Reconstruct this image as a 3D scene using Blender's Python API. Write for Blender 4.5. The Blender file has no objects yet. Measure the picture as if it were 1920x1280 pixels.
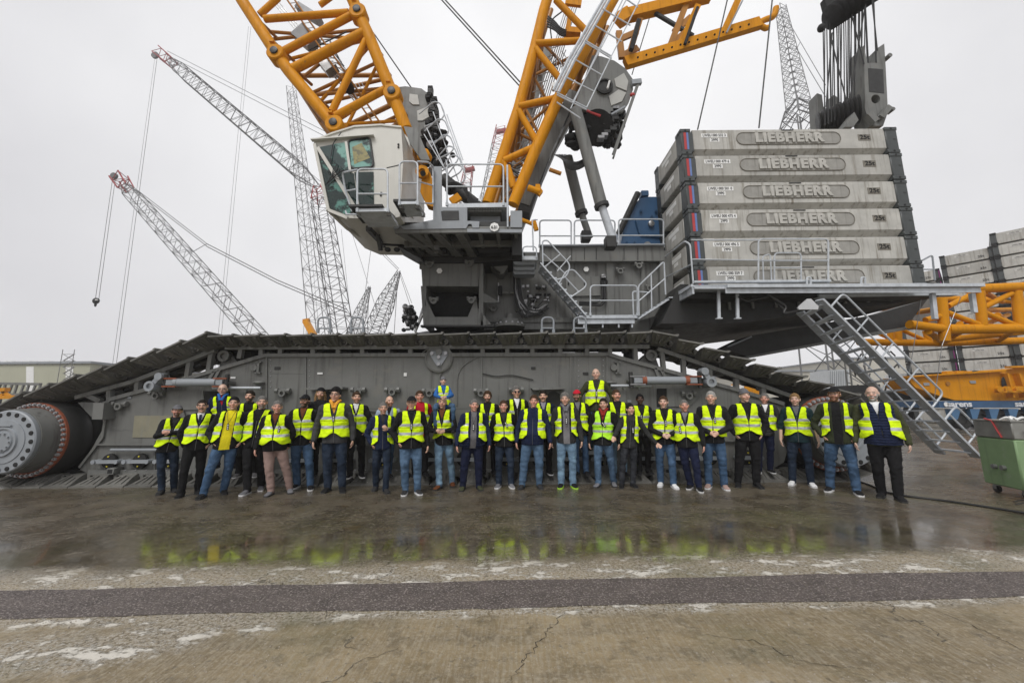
import bpy, bmesh, math, random
from mathutils import Vector, Matrix, noise
random.seed(7)
V = Vector
R = math.radians
PI = math.pi
S = bpy.context.scene
C = S.collection
# ------------------------------------------------------------------ camera
F = 730.0; PITCH = R(9.0); ROLL = R(0.45); CAMZ = 1.6
cp, sp_ = math.cos(PITCH), math.sin(PITCH)
f_ = V((0, cp, sp_)); u0 = V((0, -sp_, cp)); x0 = V((1, 0, 0))
r_ = x0*math.cos(ROLL) - u0*math.sin(ROLL)
u_ = x0*math.sin(ROLL) + u0*math.cos(ROLL)
CAM = V((0, 0, CAMZ))
cd = bpy.data.cameras.new('camera'); cam = bpy.data.objects.new('camera', cd); C.objects.link(cam)
cam.matrix_world = Matrix(((r_.x, u_.x, -f_.x, 0), (r_.y, u_.y, -f_.y, 0), (r_.z, u_.z, -f_.z, CAMZ), (0, 0, 0, 1)))
cd.sensor_width = 36; cd.lens = F/1920*36; cd.clip_start = 0.05; cd.clip_end = 3000
S.camera = cam
S.cycles.volume_bounces = 3; S.cycles.max_bounces = 8
def ray(px, py):
    return f_ + r_*((px-960)/F) + u_*((640-py)/F)
def P(px, py, Y):
    d = ray(px, py); return CAM + d*(Y/d.y)
def G(px, py, z=0.0):
    d = ray(px, py); return CAM + d*((z-CAMZ)/d.z)
# ------------------------------------------------------------------ world, sun
SUN_EL, SUN_AZ = R(52), R(200)
w = bpy.data.worlds.new("World"); S.world = w; w.use_nodes = True
nt = w.node_tree; nt.nodes.clear()
out = nt.nodes.new('ShaderNodeOutputWorld'); bg = nt.nodes.new('ShaderNodeBackground')
sky = nt.nodes.new('ShaderNodeTexSky'); sky.sky_type = 'NISHITA'; sky.sun_disc = False
sky.sun_elevation = SUN_EL; sky.sun_rotation = SUN_AZ; sky.dust_density = 4; sky.air_density = 1
hs = nt.nodes.new('ShaderNodeHueSaturation'); hs.inputs['Saturation'].default_value = 0.10
mx = nt.nodes.new('ShaderNodeMixRGB'); mx.inputs[0].default_value = 0.86
tc = nt.nodes.new('ShaderNodeTexCoord'); nz = nt.nodes.new('ShaderNodeTexNoise'); nz.inputs['Scale'].default_value = 2.2; nz.inputs['Detail'].default_value = 5
rp = nt.nodes.new('ShaderNodeValToRGB')
rp.color_ramp.elements[0].position = .32; rp.color_ramp.elements[0].color = (5.5, 5.48, 5.75, 1)
rp.color_ramp.elements[1].position = .98; rp.color_ramp.elements[1].color = (8.9, 8.9, 9.0, 1)
dt = nt.nodes.new('ShaderNodeVectorMath'); dt.operation = 'DOT_PRODUCT'; dt.inputs[1].default_value = (.10, .88, .46)
mr_ = nt.nodes.new('ShaderNodeMapRange'); mr_.inputs[1].default_value = .45; mr_.inputs[2].default_value = 1.0; mr_.inputs[3].default_value = 0; mr_.inputs[4].default_value = .62
ad = nt.nodes.new('ShaderNodeMath'); ad.operation = 'MULTIPLY_ADD'; ad.inputs[1].default_value = .75
nt.links.new(tc.outputs['Generated'], nz.inputs['Vector']); nt.links.new(tc.outputs['Generated'], dt.inputs[0]); nt.links.new(dt.outputs['Value'], mr_.inputs[0]); nt.links.new(nz.outputs['Fac'], ad.inputs[0]); nt.links.new(mr_.outputs[0], ad.inputs[2]); nt.links.new(ad.outputs[0], rp.inputs[0])
nt.links.new(sky.outputs[0], hs.inputs['Color']); nt.links.new(hs.outputs[0], mx.inputs[1]); nt.links.new(rp.outputs[0], mx.inputs[2])
nt.links.new(mx.outputs[0], bg.inputs['Color']); bg.inputs['Strength'].default_value = 0.10
nt.links.new(bg.outputs[0], out.inputs['Surface'])
sl = bpy.data.lights.new('sun', 'SUN'); sl.energy = 1.5; sl.angle = R(28); sl.color = (1, .98, .95)
so = bpy.data.objects.new('sun', sl); C.objects.link(so)
# Nishita rotation: 0 = +Y, clockwise seen from above
sd = V((math.sin(SUN_AZ)*math.cos(SUN_EL), math.cos(SUN_AZ)*math.cos(SUN_EL), math.sin(SUN_EL)))
so.rotation_euler = sd.to_track_quat('Z', 'Y').to_euler()
S.view_settings.view_transform = 'Standard'; S.view_settings.look = 'None'; S.view_settings.exposure = 0.35; S.view_settings.gamma = 1
# ------------------------------------------------------------------ materials
def lin(c):
    return tuple(((v/255)/12.92 if v/255 <= .04045 else ((v/255+.055)/1.055)**2.4) for v in c)
MATS = {}
def mat(name, col, rough=.6, metal=0.0, var=.12, scale=3.0, bump=0.0, bscale=60.0, streak=0.0, streakcol=None, rand=0.0, spec=.5, vcol=False, wear=None, coat=0.0, ro=False):
    """procedural material: base colour with noise variation, optional vertical dirt streaks, wear patches (on glass, painted reflections) and bump"""
    if name in MATS: return MATS[name]
    m = bpy.data.materials.new(name); m.use_nodes = True; n = m.node_tree; N = n.nodes; L = n.links
    b = N['Principled BSDF']; b.inputs['Roughness'].default_value = rough; b.inputs['Metallic'].default_value = metal
    b.inputs['Specular IOR Level'].default_value = spec
    if coat: b.inputs['Coat Weight'].default_value = coat
    t_ = N.new('ShaderNodeTexCoord'); t = t_
    if ro:      # each object gets its own stretch of the pattern
        oi_ = N.new('ShaderNodeObjectInfo'); ml = N.new('ShaderNodeMath'); ml.operation = 'MULTIPLY'; ml.inputs[1].default_value = 83.0; L.new(oi_.outputs['Random'], ml.inputs[0])
        va = N.new('ShaderNodeVectorMath'); va.operation = 'ADD'; L.new(t_.outputs['Object'], va.inputs[0]); L.new(ml.outputs[0], va.inputs[1])
        class _T: outputs = {'Object': va.outputs[0]}
        t = _T
    if vcol:
        a = N.new('ShaderNodeAttribute'); a.attribute_name = 'Col'; src = a.outputs['Color']
    else:
        rgb = N.new('ShaderNodeRGB'); rgb.outputs[0].default_value = (*col, 1); src = rgb.outputs[0]
    def tex(sc, det=4, mapping=None, rgh=.6):
        k = N.new('ShaderNodeTexNoise'); k.inputs['Scale'].default_value = sc; k.inputs['Detail'].default_value = det; k.inputs['Roughness'].default_value = rgh
        if mapping:
            mp = N.new('ShaderNodeMapping'); mp.inputs['Scale'].default_value = mapping; L.new(t.outputs['Object'], mp.inputs[0]); L.new(mp.outputs[0], k.inputs['Vector'])
        else: L.new(t.outputs['Object'], k.inputs['Vector'])
        return k.outputs['Fac']
    def ramp(x, a, b_, lo, hi):
        k = N.new('ShaderNodeMapRange'); L.new(x, k.inputs[0])
        for i, v in zip((1, 2, 3, 4), (a, b_, lo, hi)): k.inputs[i].default_value = v
        return k.outputs[0]
    def mul(c, fac):
        k = N.new('ShaderNodeVectorMath'); k.operation = 'SCALE'; L.new(c, k.inputs[0]); L.new(fac, k.inputs['Scale']); return k.outputs[0]
    def mixc(fac, c1, col2):
        k = N.new('ShaderNodeMixRGB'); L.new(fac, k.inputs[0]); L.new(c1, k.inputs[1]); k.inputs[2].default_value = (*col2, 1); return k.outputs[0]
    if var: src = mul(src, ramp(tex(scale), .25, .75, 1-var, 1+var))
    if rand:
        oi = N.new('ShaderNodeObjectInfo'); src = mul(src, ramp(oi.outputs['Random'], 0, 1, 1-rand, 1+rand))
    if streak:
        src = mixc(ramp(tex(1.0, 5, (9, 9, .55)), .52, .74, 0, streak), src, streakcol or tuple(v*.45 for v in col))
    if wear:
        src = mixc(ramp(tex(wear[1], 6), wear[2], wear[2]+.06, 0, wear[3]), src, wear[0])
    L.new(src, b.inputs['Base Color'])
    L.new(ramp(tex(scale*2.3), .3, .7, max(.05, rough-.1), min(1, rough+.1)), b.inputs['Roughness'])
    if bump:
        bp = N.new('ShaderNodeBump'); bp.inputs['Strength'].default_value = min(1, bump); bp.inputs['Distance'].default_value = .02
        L.new(tex(bscale, 3), bp.inputs['Height']); L.new(bp.outputs[0], b.inputs['Normal'])
    MATS[name] = m; return m
g_body = mat('grey_paint', (.160, .162, .153), .5, 0, .16, 1.2, .06, 25, .7, (.042, .038, .032), wear=((.20, .19, .165), 2.6, .60, .4), spec=.35)
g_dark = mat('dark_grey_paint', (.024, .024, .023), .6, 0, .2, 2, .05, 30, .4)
g_light = mat('light_grey_paint', (.27, .29, .31), .45, 0, .1, 2, .03, 30, .25)
g_shoe = mat('track_shoe_steel', (.135, .132, .120), .5, 0, .25, 4, .2, 40, .4, (.06, .05, .04), rand=.2, ro=True, wear=((.26, .25, .23), 9, .62, .5))
yel = mat('yellow_paint', (.60, .245, .003), (.55), 0, .12, 1.5, .03, 30, .55, (.30, .11, .01), spec=.15, wear=((.22, .12, .05), 5, .66, .5))
yel_d = mat('shaded_yellow_paint', (.36, .145, .005), .45, 0, .15, 2, .03, 30, .4)  # boom yellow darkened for far and inner members as if shaded
galv = mat('galvanised_steel', (.50, .53, .56), .45, .1, .2, 6, .05, 50, .25, (.2, .2, .2))
steel = mat('bare_steel', (.3, .3, .3), .35, .7, .2, 5)
black = mat('black_rubber', (.018, .018, .018), .5, 0, .2, 5, .05, 40)
voidm = mat('void_black', (.012, .012, .012), .8, 0, .2, 5)  # near-black for dark parts and for shade painted into holes and recesses
cream = mat('cab_paint', (.55, .54, .49), .42, 0, .05, 1.5, .02, 30, .18, (.33, .32, .28))
conc = mat('ballast_concrete', (.44, .432, .40), .85, 0, .16, 2.5, .25, 45, .9, (.17, .15, .115), rand=.14, ro=True, wear=((.50, .49, .45), 6, .62, .35))
concd = mat('dark_concrete', (.20, .185, .155), .85, 0, .25, 3, .25, 45, .5)  # darker concrete tone for the pill outline and weight mark
concl = mat('letter_concrete', (.45, .44, .405), .85, 0, .15, 4, .2, 45, .4)
post = mat('slab_post_paint', (.055, .062, .062), .5, 0, .15, 3, .04, 40, .3)
white = mat('white_paint', (.78, .78, .76), .6, 0, .05, 3)
red = mat('red_paint', (.42, .04, .04), .5, 0, .1, 3)
blue = mat('blue_paint', (.03, .09, .19), .4, 0, .15, 2, .03, 30, .3)
stick_b = mat('sticker_blue', (.12, .19, .42), .5)
orange = mat('rust_primer', (.26, .075, .035), .7, 0, .25, 6)
bolt = mat('bolt_steel', (.36, .36, .37), .4, .5, .1, 6)
far_g = mat('far_lattice_steel', (.11, .11, .11), .6, 0, .1)
far_r = mat('far_red_steel', (.33, .05, .05), .6)
rope = mat('wire_rope', (.025, .025, .025), .6)
# ------------------------------------------------------------------ mesh builder
class MB:
    def __init__(s): s.v = []; s.f = []; s.m = []; s.mats = []; s.sm = []
    def mi(s, m):
        if m not in s.mats: s.mats.append(m)
        return s.mats.index(m)
    def add(s, vs, fs, m=None, smooth=False):
        o = len(s.v); s.v += [V(v) for v in vs]; i = s.mi(m) if m else 0
        for f in fs: s.f.append([o+k for k in f]); s.m.append(i); s.sm.append(smooth)
    def box(s, c, d, m=None, M=None, bev=0.0):
        """box centred c with full sizes d, optional rotation matrix M, optional chamfer"""
        c = V(c); h = V(d)/2
        if bev <= 0 or bev*2.2 > min(d):
            vs = [V((x*h.x, y*h.y, z*h.z)) for x in (-1, 1) for y in (-1, 1) for z in (-1, 1)]
            fs = [(0, 1, 3, 2), (4, 6, 7, 5), (0, 4, 5, 1), (2, 3, 7, 6), (0, 2, 6, 4), (1, 5, 7, 3)]
        else:
            bm = bmesh.new(); bmesh.ops.create_cube(bm, size=1)
            for v in bm.verts: v.co = V((v.co.x*d[0], v.co.y*d[1], v.co.z*d[2]))
            bmesh.ops.bevel(bm, geom=list(bm.edges), offset=bev, segments=1, affect='EDGES')
            bm.verts.index_update(); vs = [v.co.copy() for v in bm.verts]; fs = [[v.index for v in f.verts] for f in bm.faces]; bm.free()
        if M is not None: vs = [M @ v for v in vs]
        s.add([c+v for v in vs], fs, m)
    def beam(s, a, b, wd, ht, m=None, up=(0, 0, 1), bev=0.0):
        """rectangular bar from a to b"""
        a, b = V(a), V(b); d = b-a; L = d.length; z = d.normalized(); up = V(up)
        if abs(z.dot(up)) > .97: up = V((0, 1, 0))
        x = up.cross(z).normalized(); y = z.cross(x)
        M = Matrix((x, y, z)).transposed()
        s.box((a+b)/2, (wd, ht, L), m, M, bev)
    def tube(s, a, b, r, m=None, n=8, r2=None, cap=True):
        a, b = V(a), V(b); d = b-a
        if d.length < 1e-6: return
        z = d.normalized(); t = V((0, 0, 1)) if abs(z.z) < .9 else V((1, 0, 0)); x = t.cross(z).normalized(); y = z.cross(x)
        r2 = r if r2 is None else r2; vs = []
        for p, q in ((a, r), (b, r2)):
            for i in range(n): an = 2*PI*i/n; vs.append(p + x*math.cos(an)*q + y*math.sin(an)*q)
        s.add(vs, [(i, (i+1) % n, n+(i+1) % n, n+i) for i in range(n)], m, True)
        if cap: s.add(vs, [tuple(range(n-1, -1, -1)), tuple(range(n, 2*n))], m)
    def path(s, pts, r, m=None, n=6, closed=False):
        """continuous round bar through points"""
        pts = [V(p) for p in pts]; k = len(pts); vs = []; px = None
        for i, p in enumerate(pts):
            a = pts[(i-1) % k] if (i > 0 or closed) else p; b = pts[(i+1) % k] if (i < k-1 or closed) else p
            z = (b-a).normalized()
            if px is None: t = V((0, 0, 1)) if abs(z.z) < .9 else V((0, 1, 0)); x = t.cross(z).normalized()
            else: x = (px - z*px.dot(z)).normalized()
            px = x; y = z.cross(x)
            rr = r[i] if isinstance(r, (list, tuple)) else r
            for j in range(n): an = 2*PI*j/n; vs.append(p + x*math.cos(an)*rr + y*math.sin(an)*rr)
        fs = []
        for i in range(k if closed else k-1):
            o, q = i*n, ((i+1) % k)*n
            for j in range(n): fs.append((o+j, o+(j+1) % n, q+(j+1) % n, q+j))
        s.add(vs, fs, m, True)
        if not closed: s.add(vs, [tuple(range(n-1, -1, -1)), tuple(range((k-1)*n, k*n))], m)
    def bend(s, pts, r, m=None, n=6, rad=.08, seg=4, closed=False):
        """round bar with rounded corners"""
        pts = [V(p) for p in pts]; o = []; k = len(pts)
        for i, p in enumerate(pts):
            if not closed and i in (0, k-1): o.append(p); continue
            a, b = pts[(i-1) % k]-p, pts[(i+1) % k]-p
            q = min(rad, a.length*.45, b.length*.45); A = p+a.normalized()*q; B = p+b.normalized()*q
            for j in range(seg+1):
                t = j/seg; o.append(A*(1-t)**2 + p*2*t*(1-t) + B*t*t)
        s.path(o, r, m, n, closed)
    def prism(s, pts, dvec, m=None, mside=None):
        """polygon pts (3D, planar) extruded by vector dvec"""
        pts = [V(p) for p in pts]; dv = V(dvec); n = len(pts); vs = pts+[p+dv for p in pts]
        s.add(vs, [tuple(range(n)), tuple(range(2*n-1, n-1, -1))], m)
        s.add(vs, [(i, n+i, n+(i+1) % n, (i+1) % n) for i in range(n)], mside or m)
    def pp(s, px, Y, d, m=None, mside=None):
        """polygon given in photo pixels on the plane at distance Y, real thickness d"""
        s.prism([P(a, b, Y) for a, b in px], (0, d, 0), m, mside)
    def lathe(s, c, ax, prof, m=None, n=24, smooth=True):
        """profile [(radius, distance along ax)] turned about ax"""
        c = V(c); z = V(ax).normalized(); t = V((0, 0, 1)) if abs(z.z) < .9 else V((1, 0, 0)); x = t.cross(z).normalized(); y = z.cross(x); vs = []
        for r, h in prof:
            for i in range(n): an = 2*PI*i/n; vs.append(c + z*h + x*math.cos(an)*r + y*math.sin(an)*r)
        fs = []
        for k in range(len(prof)-1):
            for i in range(n): fs.append((k*n+i, k*n+(i+1) % n, (k+1)*n+(i+1) % n, (k+1)*n+i))
        s.add(vs, fs, m, smooth)
        s.add(vs, [tuple(range(n-1, -1, -1)), tuple(range((len(prof)-1)*n, len(prof)*n))], m)
    def ell(s, c, r, m=None, n=12, k=8, M=None):
        vs = []; c = V(c)
        for i in range(k+1):
            ph = PI*i/k
            for j in range(n):
                th = 2*PI*j/n; v = V((r[0]*math.sin(ph)*math.cos(th), r[1]*math.sin(ph)*math.sin(th), r[2]*math.cos(ph)))
                vs.append(c + (M @ v if M is not None else v))
        fs = []
        for i in range(k):
            for j in range(n): fs.append((i*n+j, (i+1)*n+j, (i+1)*n+(j+1) % n, i*n+(j+1) % n))
        s.add(vs, fs, m, True)
    def mesh(s, name):
        me = bpy.data.meshes.new(name); me.from_pydata([tuple(v) for v in s.v], [], s.f)
        for m in s.mats: me.materials.append(m)
        if s.mats: me.polygons.foreach_set('material_index', s.m)
        me.polygons.foreach_set('use_smooth', s.sm)
        bm = bmesh.new(); bm.from_mesh(me); bmesh.ops.remove_doubles(bm, verts=bm.verts, dist=1e-5); bmesh.ops.delete(bm, geom=[v for v in bm.verts if not v.link_faces], context='VERTS'); bmesh.ops.recalc_face_normals(bm, faces=bm.faces); bm.to_mesh(me); bm.free(); me.set_sharp_from_angle(angle=R(38))
        me.update(); return me
    def build(s, name, parent=None, m=None):
        if m is not None and not s.mats: s.mats = [m]
        me = s.mesh(name); o = bpy.data.objects.new(name, me); C.objects.link(o)
        if parent is not None:
            o.parent = parent; o.matrix_parent_inverse = Matrix.Translation(-parent_loc(parent))
        return o
def parent_loc(p):
    l = V((0, 0, 0))
    # children are built in world coordinates; the inverse takes out where the parent stands
    while p is not None:
        l += V(p.location); p = p.parent if p.parent is not None and p.matrix_parent_inverse == Matrix() else None
    return l
def empty(name, loc, label=None, cat=None, group=None):
    o = bpy.data.objects.new(name, None); C.objects.link(o); o.location = loc; o.empty_display_size = .3
    if label: tag(o, label, cat, group)
    return o
def tag(o, label=None, cat=None, group=None, kind=None):
    if label: o['label'] = label
    if cat: o['category'] = cat
    if group: o['group'] = group
    if kind: o['kind'] = kind
    return o
def copy_tree(o, parent=None):
    c = o.copy(); C.objects.link(c); c.parent = parent
    if parent is not None: c.matrix_parent_inverse = o.matrix_parent_inverse.copy()
    for ch in o.children: copy_tree(ch, c)
    return c
def text_mesh(txt, size, m, depth=.01, bold=0.0, sx=1.0, space=1.0):
    cu = bpy.data.curves.new('lettering', 'FONT'); cu.body = txt; cu.size = size; cu.extrude = depth/2; cu.offset = bold
    cu.align_x = 'CENTER'; cu.align_y = 'CENTER'; cu.resolution_u = 3; cu.space_character = space
    o = bpy.data.objects.new('lettering', cu); C.objects.link(o)
    dg = bpy.context.evaluated_depsgraph_get(); me = bpy.data.meshes.new_from_object(o.evaluated_get(dg))
    bpy.data.objects.remove(o); bpy.data.curves.remove(cu)
    # text lies in XY facing +Z: stand it up in XZ facing -Y
    me.transform(Matrix.Rotation(R(90), 4, 'X') @ Matrix.Diagonal((sx, 1, 1, 1)))
    me.materials.clear(); me.materials.append(m); return me
def put(name, me, loc, parent=None, rotz=0.0, rotx=0.0):
    o = bpy.data.objects.new(name, me); C.objects.link(o)
    o.rotation_euler = (rotx, 0, rotz)
    if parent is not None:
        o.parent = parent; o.matrix_parent_inverse = Matrix.Translation(-parent_loc(parent))
    o.location = loc
    return o
# ------------------------------------------------------------------ ground
def ground_material():
    m = bpy.data.materials.new('wet_concrete_yard'); m.use_nodes = True; n = m.node_tree; N = n.nodes; L = n.links
    b = N['Principled BSDF']; t = N.new('ShaderNodeTexCoord'); sx = N.new('ShaderNodeSeparateXYZ'); L.new(t.outputs['Object'], sx.inputs[0])
    def tex(sc, det=5, mp=None, kind='ShaderNodeTexNoise', rg=.6):
        k = N.new(kind); k.inputs['Scale'].default_value = sc
        if kind == 'ShaderNodeTexNoise': k.inputs['Detail'].default_value = det; k.inputs['Roughness'].default_value = rg
        if mp:
            q = N.new('ShaderNodeMapping'); q.inputs['Scale'].default_value = mp; L.new(t.outputs['Object'], q.inputs[0]); L.new(q.outputs[0], k.inputs['Vector'])
        else: L.new(t.outputs['Object'], k.inputs['Vector'])
        return k.outputs[0]
    def mr(x, a, b_, lo=0, hi=1):
        k = N.new('ShaderNodeMapRange'); k.interpolation_type = 'SMOOTHSTEP'; L.new(x, k.inputs[0])
        for i, v in zip((1, 2, 3, 4), (a, b_, lo, hi)): k.inputs[i].default_value = v
        return k.outputs[0]
    def mth(op, a, c, cl=False):
        k = N.new('ShaderNodeMath'); k.operation = op; k.use_clamp = cl
        for i, v in enumerate((a, c)):
            if isinstance(v, (int, float)): k.inputs[i].default_value = v
            else: L.new(v, k.inputs[i])
        return k.outputs[0]
    def mix(f, c1, c2):
        k = N.new('ShaderNodeMixRGB')
        for i, v in zip((0, 1, 2), (f, c1, c2)):
            if isinstance(v, (int, float)): k.inputs[i].default_value = v
            elif isinstance(v, tuple): k.inputs[i].default_value = (*v, 1)
            else: L.new(v, k.inputs[i])
        return k.outputs[0]
    big = tex(.45, 4); mid = tex(1.7, 6); fine = tex(14, 5); vf = tex(70, 3); streak = tex(1.3, 6, (.5, 3.2, 1))
    Y = sx.outputs['Y']; X = sx.outputs['X']
    # the worn edges wander
    Yw = mth('ADD', mth('ADD', Y, mth('MULTIPLY', X, -.035)), mth('MULTIPLY', mth('SUBTRACT', mid, .5), .9))
    wet = mr(Yw, 4.05, 4.45)                              # the far yard is wet, the near pad only damp
    base_dry = mix(mr(big, .35, .65), (.175, .132, .070), (.29, .225, .130))
    base_dry = mix(mr(streak, .42, .66, 0, .6), base_dry, (.125, .098, .060))
    scr = tex(9, 5, (6, .55, 1)); base_dry = mix(mr(scr, .42, .62, 0, .45), base_dry, (.30, .265, .20)); base_dry = mix(mr(tex(4.5, 6), .54, .66, 0, .5), base_dry, (.10, .08, .05))
    base_wet = mix(mr(mid, .35, .65), (.055, .043, .027), (.120, .098, .068))
    base_wet = mix(mr(streak, .5, .7, 0, .5), base_wet, (.13, .11, .085))
    base_wet = mix(mr(tex(11, 6), .52, .66, 0, .55), base_wet, (.20, .175, .135)); base_wet = mix(mr(tex(17, 5), .46, .34, 0, .6), base_wet, (.022, .016, .010)); base_wet = mix(mth('MULTIPLY', mr(tex(3.2, 6), .55, .66), .5), base_wet, (.10, .065, .03))
    base_dry = mix(mr(tex(2.1, 7), .54, .68, 0, .55), base_dry, (.115, .088, .045)); base_dry = mix(mr(tex(24, 4), .5, .66, 0, .45), base_dry, (.36, .31, .22))
    col = mix(wet, base_dry, base_wet)
    # pale spalled mortar and bared aggregate along the edges of the strip, and diagonal on the near left of the pad
    E = mth('ADD', mth('SUBTRACT', Y, mth('MULTIPLY', X, .04)), mth('MULTIPLY', mth('SUBTRACT', tex(1.3, 5), .5), .35))
    El = mth('ADD', mth('SUBTRACT', Y, mth('MULTIPLY', X, .033)), mth('MULTIPLY', mth('SUBTRACT', tex(1.6, 5), .5), .25))
    band = mth('MULTIPLY', mr(E, 3.70, 3.84), mr(E, 4.50, 4.05)); low = mth('MULTIPLY', mr(El, 3.50, 3.42), mr(El, 3.20, 3.32))
    dg = mth('ADD', mth('ADD', Y, mth('MULTIPLY', X, -.42)), mth('MULTIPLY', mth('SUBTRACT', tex(1.8, 6), .5), .9))
    lf = mth('MULTIPLY', mth('MULTIPLY', mr(dg, 3.75, 3.9), mr(dg, 4.5, 4.2)), mth('MULTIPLY', mr(El, 3.45, 3.35), mr(X, -.9, -1.3)))
    rf = mth('MULTIPLY', mr(X, .9, 1.5), mr(mth('ADD', Y, mth('MULTIPLY', tex(2, 5), .3)), 2.70, 2.60))
    spall = mth('MAXIMUM', mth('MAXIMUM', band, low), mth('MAXIMUM', lf, rf))
    spn = mth('ADD', mth('MULTIPLY', tex(3.4, 8, (.7, 1.5, 1), 'ShaderNodeTexNoise', .74), .75), mth('MULTIPLY', fine, .25))
    spf = mth('MULTIPLY', spall, mr(spn, .515, .565))
    agg = tex(38, 3); col = mix(mth('MULTIPLY', spall, mr(agg, .40, .62, 0, .75)), col, (.36, .33, .28)); col = mix(mth('MULTIPLY', spall, mr(agg, .46, .36, 0, .7)), col, (.07, .058, .042))
    col = mix(spf, col, (.56, .53, .47))
    speck = mth('MULTIPLY', mr(vf, .60, .66), mth('ADD', mth('MULTIPLY', spall, .8), .12))
    col = mix(speck, col, (.55, .53, .49))
    col = mix(mr(fine, .42, .28, 0, .6), col, (.05, .042, .03)); col = mix(mr(tex(32, 4), .55, .68, 0, .35), col, (.33, .30, .25))
    # hairline cracks
    vo = N.new('ShaderNodeTexVoronoi'); vo.feature = 'DISTANCE_TO_EDGE'; vo.inputs['Scale'].default_value = .33
    wv = N.new('ShaderNodeVectorMath'); wv.operation = 'ADD'; nn = N.new('ShaderNodeTexNoise'); nn.inputs['Scale'].default_value = 2.2; nn.inputs['Detail'].default_value = 5
    L.new(t.outputs['Object'], nn.inputs['Vector']); L.new(t.outputs['Object'], wv.inputs[0]); L.new(nn.outputs['Color'], wv.inputs[1]); L.new(wv.outputs[0], vo.inputs['Vector'])
    crack = mth('MULTIPLY', mr(vo.outputs['Distance'], .005, .001, 0, .7), mr(mid, .46, .52)); col = mix(crack, col, (.035, .03, .022))
    # a green tinge of algae
    col = mix(mth('MULTIPLY', mr(tex(.8, 4), .5, .68), .35), col, (.085, .088, .035))
    L.new(col, b.inputs['Base Color'])
    # film of water: smooth in shallow pools just past the strip, rippled towards the tracks
    pool = mth('MULTIPLY', mr(Yw, 4.2, 4.5), mr(Yw, 6.6, 5.3))
    pool = mth('MULTIPLY', pool, mr(tex(1.1, 5), .30, .46))
    sheen = mr(Yw, 5.0, 8.0)
    rgh = mth('ADD', mth('MULTIPLY', mr(wet, 0, 1, .62, .30), 1), mth('MULTIPLY', mth('SUBTRACT', mid, .5), .3))
    rgh = mth('SUBTRACT', rgh, mth('MULTIPLY', pool, .17), True)
    rgh = mth('ADD', rgh, mth('MULTIPLY', spf, .3), True)
    far_ = mth('MULTIPLY', mr(Y, 6.2, 8.5), mr(tex(.8, 6, (.6, 1.6, 1)), .42, .6)); rgh = mth('SUBTRACT', rgh, mth('MULTIPLY', far_, .20), True)
    L.new(mth('MULTIPLY', mth('MULTIPLY', pool, mr(Yw, 5.7, 4.9)), mr(tex(2.6, 6, (1, .5, 1)), .36, .62, .25, .85)), b.inputs['Coat Weight']); L.new(mr(tex(1.2, 5), .35, .65, .05, .14), b.inputs['Coat Roughness']); b.inputs['Coat IOR'].default_value = 1.55
    L.new(rgh, b.inputs['Roughness'])
    b.inputs['Specular IOR Level'].default_value = .6
    wv2 = N.new('ShaderNodeTexVoronoi'); wv2.inputs['Scale'].default_value = 7.5; mp2 = N.new('ShaderNodeMapping'); mp2.inputs['Scale'].default_value = (1, 1.6, 1); mp2.inputs['Rotation'].default_value = (0, 0, .5)
    L.new(t.outputs['Object'], mp2.inputs[0]); L.new(mp2.outputs[0], wv2.inputs['Vector'])
    cob = mth('MULTIPLY', wv2.outputs['Distance'], mth('MULTIPLY', mr(Y, 5.0, 6.0), mr(Y, 11, 9)))
    hgt = mth('ADD', mth('ADD', mth('MULTIPLY', mth('ADD', fine, tex(24, 3)), .42), mth('MULTIPLY', vf, .25)), mth('MULTIPLY', cob, .5))
    hgt = mth('ADD', hgt, mth('MULTIPLY', spf, .5))
    hgt = mth('SUBTRACT', hgt, mth('MULTIPLY', crack, .4))
    bp = N.new('ShaderNodeBump'); bp.inputs['Distance'].default_value = .02
    L.new(mth('SUBTRACT', .75, mth('MULTIPLY', mth('MULTIPLY', pool, mr(Yw, 5.9, 5.0)), .67)), bp.inputs['Strength']); L.new(hgt, bp.inputs['Height']); L.new(bp.outputs[0], b.inputs['Normal'])
    return m
g = MB(); g.add([(-300, -30, 0), (300, -30, 0), (300, 470, 0), (-300, 470, 0)], [(0, 1, 2, 3)], ground_material())
tag(g.build('ground'), 'wet brown concrete yard with worn pale patches', kind='structure')
asph = mat('asphalt_strip_gravel', (.095, .077, .070), .62, 0, .3, 5, 1, 60, wear=((.30, .26, .24), 58, .545, .85), streak=.4, streakcol=(.11, .09, .08))
g = MB(); N_ = 60; vs = []
for i in range(N_+1):
    u = -60 + 1980*1.03*i/N_
    up = 1106 - 37*u/1920 + 1.0*math.sin(u*.011) + 2.0*noise.noise(V((u*.02, 0, 0))); lo = 1158 - 40*u/1920 + 1.5*math.sin(u*.008+1) + 2.5*noise.noise(V((u*.02, 5, 0)))
    a = G(u, up, .004); b = G(u, lo, .004); vs += [a, b]
L0 = vs[0]-vs[2]; R0 = vs[-2]-vs[-4]
vs = [vs[0]+L0*4, vs[1]+L0*4] + vs + [vs[-2]+R0*4, vs[-1]+R0*4]
g.add(vs, [(2*i, 2*i+1, 2*i+3, 2*i+2) for i in range(len(vs)//2-1)], asph)
tag(g.build('asphalt_strip'), 'dark reddish asphalt patching strip across the yard', kind='structure')

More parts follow.
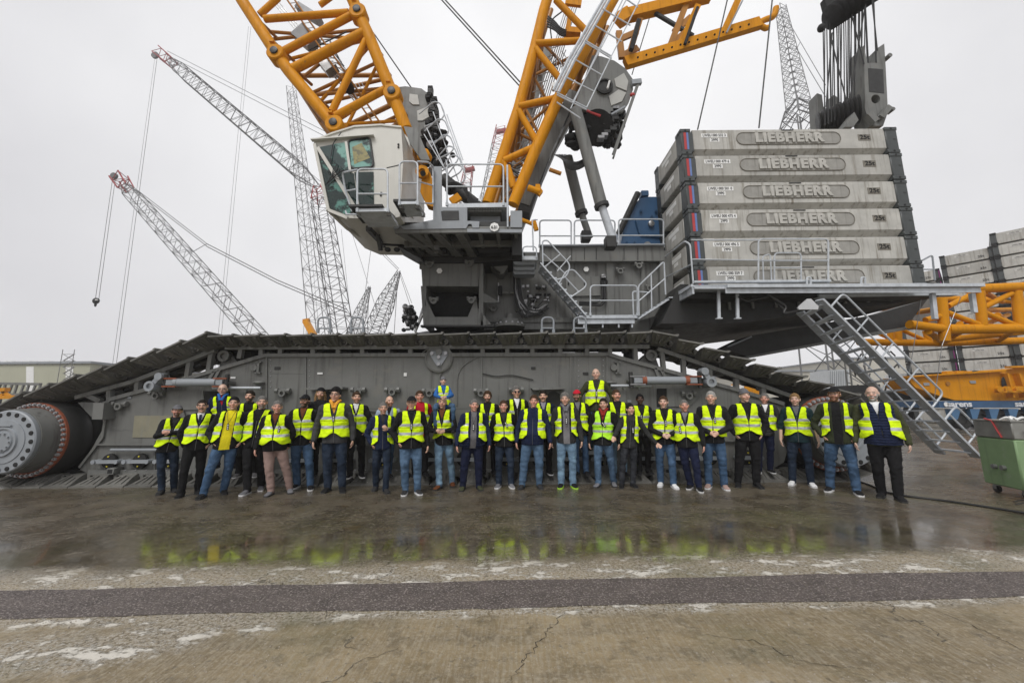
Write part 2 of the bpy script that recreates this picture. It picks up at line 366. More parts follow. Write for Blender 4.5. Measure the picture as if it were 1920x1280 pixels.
crk = mat('crack_dark', (.02, .016, .012), .9, 0, .1)  # dark colour of the thin crack ribbons
rg = random.Random(5)
for pts in ([(1062, 1136), (1046, 1160), (1024, 1186), (1002, 1214), (978, 1246), (955, 1290)], [(540, 1300), (640, 1268), (662, 1242), (760, 1212)], [(1752, 1140), (1822, 1172), (1900, 1208), (2000, 1262)], [(690, 1085), (760, 1028), (800, 1000), (850, 958)], [(1320, 1190), (1420, 1200), (1500, 1238), (1640, 1256)]):
    g = MB(); P_ = [G(x, y, .0045) for x, y in pts]; fine_ = []
    for i in range(len(P_)-1):
        for k in range(9): q = P_[i].lerp(P_[i+1], k/9); fine_.append(q+V((rg.uniform(-.02, .02), rg.uniform(-.02, .02), 0)))
    vs = []
    for i, q in enumerate(fine_): w_ = .0021*(.5+rg.random())*math.sin(PI*(i+.5)/len(fine_))**.4; d_ = (fine_[min(i+1, len(fine_)-1)]-fine_[max(i-1, 0)]).normalized(); n_ = V((-d_.y, d_.x, 0)); vs += [q+n_*w_, q-n_*w_]
    g.add(vs, [(2*i, 2*i+1, 2*i+3, 2*i+2) for i in range(len(fine_)-1)], crk)
    tag(g.build('ground_crack'), 'hairline crack in the concrete', kind='structure')
g = MB(); stone = mat('grit_stone', (.30, .27, .23), .9, 0, .5, 30)
for i in range(2600):
    u = rg.uniform(-60, 1990); m_ = rg.random()
    y = (1106-37*u/1920-abs(rg.gauss(0, 16))) if m_ < .5 else ((1158-40*u/1920+abs(rg.gauss(0, 9))) if m_ < .8 else rg.uniform(1165, 1290) if u < 700 or u > 1300 else rg.uniform(960, 1290))
    q = G(u, y); r = rg.uniform(.002, .0075)*(1 if m_ < .8 else .8); h = [V((math.cos(a+rg.random())*r*rg.uniform(.7, 1.3), math.sin(a+rg.random())*r*rg.uniform(.7, 1.3), 0)) for a in (0, 1.57, 3.14, 4.71)]
    g.add([q+p for p in h]+[q+V((0, 0, r*.9))+p*.45 for p in h], [(0, 1, 5, 4), (1, 2, 6, 5), (2, 3, 7, 6), (3, 0, 4, 7), (4, 5, 6, 7)], stone)
tag(g.build('grit'), 'loose grit scattered along the asphalt strip', kind='stuff')
yeld2 = mat('yellow_dot', (.6, .5, .03), .5)
# ------------------------------------------------------------------ the crawler crane
XC = -1.70                                     # middle of the crawler
crane = empty('crawler_crane', (XC, 13.5, 0), 'huge grey crawler crane with yellow lattice booms and cream cab behind the group', 'crane')
DXL, DXR, DZ, DR = XC-8.28, XC+8.28, .93, .93
YF, YP, YB = 8.1, 8.62, 10.1                   # shoe edge, plate face, back edge
def make_shoe_mesh():
    b = MB(); hx = .268
    # a thin ground plate and on it a casting that tapers from the lip to a thick middle
    ys = [0, .05, .28, .40, 1.60, 1.72, 1.95, 2.0]; hz = [.032, .045, .15, .20, .20, .15, .045, .032]; xa = [.262, .255, .175, .15, .15, .175, .255, .262]; xb = [.266, .266, .235, .19, .19, .235, .266, .266]
    vs = []
    for y, h, x, q in zip(ys, hz, xa, xb):
        vs += [(-q, y, 0), (q, y, 0), (q, y, .026), (x, y, h), (-x*.85, y, h), (-q, y, .026)]
    n = 6; fs = []
    for k in range(len(ys)-1):
        for i in range(n): fs.append((k*n+i, k*n+(i+1) % n, (k+1)*n+(i+1) % n, (k+1)*n+i))
    fs += [tuple(range(n)), tuple(range((len(ys)-1)*n, len(ys)*n))]
    b.add(vs, fs)
    b.box((-hx+.01, 1.0, -.010), (.05, 1.99, .025))
    b.prism([(.0, .04, .04), (.0, .30, .155), (.0, .30, .20), (.0, .10, .085)], (.02, 0, 0))
    for s in (-1, 1): b.prism([(s*.13-.03, .06, .045), (s*.13+.03, .06, .045), (s*.085+.03, .27, .145), (s*.085-.03, .27, .145)], (0, 0, .022))
    for y in (.44, 1.56):                        # hinge lugs
        b.tube((-.255, y-.06, .13), (-.255, y+.07, .13), .065, n=12); b.tube((-.255, y-.09, .13), (-.255, y+.1, .13), .03, n=8); b.box((-.18, y, .13), (.16, .12, .09))
    b.box((0, 1.0, .25), (.2, .3, .14), bev=.02)
    b.mats = [g_shoe]
    return b.mesh('track_shoe')
ZT = 3.07
def belt_points():
    """closed outline of the outer belt face, anticlockwise from the bottom left; returns point, tangent"""
    pts = []; n = 14
    def arc(cx, cz, r, a0, a1):
        for i in range(n+1):
            a = a0+(a1-a0)*i/n; pts.append(V((cx+r*math.cos(a), 0, cz+r*math.sin(a))))
    dx = 3.45; tl = V((XC-4.86, 0, ZT)); tr = V((XC+4.86, 0, ZT))
    a = R(90-18)
    pts.append(V((DXL, 0, 0))); pts.append(V((DXR, 0, 0)))
    arc(DXR, DZ, DR, R(-90), a)
    pts.append(tr); pts.append(tl)
    arc(DXL, DZ, DR, PI-a, R(270))
    return pts
def walk(pts, step):
    res = []; i = 0; d = 0.0; pts = pts+[pts[0]]; tot = sum((pts[k+1]-pts[k]).length for k in range(len(pts)-1))
    cnt = int(round(tot/step)); st = tot/cnt; nxt = st*.5; acc = 0
    for k in range(len(pts)-1):
        s = pts[k+1]-pts[k]; l = s.length
        while l > 1e-6 and nxt <= acc+l: res.append((pts[k]+s*((nxt-acc)/l), s.normalized())); nxt += st
        acc += l
    return res
shoe_me = make_shoe_mesh()
cnt = 0
for pos, tg in walk(belt_points(), .555):
    nrm = V((tg.z, 0, -tg.x))                   # outward from the loop
    x = tg; z = -nrm; y = V((0, 1, 0))
    tilt = Matrix.Rotation(R((-2.5 if abs(tg.z) < .1 else -8) if tg.x < 0 else 0), 3, y)
    M = Matrix((x, y, z)).transposed()
    if M.determinant() < 0: x = -x; M = Matrix((x, y, z)).transposed()
    M = tilt @ M
    o = bpy.data.objects.new('track_shoe', shoe_me); C.objects.link(o); o.parent = crane
    o.matrix_world = Matrix.Translation(pos + V((0, YF, 0))) @ M.to_4x4()
    o.matrix_parent_inverse = Matrix.Translation(-crane.location); cnt += 1
# chain plates running under the shoes (one dark loop)
b = MB(); bp_ = belt_points(); cen = V((XC, 0, 1.5))
inner = []
for i, p in enumerate(bp_):
    a = bp_[i-1]; c = bp_[(i+1) % len(bp_)]; t = (c-a).normalized(); nn = V((-t.z, 0, t.x)); inner.append((p+nn*.14, p+nn*.25))
k = len(inner)
for (y0, y1) in ((8.72, 9.0), (9.2, 9.48)):
    vs = []
    for p, q in inner: vs += [p+V((0, y0, 0)), q+V((0, y0, 0)), q+V((0, y1, 0)), p+V((0, y1, 0))]
    b.add(vs, [(4*i+j, 4*((i+1) % k)+j, 4*((i+1) % k)+(j+1) % 4, 4*i+(j+1) % 4) for i in range(k) for j in range(4)], voidm)
b.build('track_chain', crane)
# --- side frame: front plate, edge bead, posts and rails of the roller frame
PL = [(187, 755), (205, 749), (360, 707), (480, 671), (498, 666), (1142, 664), (1160, 670), (1380, 730), (1470, 757), (1490, 800), (1470, 866), (1440, 884), (166, 888), (150, 880), (195, 800)]
b = MB(); b.pp(PL, YP, .06, g_body)
b.pp([(186, 700+40), (190, 760), (1470, 760), (1465, 745)], YP+.3, .9, voidm) if False else None
b.build('side_plate', crane)
b = MB()
def bead(pts, Y, r, m=g_body, w=.05): 
    for i in range(len(pts)-1):
        b.beam(P(*pts[i], Y), P(*pts[i+1], Y), w, r, m)
bead([(205, 749), (360, 707), (480, 671), (498, 666), (1142, 664), (1160, 670), (1380, 730), (1470, 757)], YP-.03, .08)
bead([(166, 887), (1440, 884)], YP-.06, .14, w=.05)
bead([(205, 749), (193, 820), (150, 876)], YP-.02, .05)
for x, y1, y2 in ((500, 668, 886), (573, 668, 886), (903, 668, 760), (1078, 666, 886), (1138, 668, 886), (1070, 666, 886)):
    b.beam(P(x, y1, YP-.012), P(x, y2, YP-.012), .035, .03, g_body)
for x in (290, 700, 1230, 1350): b.beam(P(x, 826, YP-.012), P(x, 884, YP-.012), .05, .04, g_body)
# big bearing circle and curved weld line
c = P(823, 672, YP-.02)
b.lathe(c, (0, -1, 0), [(.31, 0), (.31, .03), (.27, .045), (.27, .03), (.02, .03)], g_body, 40)
b.bend([P(783, 668, YP-.02), P(800, 655, YP-.02), P(823, 650, YP-.02)], .012, g_body)
b.bend([P(843, 688, YP-.01), P(824, 700, YP-.01), P(824, 760, YP-.01)], .02, g_body, rad=.3)
b.bend([P(857, 760, YP-.01), P(857, 690, YP-.01), P(905, 664, YP-.01)], .016, g_body, rad=.4)
b.build('frame_rib', crane)
b = MB()
c = P(823, 671, YP-.08)
tri = [c+V((-.2, 0, .07)), c+V((-.17, 0, .15)), c+V((.17, 0, .15)), c+V((.2, 0, .07)), c+V((.04, 0, -.18)), c+V((-.04, 0, -.18))]
b.prism(tri, (0, .05, 0), g_light)
for dx, dz in ((-.15, .1), (.15, .1), (0, -.13), (0, .02)): b.tube(c+V((dx, -.05, dz)), c+V((dx, .02, dz)), .04, bolt, 10)
b.lathe(c+V((0, 0, .13)), (0, -1, 0), [(.07, 0), (.07, .05), (.04, .05)], g_body, 14)
b.build('bearing_cover', crane)
# roller frame rails above the plate
def window_rail(top, bot, xs, name):
    b = MB()
    for i in range(len(top)-1):
        b.beam(P(*top[i], YP), P(*top[i+1], YP), .12, .085, g_body)
    for (xa, ya, xb, yb) in xs: b.beam(P(xa, ya, YP+.01), P(xb, yb, YP+.01), .09, .10, g_body)
    b.build(name, crane)
flat_posts = [(454, 652, 450, 672), (491, 652, 491, 670), (527, 652, 527, 668), (588, 652, 588, 668), (635, 652, 635, 668), (680, 652, 680, 668), (728, 652, 728, 668), (770, 652, 770, 668),
              (905, 652, 905, 667), (951, 652, 951, 667), (998, 652, 998, 667), (1050, 652, 1050, 667), (1100, 652, 1100, 667), (1143, 652, 1143, 667), (1190, 652, 1192, 680)]
window_rail([(425, 652), (1216, 650)], None, flat_posts, 'roller_frame_rail')
window_rail([(145, 745), (250, 716), (405, 657)], None, [(207, 730, 207, 750), (260, 712, 258, 737), (310, 694, 310, 720), (357, 676, 352, 706), (398, 660, 392, 697), (165, 740, 190, 752)], 'roller_frame_rail')
window_rail([(1232, 654), (1330, 688), (1480, 742)], None, [(1240, 657, 1244, 693), (1280, 670, 1282, 706), (1330, 688, 1330, 716), (1380, 706, 1380, 731), (1430, 724, 1430, 748)], 'roller_frame_rail')
# inner box of the frame, seen dark through the openings, with real gaps
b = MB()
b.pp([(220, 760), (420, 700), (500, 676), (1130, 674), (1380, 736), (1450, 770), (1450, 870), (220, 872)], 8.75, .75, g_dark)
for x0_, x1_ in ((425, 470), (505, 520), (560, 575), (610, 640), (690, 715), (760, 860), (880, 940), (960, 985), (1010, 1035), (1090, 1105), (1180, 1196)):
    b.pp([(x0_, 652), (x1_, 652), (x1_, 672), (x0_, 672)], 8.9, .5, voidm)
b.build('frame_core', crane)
# triangular brackets standing in the openings
for pts, ce in (([(408, 693), (420, 666), (428, 663), (436, 668), (450, 684)], (424, 668)), ([(1192, 682), (1212, 664), (1220, 661), (1228, 666), (1238, 694)], (1219, 667))):
    b = MB(); b.pp(pts, YP+.15, .25, g_body); b.lathe(P(*ce, YP+.15), (0, -1, 0), [(.13, -.05), (.13, .1), (.07, .1), (.07, .04)], g_body, 18); b.build('bracket', crane)
# sloping braces on the left and right wings
for a, c in (((402, 697), (388, 720)), ((412, 694), (400, 716)), ((1228, 690), (1236, 712)), ((1240, 694), (1250, 714))): b = MB(); b.beam(P(*a, YP-.03), P(*c, YP-.03), .05, .06, g_body); b.build('wing_brace', crane)
for q in ([(298, 732), (381, 732), (383, 768), (345, 768)], [(1250, 728), (1328, 726), (1292, 762), (1252, 762)]):
    b = MB(); b.pp(q, YP-.03, .03, g_body); b.build('wing_plate', crane)
for q in ([(384, 733), (430, 733), (430, 768), (384, 768)], [(1232, 728), (1249, 728), (1249, 762), (1232, 762)]):
    b = MB(); b.pp(q, YP-.02, .02, voidm); b.build('recess_shade', crane)  # flat near-black sheet paints the shade of a recess
# struts with orange collars (levelling cylinders)
def cyl(xa, xb, y, flip, name='levelling_cylinder'):
    Y = YP-.22; b = MB(); A, B = P(xa, y, Y), P(xb, y, Y); d = B-A
    b.tube(A+d*.2, A+d*.8, .085, g_light, 16); b.tube(A+d*.78, A+d*.84, .09, g_light if flip else orange, 16); b.tube(A+d*.16, A+d*.22, .09, g_light if flip else orange, 16)
    for s in (-1, 1):
        b.beam(A-d*.02+V((0, 0, s*.085)), A+d*.2+V((0, 0, s*.085)), .12, .025, orange if flip else steel); b.beam(A+d*.8+V((0, 0, s*.085)), B+d*.02+V((0, 0, s*.085)), .12, .025, orange)
    b.beam(A+d*.04, A+d*.2, .1, .11, g_light); b.beam(A+d*.8, A+d*.95, .1, .11, g_light)
    b.tube(A+V((0, 0, -.16)), A+V((0, 0, .18)), .045, g_dark, 10); b.tube(B+V((0, 0, -.16)), B+V((0, 0, .18)), .045, g_dark, 10)
    b.tube(A+V((0, .0, .0)), A+V((0, .25, 0)), .05, g_body, 8); b.tube(B, B+V((0, .25, 0)), .05, g_body, 8)
    b.build(name, crane)
cyl(310, 425, 717, True); cyl(1183, 1312, 713, False)
for (a, c) in (((285, 724), (302, 706)), ((1331, 716), (1319, 696))):
    b = MB(); A, B = P(*a, YP-.25), P(*c, YP-.25)
    b.lathe(A, (0, -1, 0), [(.11, -.12), (.11, .08), (.06, .08), (.06, .03)], g_light, 18); b.lathe(B, (0, -1, 0), [(.08, -.12), (.08, .08), (.04, .08)], g_light, 16); b.beam(A, B, .1, .1, g_light); b.build('link_arm', crane)
for x0_, x1_, y in ((399, 489, 727), (1145, 1221, 723)):
    b = MB(); b.tube(P(x0_, y, YP-.12), P(x1_, y, YP-.12), .03, galv, 10)
    for t in (.3, .7): b.tube(P(x0_+(x1_-x0_)*t, y, YP-.12), P(x0_+(x1_-x0_)*t, y+6, YP), .02, galv)
    b.build('handrail', crane)
for x0_, x1_, y in ((208, 300, 843), (950, 1000, 812)):
    b = MB(); b.tube(P(x0_, y, YP-.1), P(x1_, y, YP-.1), .03, g_light, 8); b.build('handrail', crane)
# lifting eyes
def eye(x, y, Y=None, r=.075, w=.13):
    Y = Y or YP; b = MB(); c = P(x, y, Y-.09)
    b.lathe(c, (0, -1, 0), [(r*.55, -.03), (r, -.03), (r, .03), (r*.55, .03), (r*.55, -.03)], g_body, 16)
    b.box(c+V((0, .05, r*.7)), (w*2, .1, .07), g_body, bev=.01)
    for s in (-1, 1): b.tube(c+V((s*w-.03, .02, r*.7)), c+V((s*w+.03, .02, r*.7)), .06, g_body, 6)
    b.build('lifting_eye', crane)
for x, y in ((222, 762), (292, 742), (529, 737), (671, 735), (735, 735), (805, 737), (902, 737), (968, 735), (1292, 742)): eye(x, y)
for x in (482, 1156):
    b = MB(); c = P(x, 689, YP-.04); b.beam(c+V((.03, 0, .12)), c-V((-.03, 0, .12)), .05, .05, g_body); b.box(c+V((.03, 0, .12)), (.12, .05, .03), g_body); b.box(c+V((.03, 0, -.12)), (.12, .05, .03), g_body); b.lathe(c+V((-.06, 0, 0)), (0, -1, 0), [(.07, -.03), (.07, .03), (.04, .03)], g_body, 14); b.build('lashing_hook', crane)
for x in (485, 1146): 
    b = MB(); b.ell(P(x, 717, YP-.06), (.13, .08, .045), g_body); b.build('lamp_hood', crane)
# shelf hoods and the hatches below them
for x0_, x1_ in ((578, 640), (1002, 1058)):
    b = MB(); b.pp([(x0_-6, 727), (x1_+2, 725), (x1_+2, 729), (x0_-2, 731)], YP-.28, .28, g_body); b.pp([(x0_+4, 731), (x1_-2, 730), (x1_-2, 775), (x0_+4, 776)], YP-.03, .03, g_body)
    b.lathe(P((x0_+x1_)/2+8, 748, YP-.035), (0, -1, 0), [(.17, 0), (.17, .02), (.14, .02), (.14, .005)], g_dark, 18); b.build('hatch', crane)
# olive panel, step boxes, yellow-dotted bearing pads
oliv = mat('worn_panel', (.24, .225, .16), .6, 0, .2, 2, .05, 30, .5, (.17, .2, .24), wear=((.12, .12, .1), 3, .6, .4))
b = MB(); b.pp([(252, 779), (322, 779), (322, 820), (248, 820)], YP-.015, .014, oliv); b.build('cover_plate', crane)
for i, x in enumerate((208, 265, 322, 470, 560, 640, 720, 800, 870, 950, 1010, 1070, 1130, 1212, 1280, 1330, 1400)):
    y = 864-(x-208)*.006
    b = MB(); c = P(x, y, YP-.03); b.lathe(c, (0, -1, 0), [(.16, 0), (.15, .05), (.06, .07)], voidm, 16); b.beam(c+V((-.27, -.1, .0)), c+V((.27, -.1, 0)), .05, .07, g_light)
    for s in (-1, 1): b.tube(c+V((s*.24, -.15, 0)), c+V((s*.24, 0, 0)), .045, g_light, 10); b.tube(c+V((0, -.06, s*.1)), c+V((0, -.078, s*.1)), .016, yeld2, 8)
    b.build('roller_bracket', crane)
for x in (215, 930, 1250): 
    b = MB(); c = P(x, 882, YP-.12); b.box(c, (.16, .2, .13), g_body, bev=.01); b.box(c+V((0, -.101, 0)), (.1, .004, .08), voidm); b.build('jack_socket', crane)
# ledges and rails low on the plate
for x0_, x1_, y in ((520, 600, 832), (620, 700, 835), (780, 880, 828), (905, 1010, 830), (1090, 1180, 828), (1222, 1300, 828), (1310, 1400, 826), (180, 300, 833)):
    b = MB(); b.beam(P(x0_, y, YP-.04), P(x1_, y, YP-.04), .05, .03, g_body); b.build('ledge', crane)
b = MB(); b.pp([(1096, 844), (1138, 843), (1138, 851), (1096, 852)], YP-.4, .4, galv); b.beam(P(1100, 852, YP-.35), P(1100, 886, YP-.05), .05, .05, g_body); b.beam(P(1134, 852, YP-.35), P(1134, 886, YP-.05), .05, .05, g_body)
b.pp([(1096, 845), (1098, 852), (1136, 852), (1138, 845)], YP-.02, .02, galv); b.build('step', crane)
# --- small fixings, weld seams, pipes and hoses on the side plate
rf_ = random.Random(9)
b = MB()
for k in range(64):
    x = 215+k*19.6; y = 881-(k % 2)*0; b.tube(P(x, y, YP-.065), P(x, y, YP-.10), .012, bolt, 6)
for x, y0_, y1_ in ((196, 760, 800), (507, 675, 725), (1131, 675, 725), (1085, 675, 725), (580, 675, 725)):
    for k in range(6): b.tube(P(x, y0_+(y1_-y0_)*k/5, YP), P(x, y0_+(y1_-y0_)*k/5, YP-.02), .012, bolt, 6)
tag(b.build('bolt_row', crane), kind='stuff')
for x0_, x1_, y in ((505, 570, 700), (577, 900, 765), (908, 1075, 765), (1140, 1230, 772), (210, 300, 806)):
    b = MB(); b.path([P(lerp__, y+rf_.uniform(-.6, .6), YP-.002) for lerp__ in [x0_+(x1_-x0_)*i/14 for i in range(15)]], .006, g_body, 5); b.build('weld_seam', crane)
for pts in ([(640, 760), (660, 772), (700, 770), (740, 778), (770, 800)], [(1150, 752), (1170, 768), (1204, 770), (1216, 800)], [(344, 768), (352, 790), (346, 820), (352, 842)], [(905, 700), (930, 706), (958, 702), (1000, 712)]):
    b = MB(); b.bend([P(x, y, YP-.03) for x, y in pts], .012, black, 6, .15); b.build('hose', crane)
for x, y in ((437, 708), (520, 690), (600, 700), (760, 702), (1000, 690), (1098, 700), (1180, 752), (243, 745), (700, 820), (1020, 806), (1340, 790)):
    b = MB(); b.box(P(x, y, YP-.012), (rf_.uniform(.06, .14), .014, rf_.uniform(.04, .08)), rf_.choice([g_light, white, g_dark]), bev=.003); b.build('type_plate', crane)
# --- drives at both ends
def drive(cx, flip):
    ax = (0, -1, 0)
    b = MB(); b.lathe((cx, 9.9, DZ), ax, [(.5, 0), (.77, .1), (.77, 1.0), (.72, 1.1), (.78, 1.25), (.78, 1.55), (.74, 1.62)], g_dark, 48); b.build('drive_drum', crane)
    b = MB(); b.lathe((cx, 8.3, DZ), ax, [(.76, 0), (.76, .05), (.66, .055)], orange, 48); b.lathe((cx, 8.26, DZ), ax, [(.66, 0), (.645, .1), (.63, .33)], g_body, 48); b.build('gearbox', crane)
    d = MB(); d.lathe((cx, 7.94, DZ), ax, [(.60, 0), (.61, .02), (.61, .085), (.59, .105), (.42, .108), (.42, .12), (.29, .12), (.28, .15), (.25, .15), (.24, .125), (.2, .125), (.19, .15), (.02, .15)], g_light, 48)
    for i in range(20):
        a = 2*PI*i/20; q = V((cx+.535*math.cos(a), 7.83, DZ+.535*math.sin(a))); d.lathe(q, ax, [(.042, -.01), (.042, .006), (.036, .008)], voidm, 12)
    for i in range(10):
        a = 2*PI*i/10; q = V((cx+.16*math.cos(a), 7.78, DZ+.16*math.sin(a))); d.tube(q+V((0, .02, 0)), q+V((0, -.02, 0)), .018, g_light, 8)
    d.box((cx-.05, 7.80, DZ+.31), (.36, .03, .02), g_light); d.box((cx-.05, 7.824, DZ-.33), (.07, .008, .04), white)
    d.build('gearbox_cover', crane)
    for i in range(44):
        a = 2*PI*i/44; q = V((cx+.715*math.cos(a), 8.25, DZ+.715*math.sin(a)))
        k = bpy.data.objects.new('bolt', BOLT); C.objects.link(k); k.parent = crane; k.matrix_parent_inverse = Matrix.Translation(-crane.location); k.location = q
q = MB(); q.tube((0, .03, 0), (0, -.035, 0), .036, bolt, 8); q.tube((0, -.035, 0), (0, -.06, 0), .022, bolt, 8); BOLT = q.mesh('bolt')
drive(DXL, False); drive(DXR, True)
b = MB(); b.pp([(146, 754), (190, 754), (192, 785), (176, 786), (160, 770)], 8.6, .3, g_body); b.pp([(175, 755), (195, 755), (192, 786), (172, 786)], 8.35, .3, g_body); b.build('end_bracket', crane)
# --- far crawler, seen only through gaps
b = MB(); pts = [p*1.0 for p in belt_points()]; vs = []; k = len(pts)
for p in pts: vs += [p+V((0, 16.9, 0)), p+V((0, 18.9, 0))]
b.add(vs, [(2*i, 2*i+1, 2*((i+1) % k)+1, 2*((i+1) % k)) for i in range(k)], g_shoe); b.build('far_track_belt', crane)
b = MB(); b.prism([V((XC-8, 17.4, .5)), V((XC+8, 17.4, .5)), V((XC+8, 17.4, 1.4)), V((XC+4.6, 17.4, 2.6)), V((XC-4.6, 17.4, 2.6)), V((XC-8, 17.4, 1.4))], (0, 1, 0), g_body); b.build('far_side_frame', crane)
b = MB(); b.box((XC+.2, 13.5, 2.2), (4.6, 7.6, 1.3), g_dark, bev=.1); b.lathe((XC+.2, 13.5, 2.9), (0, 0, 1), [(2.4, 0), (2.4, .75), (2.1, .9)], g_dark, 40); b.build('car_body', crane)
# ------------------------------------------------------------------ superstructure of the crane
def railpx(b, x0, x1, yt, yb, Y, mids=(.5,), r=.022, Y2=None, yt2=None, yb2=None, m=None, posts=()):
    """guard rail: rounded hoop with middle bars between two photo columns, Y..Y2 deep"""
    Y2 = Y2 or Y; yt2 = yt2 if yt2 is not None else yt; yb2 = yb2 if yb2 is not None else yb; m = m or galv
    A, B, D, E = P(x0, yb, Y), P(x0, yt, Y), P(x1, yt2, Y2), P(x1, yb2, Y2)
    b.bend([A, B, D, E], r, m, 6, .12)
    for t in mids: b.tube(A.lerp(B, t), E.lerp(D, t), r*.85, m, 6)
    for t in posts: b.tube(A.lerp(E, t), B.lerp(D, t), r, m, 6)
    for q in (A, E): b.tube(q, q+V((0, 0, .09)), r*1.6, m, 8)
YB1 = 11.5
b = MB()   # main hull
A, B_ = P(900, 490, YB1), P(1250, 480, YB1)
zt = P(1100, 470, YB1).z; zb = P(1100, 615, YB1).z
b.box(((A.x+B_.x+.6)/2, YB1+1.6, (zt+zb)/2), (B_.x-A.x+.6, 3.0, zt-zb), g_body)
b.build('hull', crane)
b = MB(); b.pp([(1012, 463), (1245, 461), (1245, 489), (1012, 490)], YB1-.12, .3, g_body); b.beam(P(1012, 462, YB1-.14), P(1245, 460, YB1-.14), .2, .04, g_light)
b.build('deck_beam', crane)
b = MB()
for x in (1046, 1144, 1205): b.beam(P(x, 490, YB1+.06), P(x, 600, YB1+.06), .24 if x == 1144 else .1, .06, g_body)
for x in (1072, 1096, 1118, 1170, 1196): b.beam(P(x, 465, YB1-.125), P(x, 487, YB1-.125), .02, .02, g_dark)
b.beam(P(904, 600, YB1+.06), P(1180, 600, YB1+.06), .06, .14, g_body); b.build('hull_rib', crane)
b = MB(); b.pp([(1060, 519), (1125, 518), (1126, 554), (1062, 555)], YB1+.03, .06, g_body, g_dark)
b.tube(P(1066, 529, YB1), P(1066, 534, YB1), .02, voidm, 6); b.tube(P(1096, 529, YB1), P(1096, 534, YB1), .02, voidm, 6); b.build('cabinet_door', crane)
b = MB(); b.bend([P(1133, 528, YB1+.0), P(1134, 562, YB1-.02), P(1128, 572, YB1-.02), P(1086, 570, YB1-.03)], .045, black); b.bend([P(1129, 530, YB1-.05), P(1130, 560, YB1-.07), P(1120, 567, YB1-.07), P(1086, 566, YB1-.08)], .03, black)
b.ell(P(1132, 529, YB1+.05), (.14, .05, .12), voidm); b.build('cable_duct', crane)
b = MB(); b.ell(P(1131, 517, YB1), (.1, .08, .06), steel); b.box(P(1131, 520, YB1), (.14, .12, .05), steel); b.build('work_lamp', crane)
for x, y in ((1163, 508), (1198, 498), (805, 496), (880, 494), (813, 564), (884, 563), (925, 578), (1218, 540)): eye(x, y, YB1 if x > 900 else YB1-.85, .09, .1)
for x, y in ((1099, 505), (824, 508)):
    b = MB(); b.lathe(P(x, y, YB1-.86 if x < 900 else YB1+.04), (0, -1, 0), [(.0001, 0), (.085, 0), (.085, .02), (.0001, .02)], white, 6); b.build('number_plate', crane)
# the boxed front end at the left
Yf = YB1-.8
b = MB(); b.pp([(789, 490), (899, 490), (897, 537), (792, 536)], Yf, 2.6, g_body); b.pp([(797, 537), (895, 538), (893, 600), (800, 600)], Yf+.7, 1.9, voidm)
b.pp([(797, 556), (815, 594), (877, 594), (893, 556), (900, 612), (796, 612)], Yf, .12, g_body); b.pp([(899, 490), (906, 490), (906, 612), (897, 612)], Yf, 1.2, g_body)
b.pp([(789, 536), (799, 536), (799, 612), (794, 612)], Yf, 1.2, g_body); b.beam(P(790, 612, Yf), P(925, 612, Yf), .2, .05, g_dark)
b.build('front_box', crane)
b = MB(); b.prism([P(900, 545, Yf), P(938, 567, Yf+.5), P(900, 567, Yf)], (0, .05, 0), g_body); b.prism([P(897, 578, Yf), P(921, 608, Yf), P(897, 610, Yf)], (0, .06, 0), g_body)
b.build('gusset', crane)
# slewing gearboxes, hydraulics, hoses
b = MB(); c = P(955, 596, YB1-.25); b.lathe(c+V((0, 0, -.3)), (0, 0, 1), [(.46, 0), (.46, .08), (.32, .1), (.32, .2), (.3, .24), (.12, .27), (.1, .42)], g_body, 24)
for i in range(14): an = 2*PI*i/14; b.tube(c+V((.4*math.cos(an), .4*math.sin(an), -.22)), c+V((.4*math.cos(an), .4*math.sin(an), -.17)), .03, bolt, 6)
b.build('slewing_gearbox', crane)
rs = random.Random(3)
b = MB()
for i in range(46):
    x, y = rs.uniform(972, 1030), rs.uniform(535, 588); c = P(x, y, YB1-rs.uniform(-.05, .15)); b.box(c, (rs.uniform(.05, .14), .1, rs.uniform(.04, .1)), rs.choice([steel, voidm, g_dark, bolt]), bev=.008)
b.build('valve_block', crane)
b = MB()
for i in range(16):
    x = rs.uniform(962, 975); x1 = rs.uniform(985, 1032); y1 = rs.uniform(560, 590)
    b.bend([P(x, rs.uniform(505, 520), YB1-.12), P(x+rs.uniform(0, 6), rs.uniform(555, 590), YB1-.2), P((x+x1)/2, rs.uniform(580, 600), YB1-.22), P(x1, y1, YB1-.1)], rs.uniform(.012, .025), black if i % 4 else steel, 6, .4)
b.build('hose_bundle', crane)
b = MB(); b.tube(P(934, 530, YB1-.1), P(934, 568, YB1-.1), .03, steel); b.tube(P(938, 548, YB1-.1), P(975, 549, YB1-.1), .035, g_body); b.box(P(938, 545, YB1-.12), (.12, .12, .3), voidm, bev=.02); b.build('valve_rod', crane)
# ladders, walkway, hooped rails over the hull
b = MB()
for x0_, x1_ in ((1012, 1071), (1077, 1153), (1160, 1244)): railpx(b, x0_, x1_, 413 if x0_ < 1100 else 411, 464, YB1, (.42,), .025)
b.build('guard_rail', crane)
b = MB()
for x0_, x1_ in ((1016, 1038), (1076, 1099), (596, 619), (658, 681)): railpx(b, x0_, x1_, 595, 624, 8.9 if x0_ < 700 else 9.4, (.3,), .024, m=g_light)
b.build('grab_hoop', crane)
b = MB()    # steep galvanised stair down the hull
Ys = 10.7
for dx in (0, 0.62):
    b.beam(P(1013, 494, Ys)+V((0, dx, 0)), P(1098, 592, Ys)+V((0, dx, 0)), .04, .17, galv, up=(0, 1, 0))
for i in range(9):
    t = (i+.5)/9; q = P(1013, 494, Ys).lerp(P(1098, 592, Ys), t); b.box(q+V((.02, .31, 0)), (.2, .6, .035), galv)
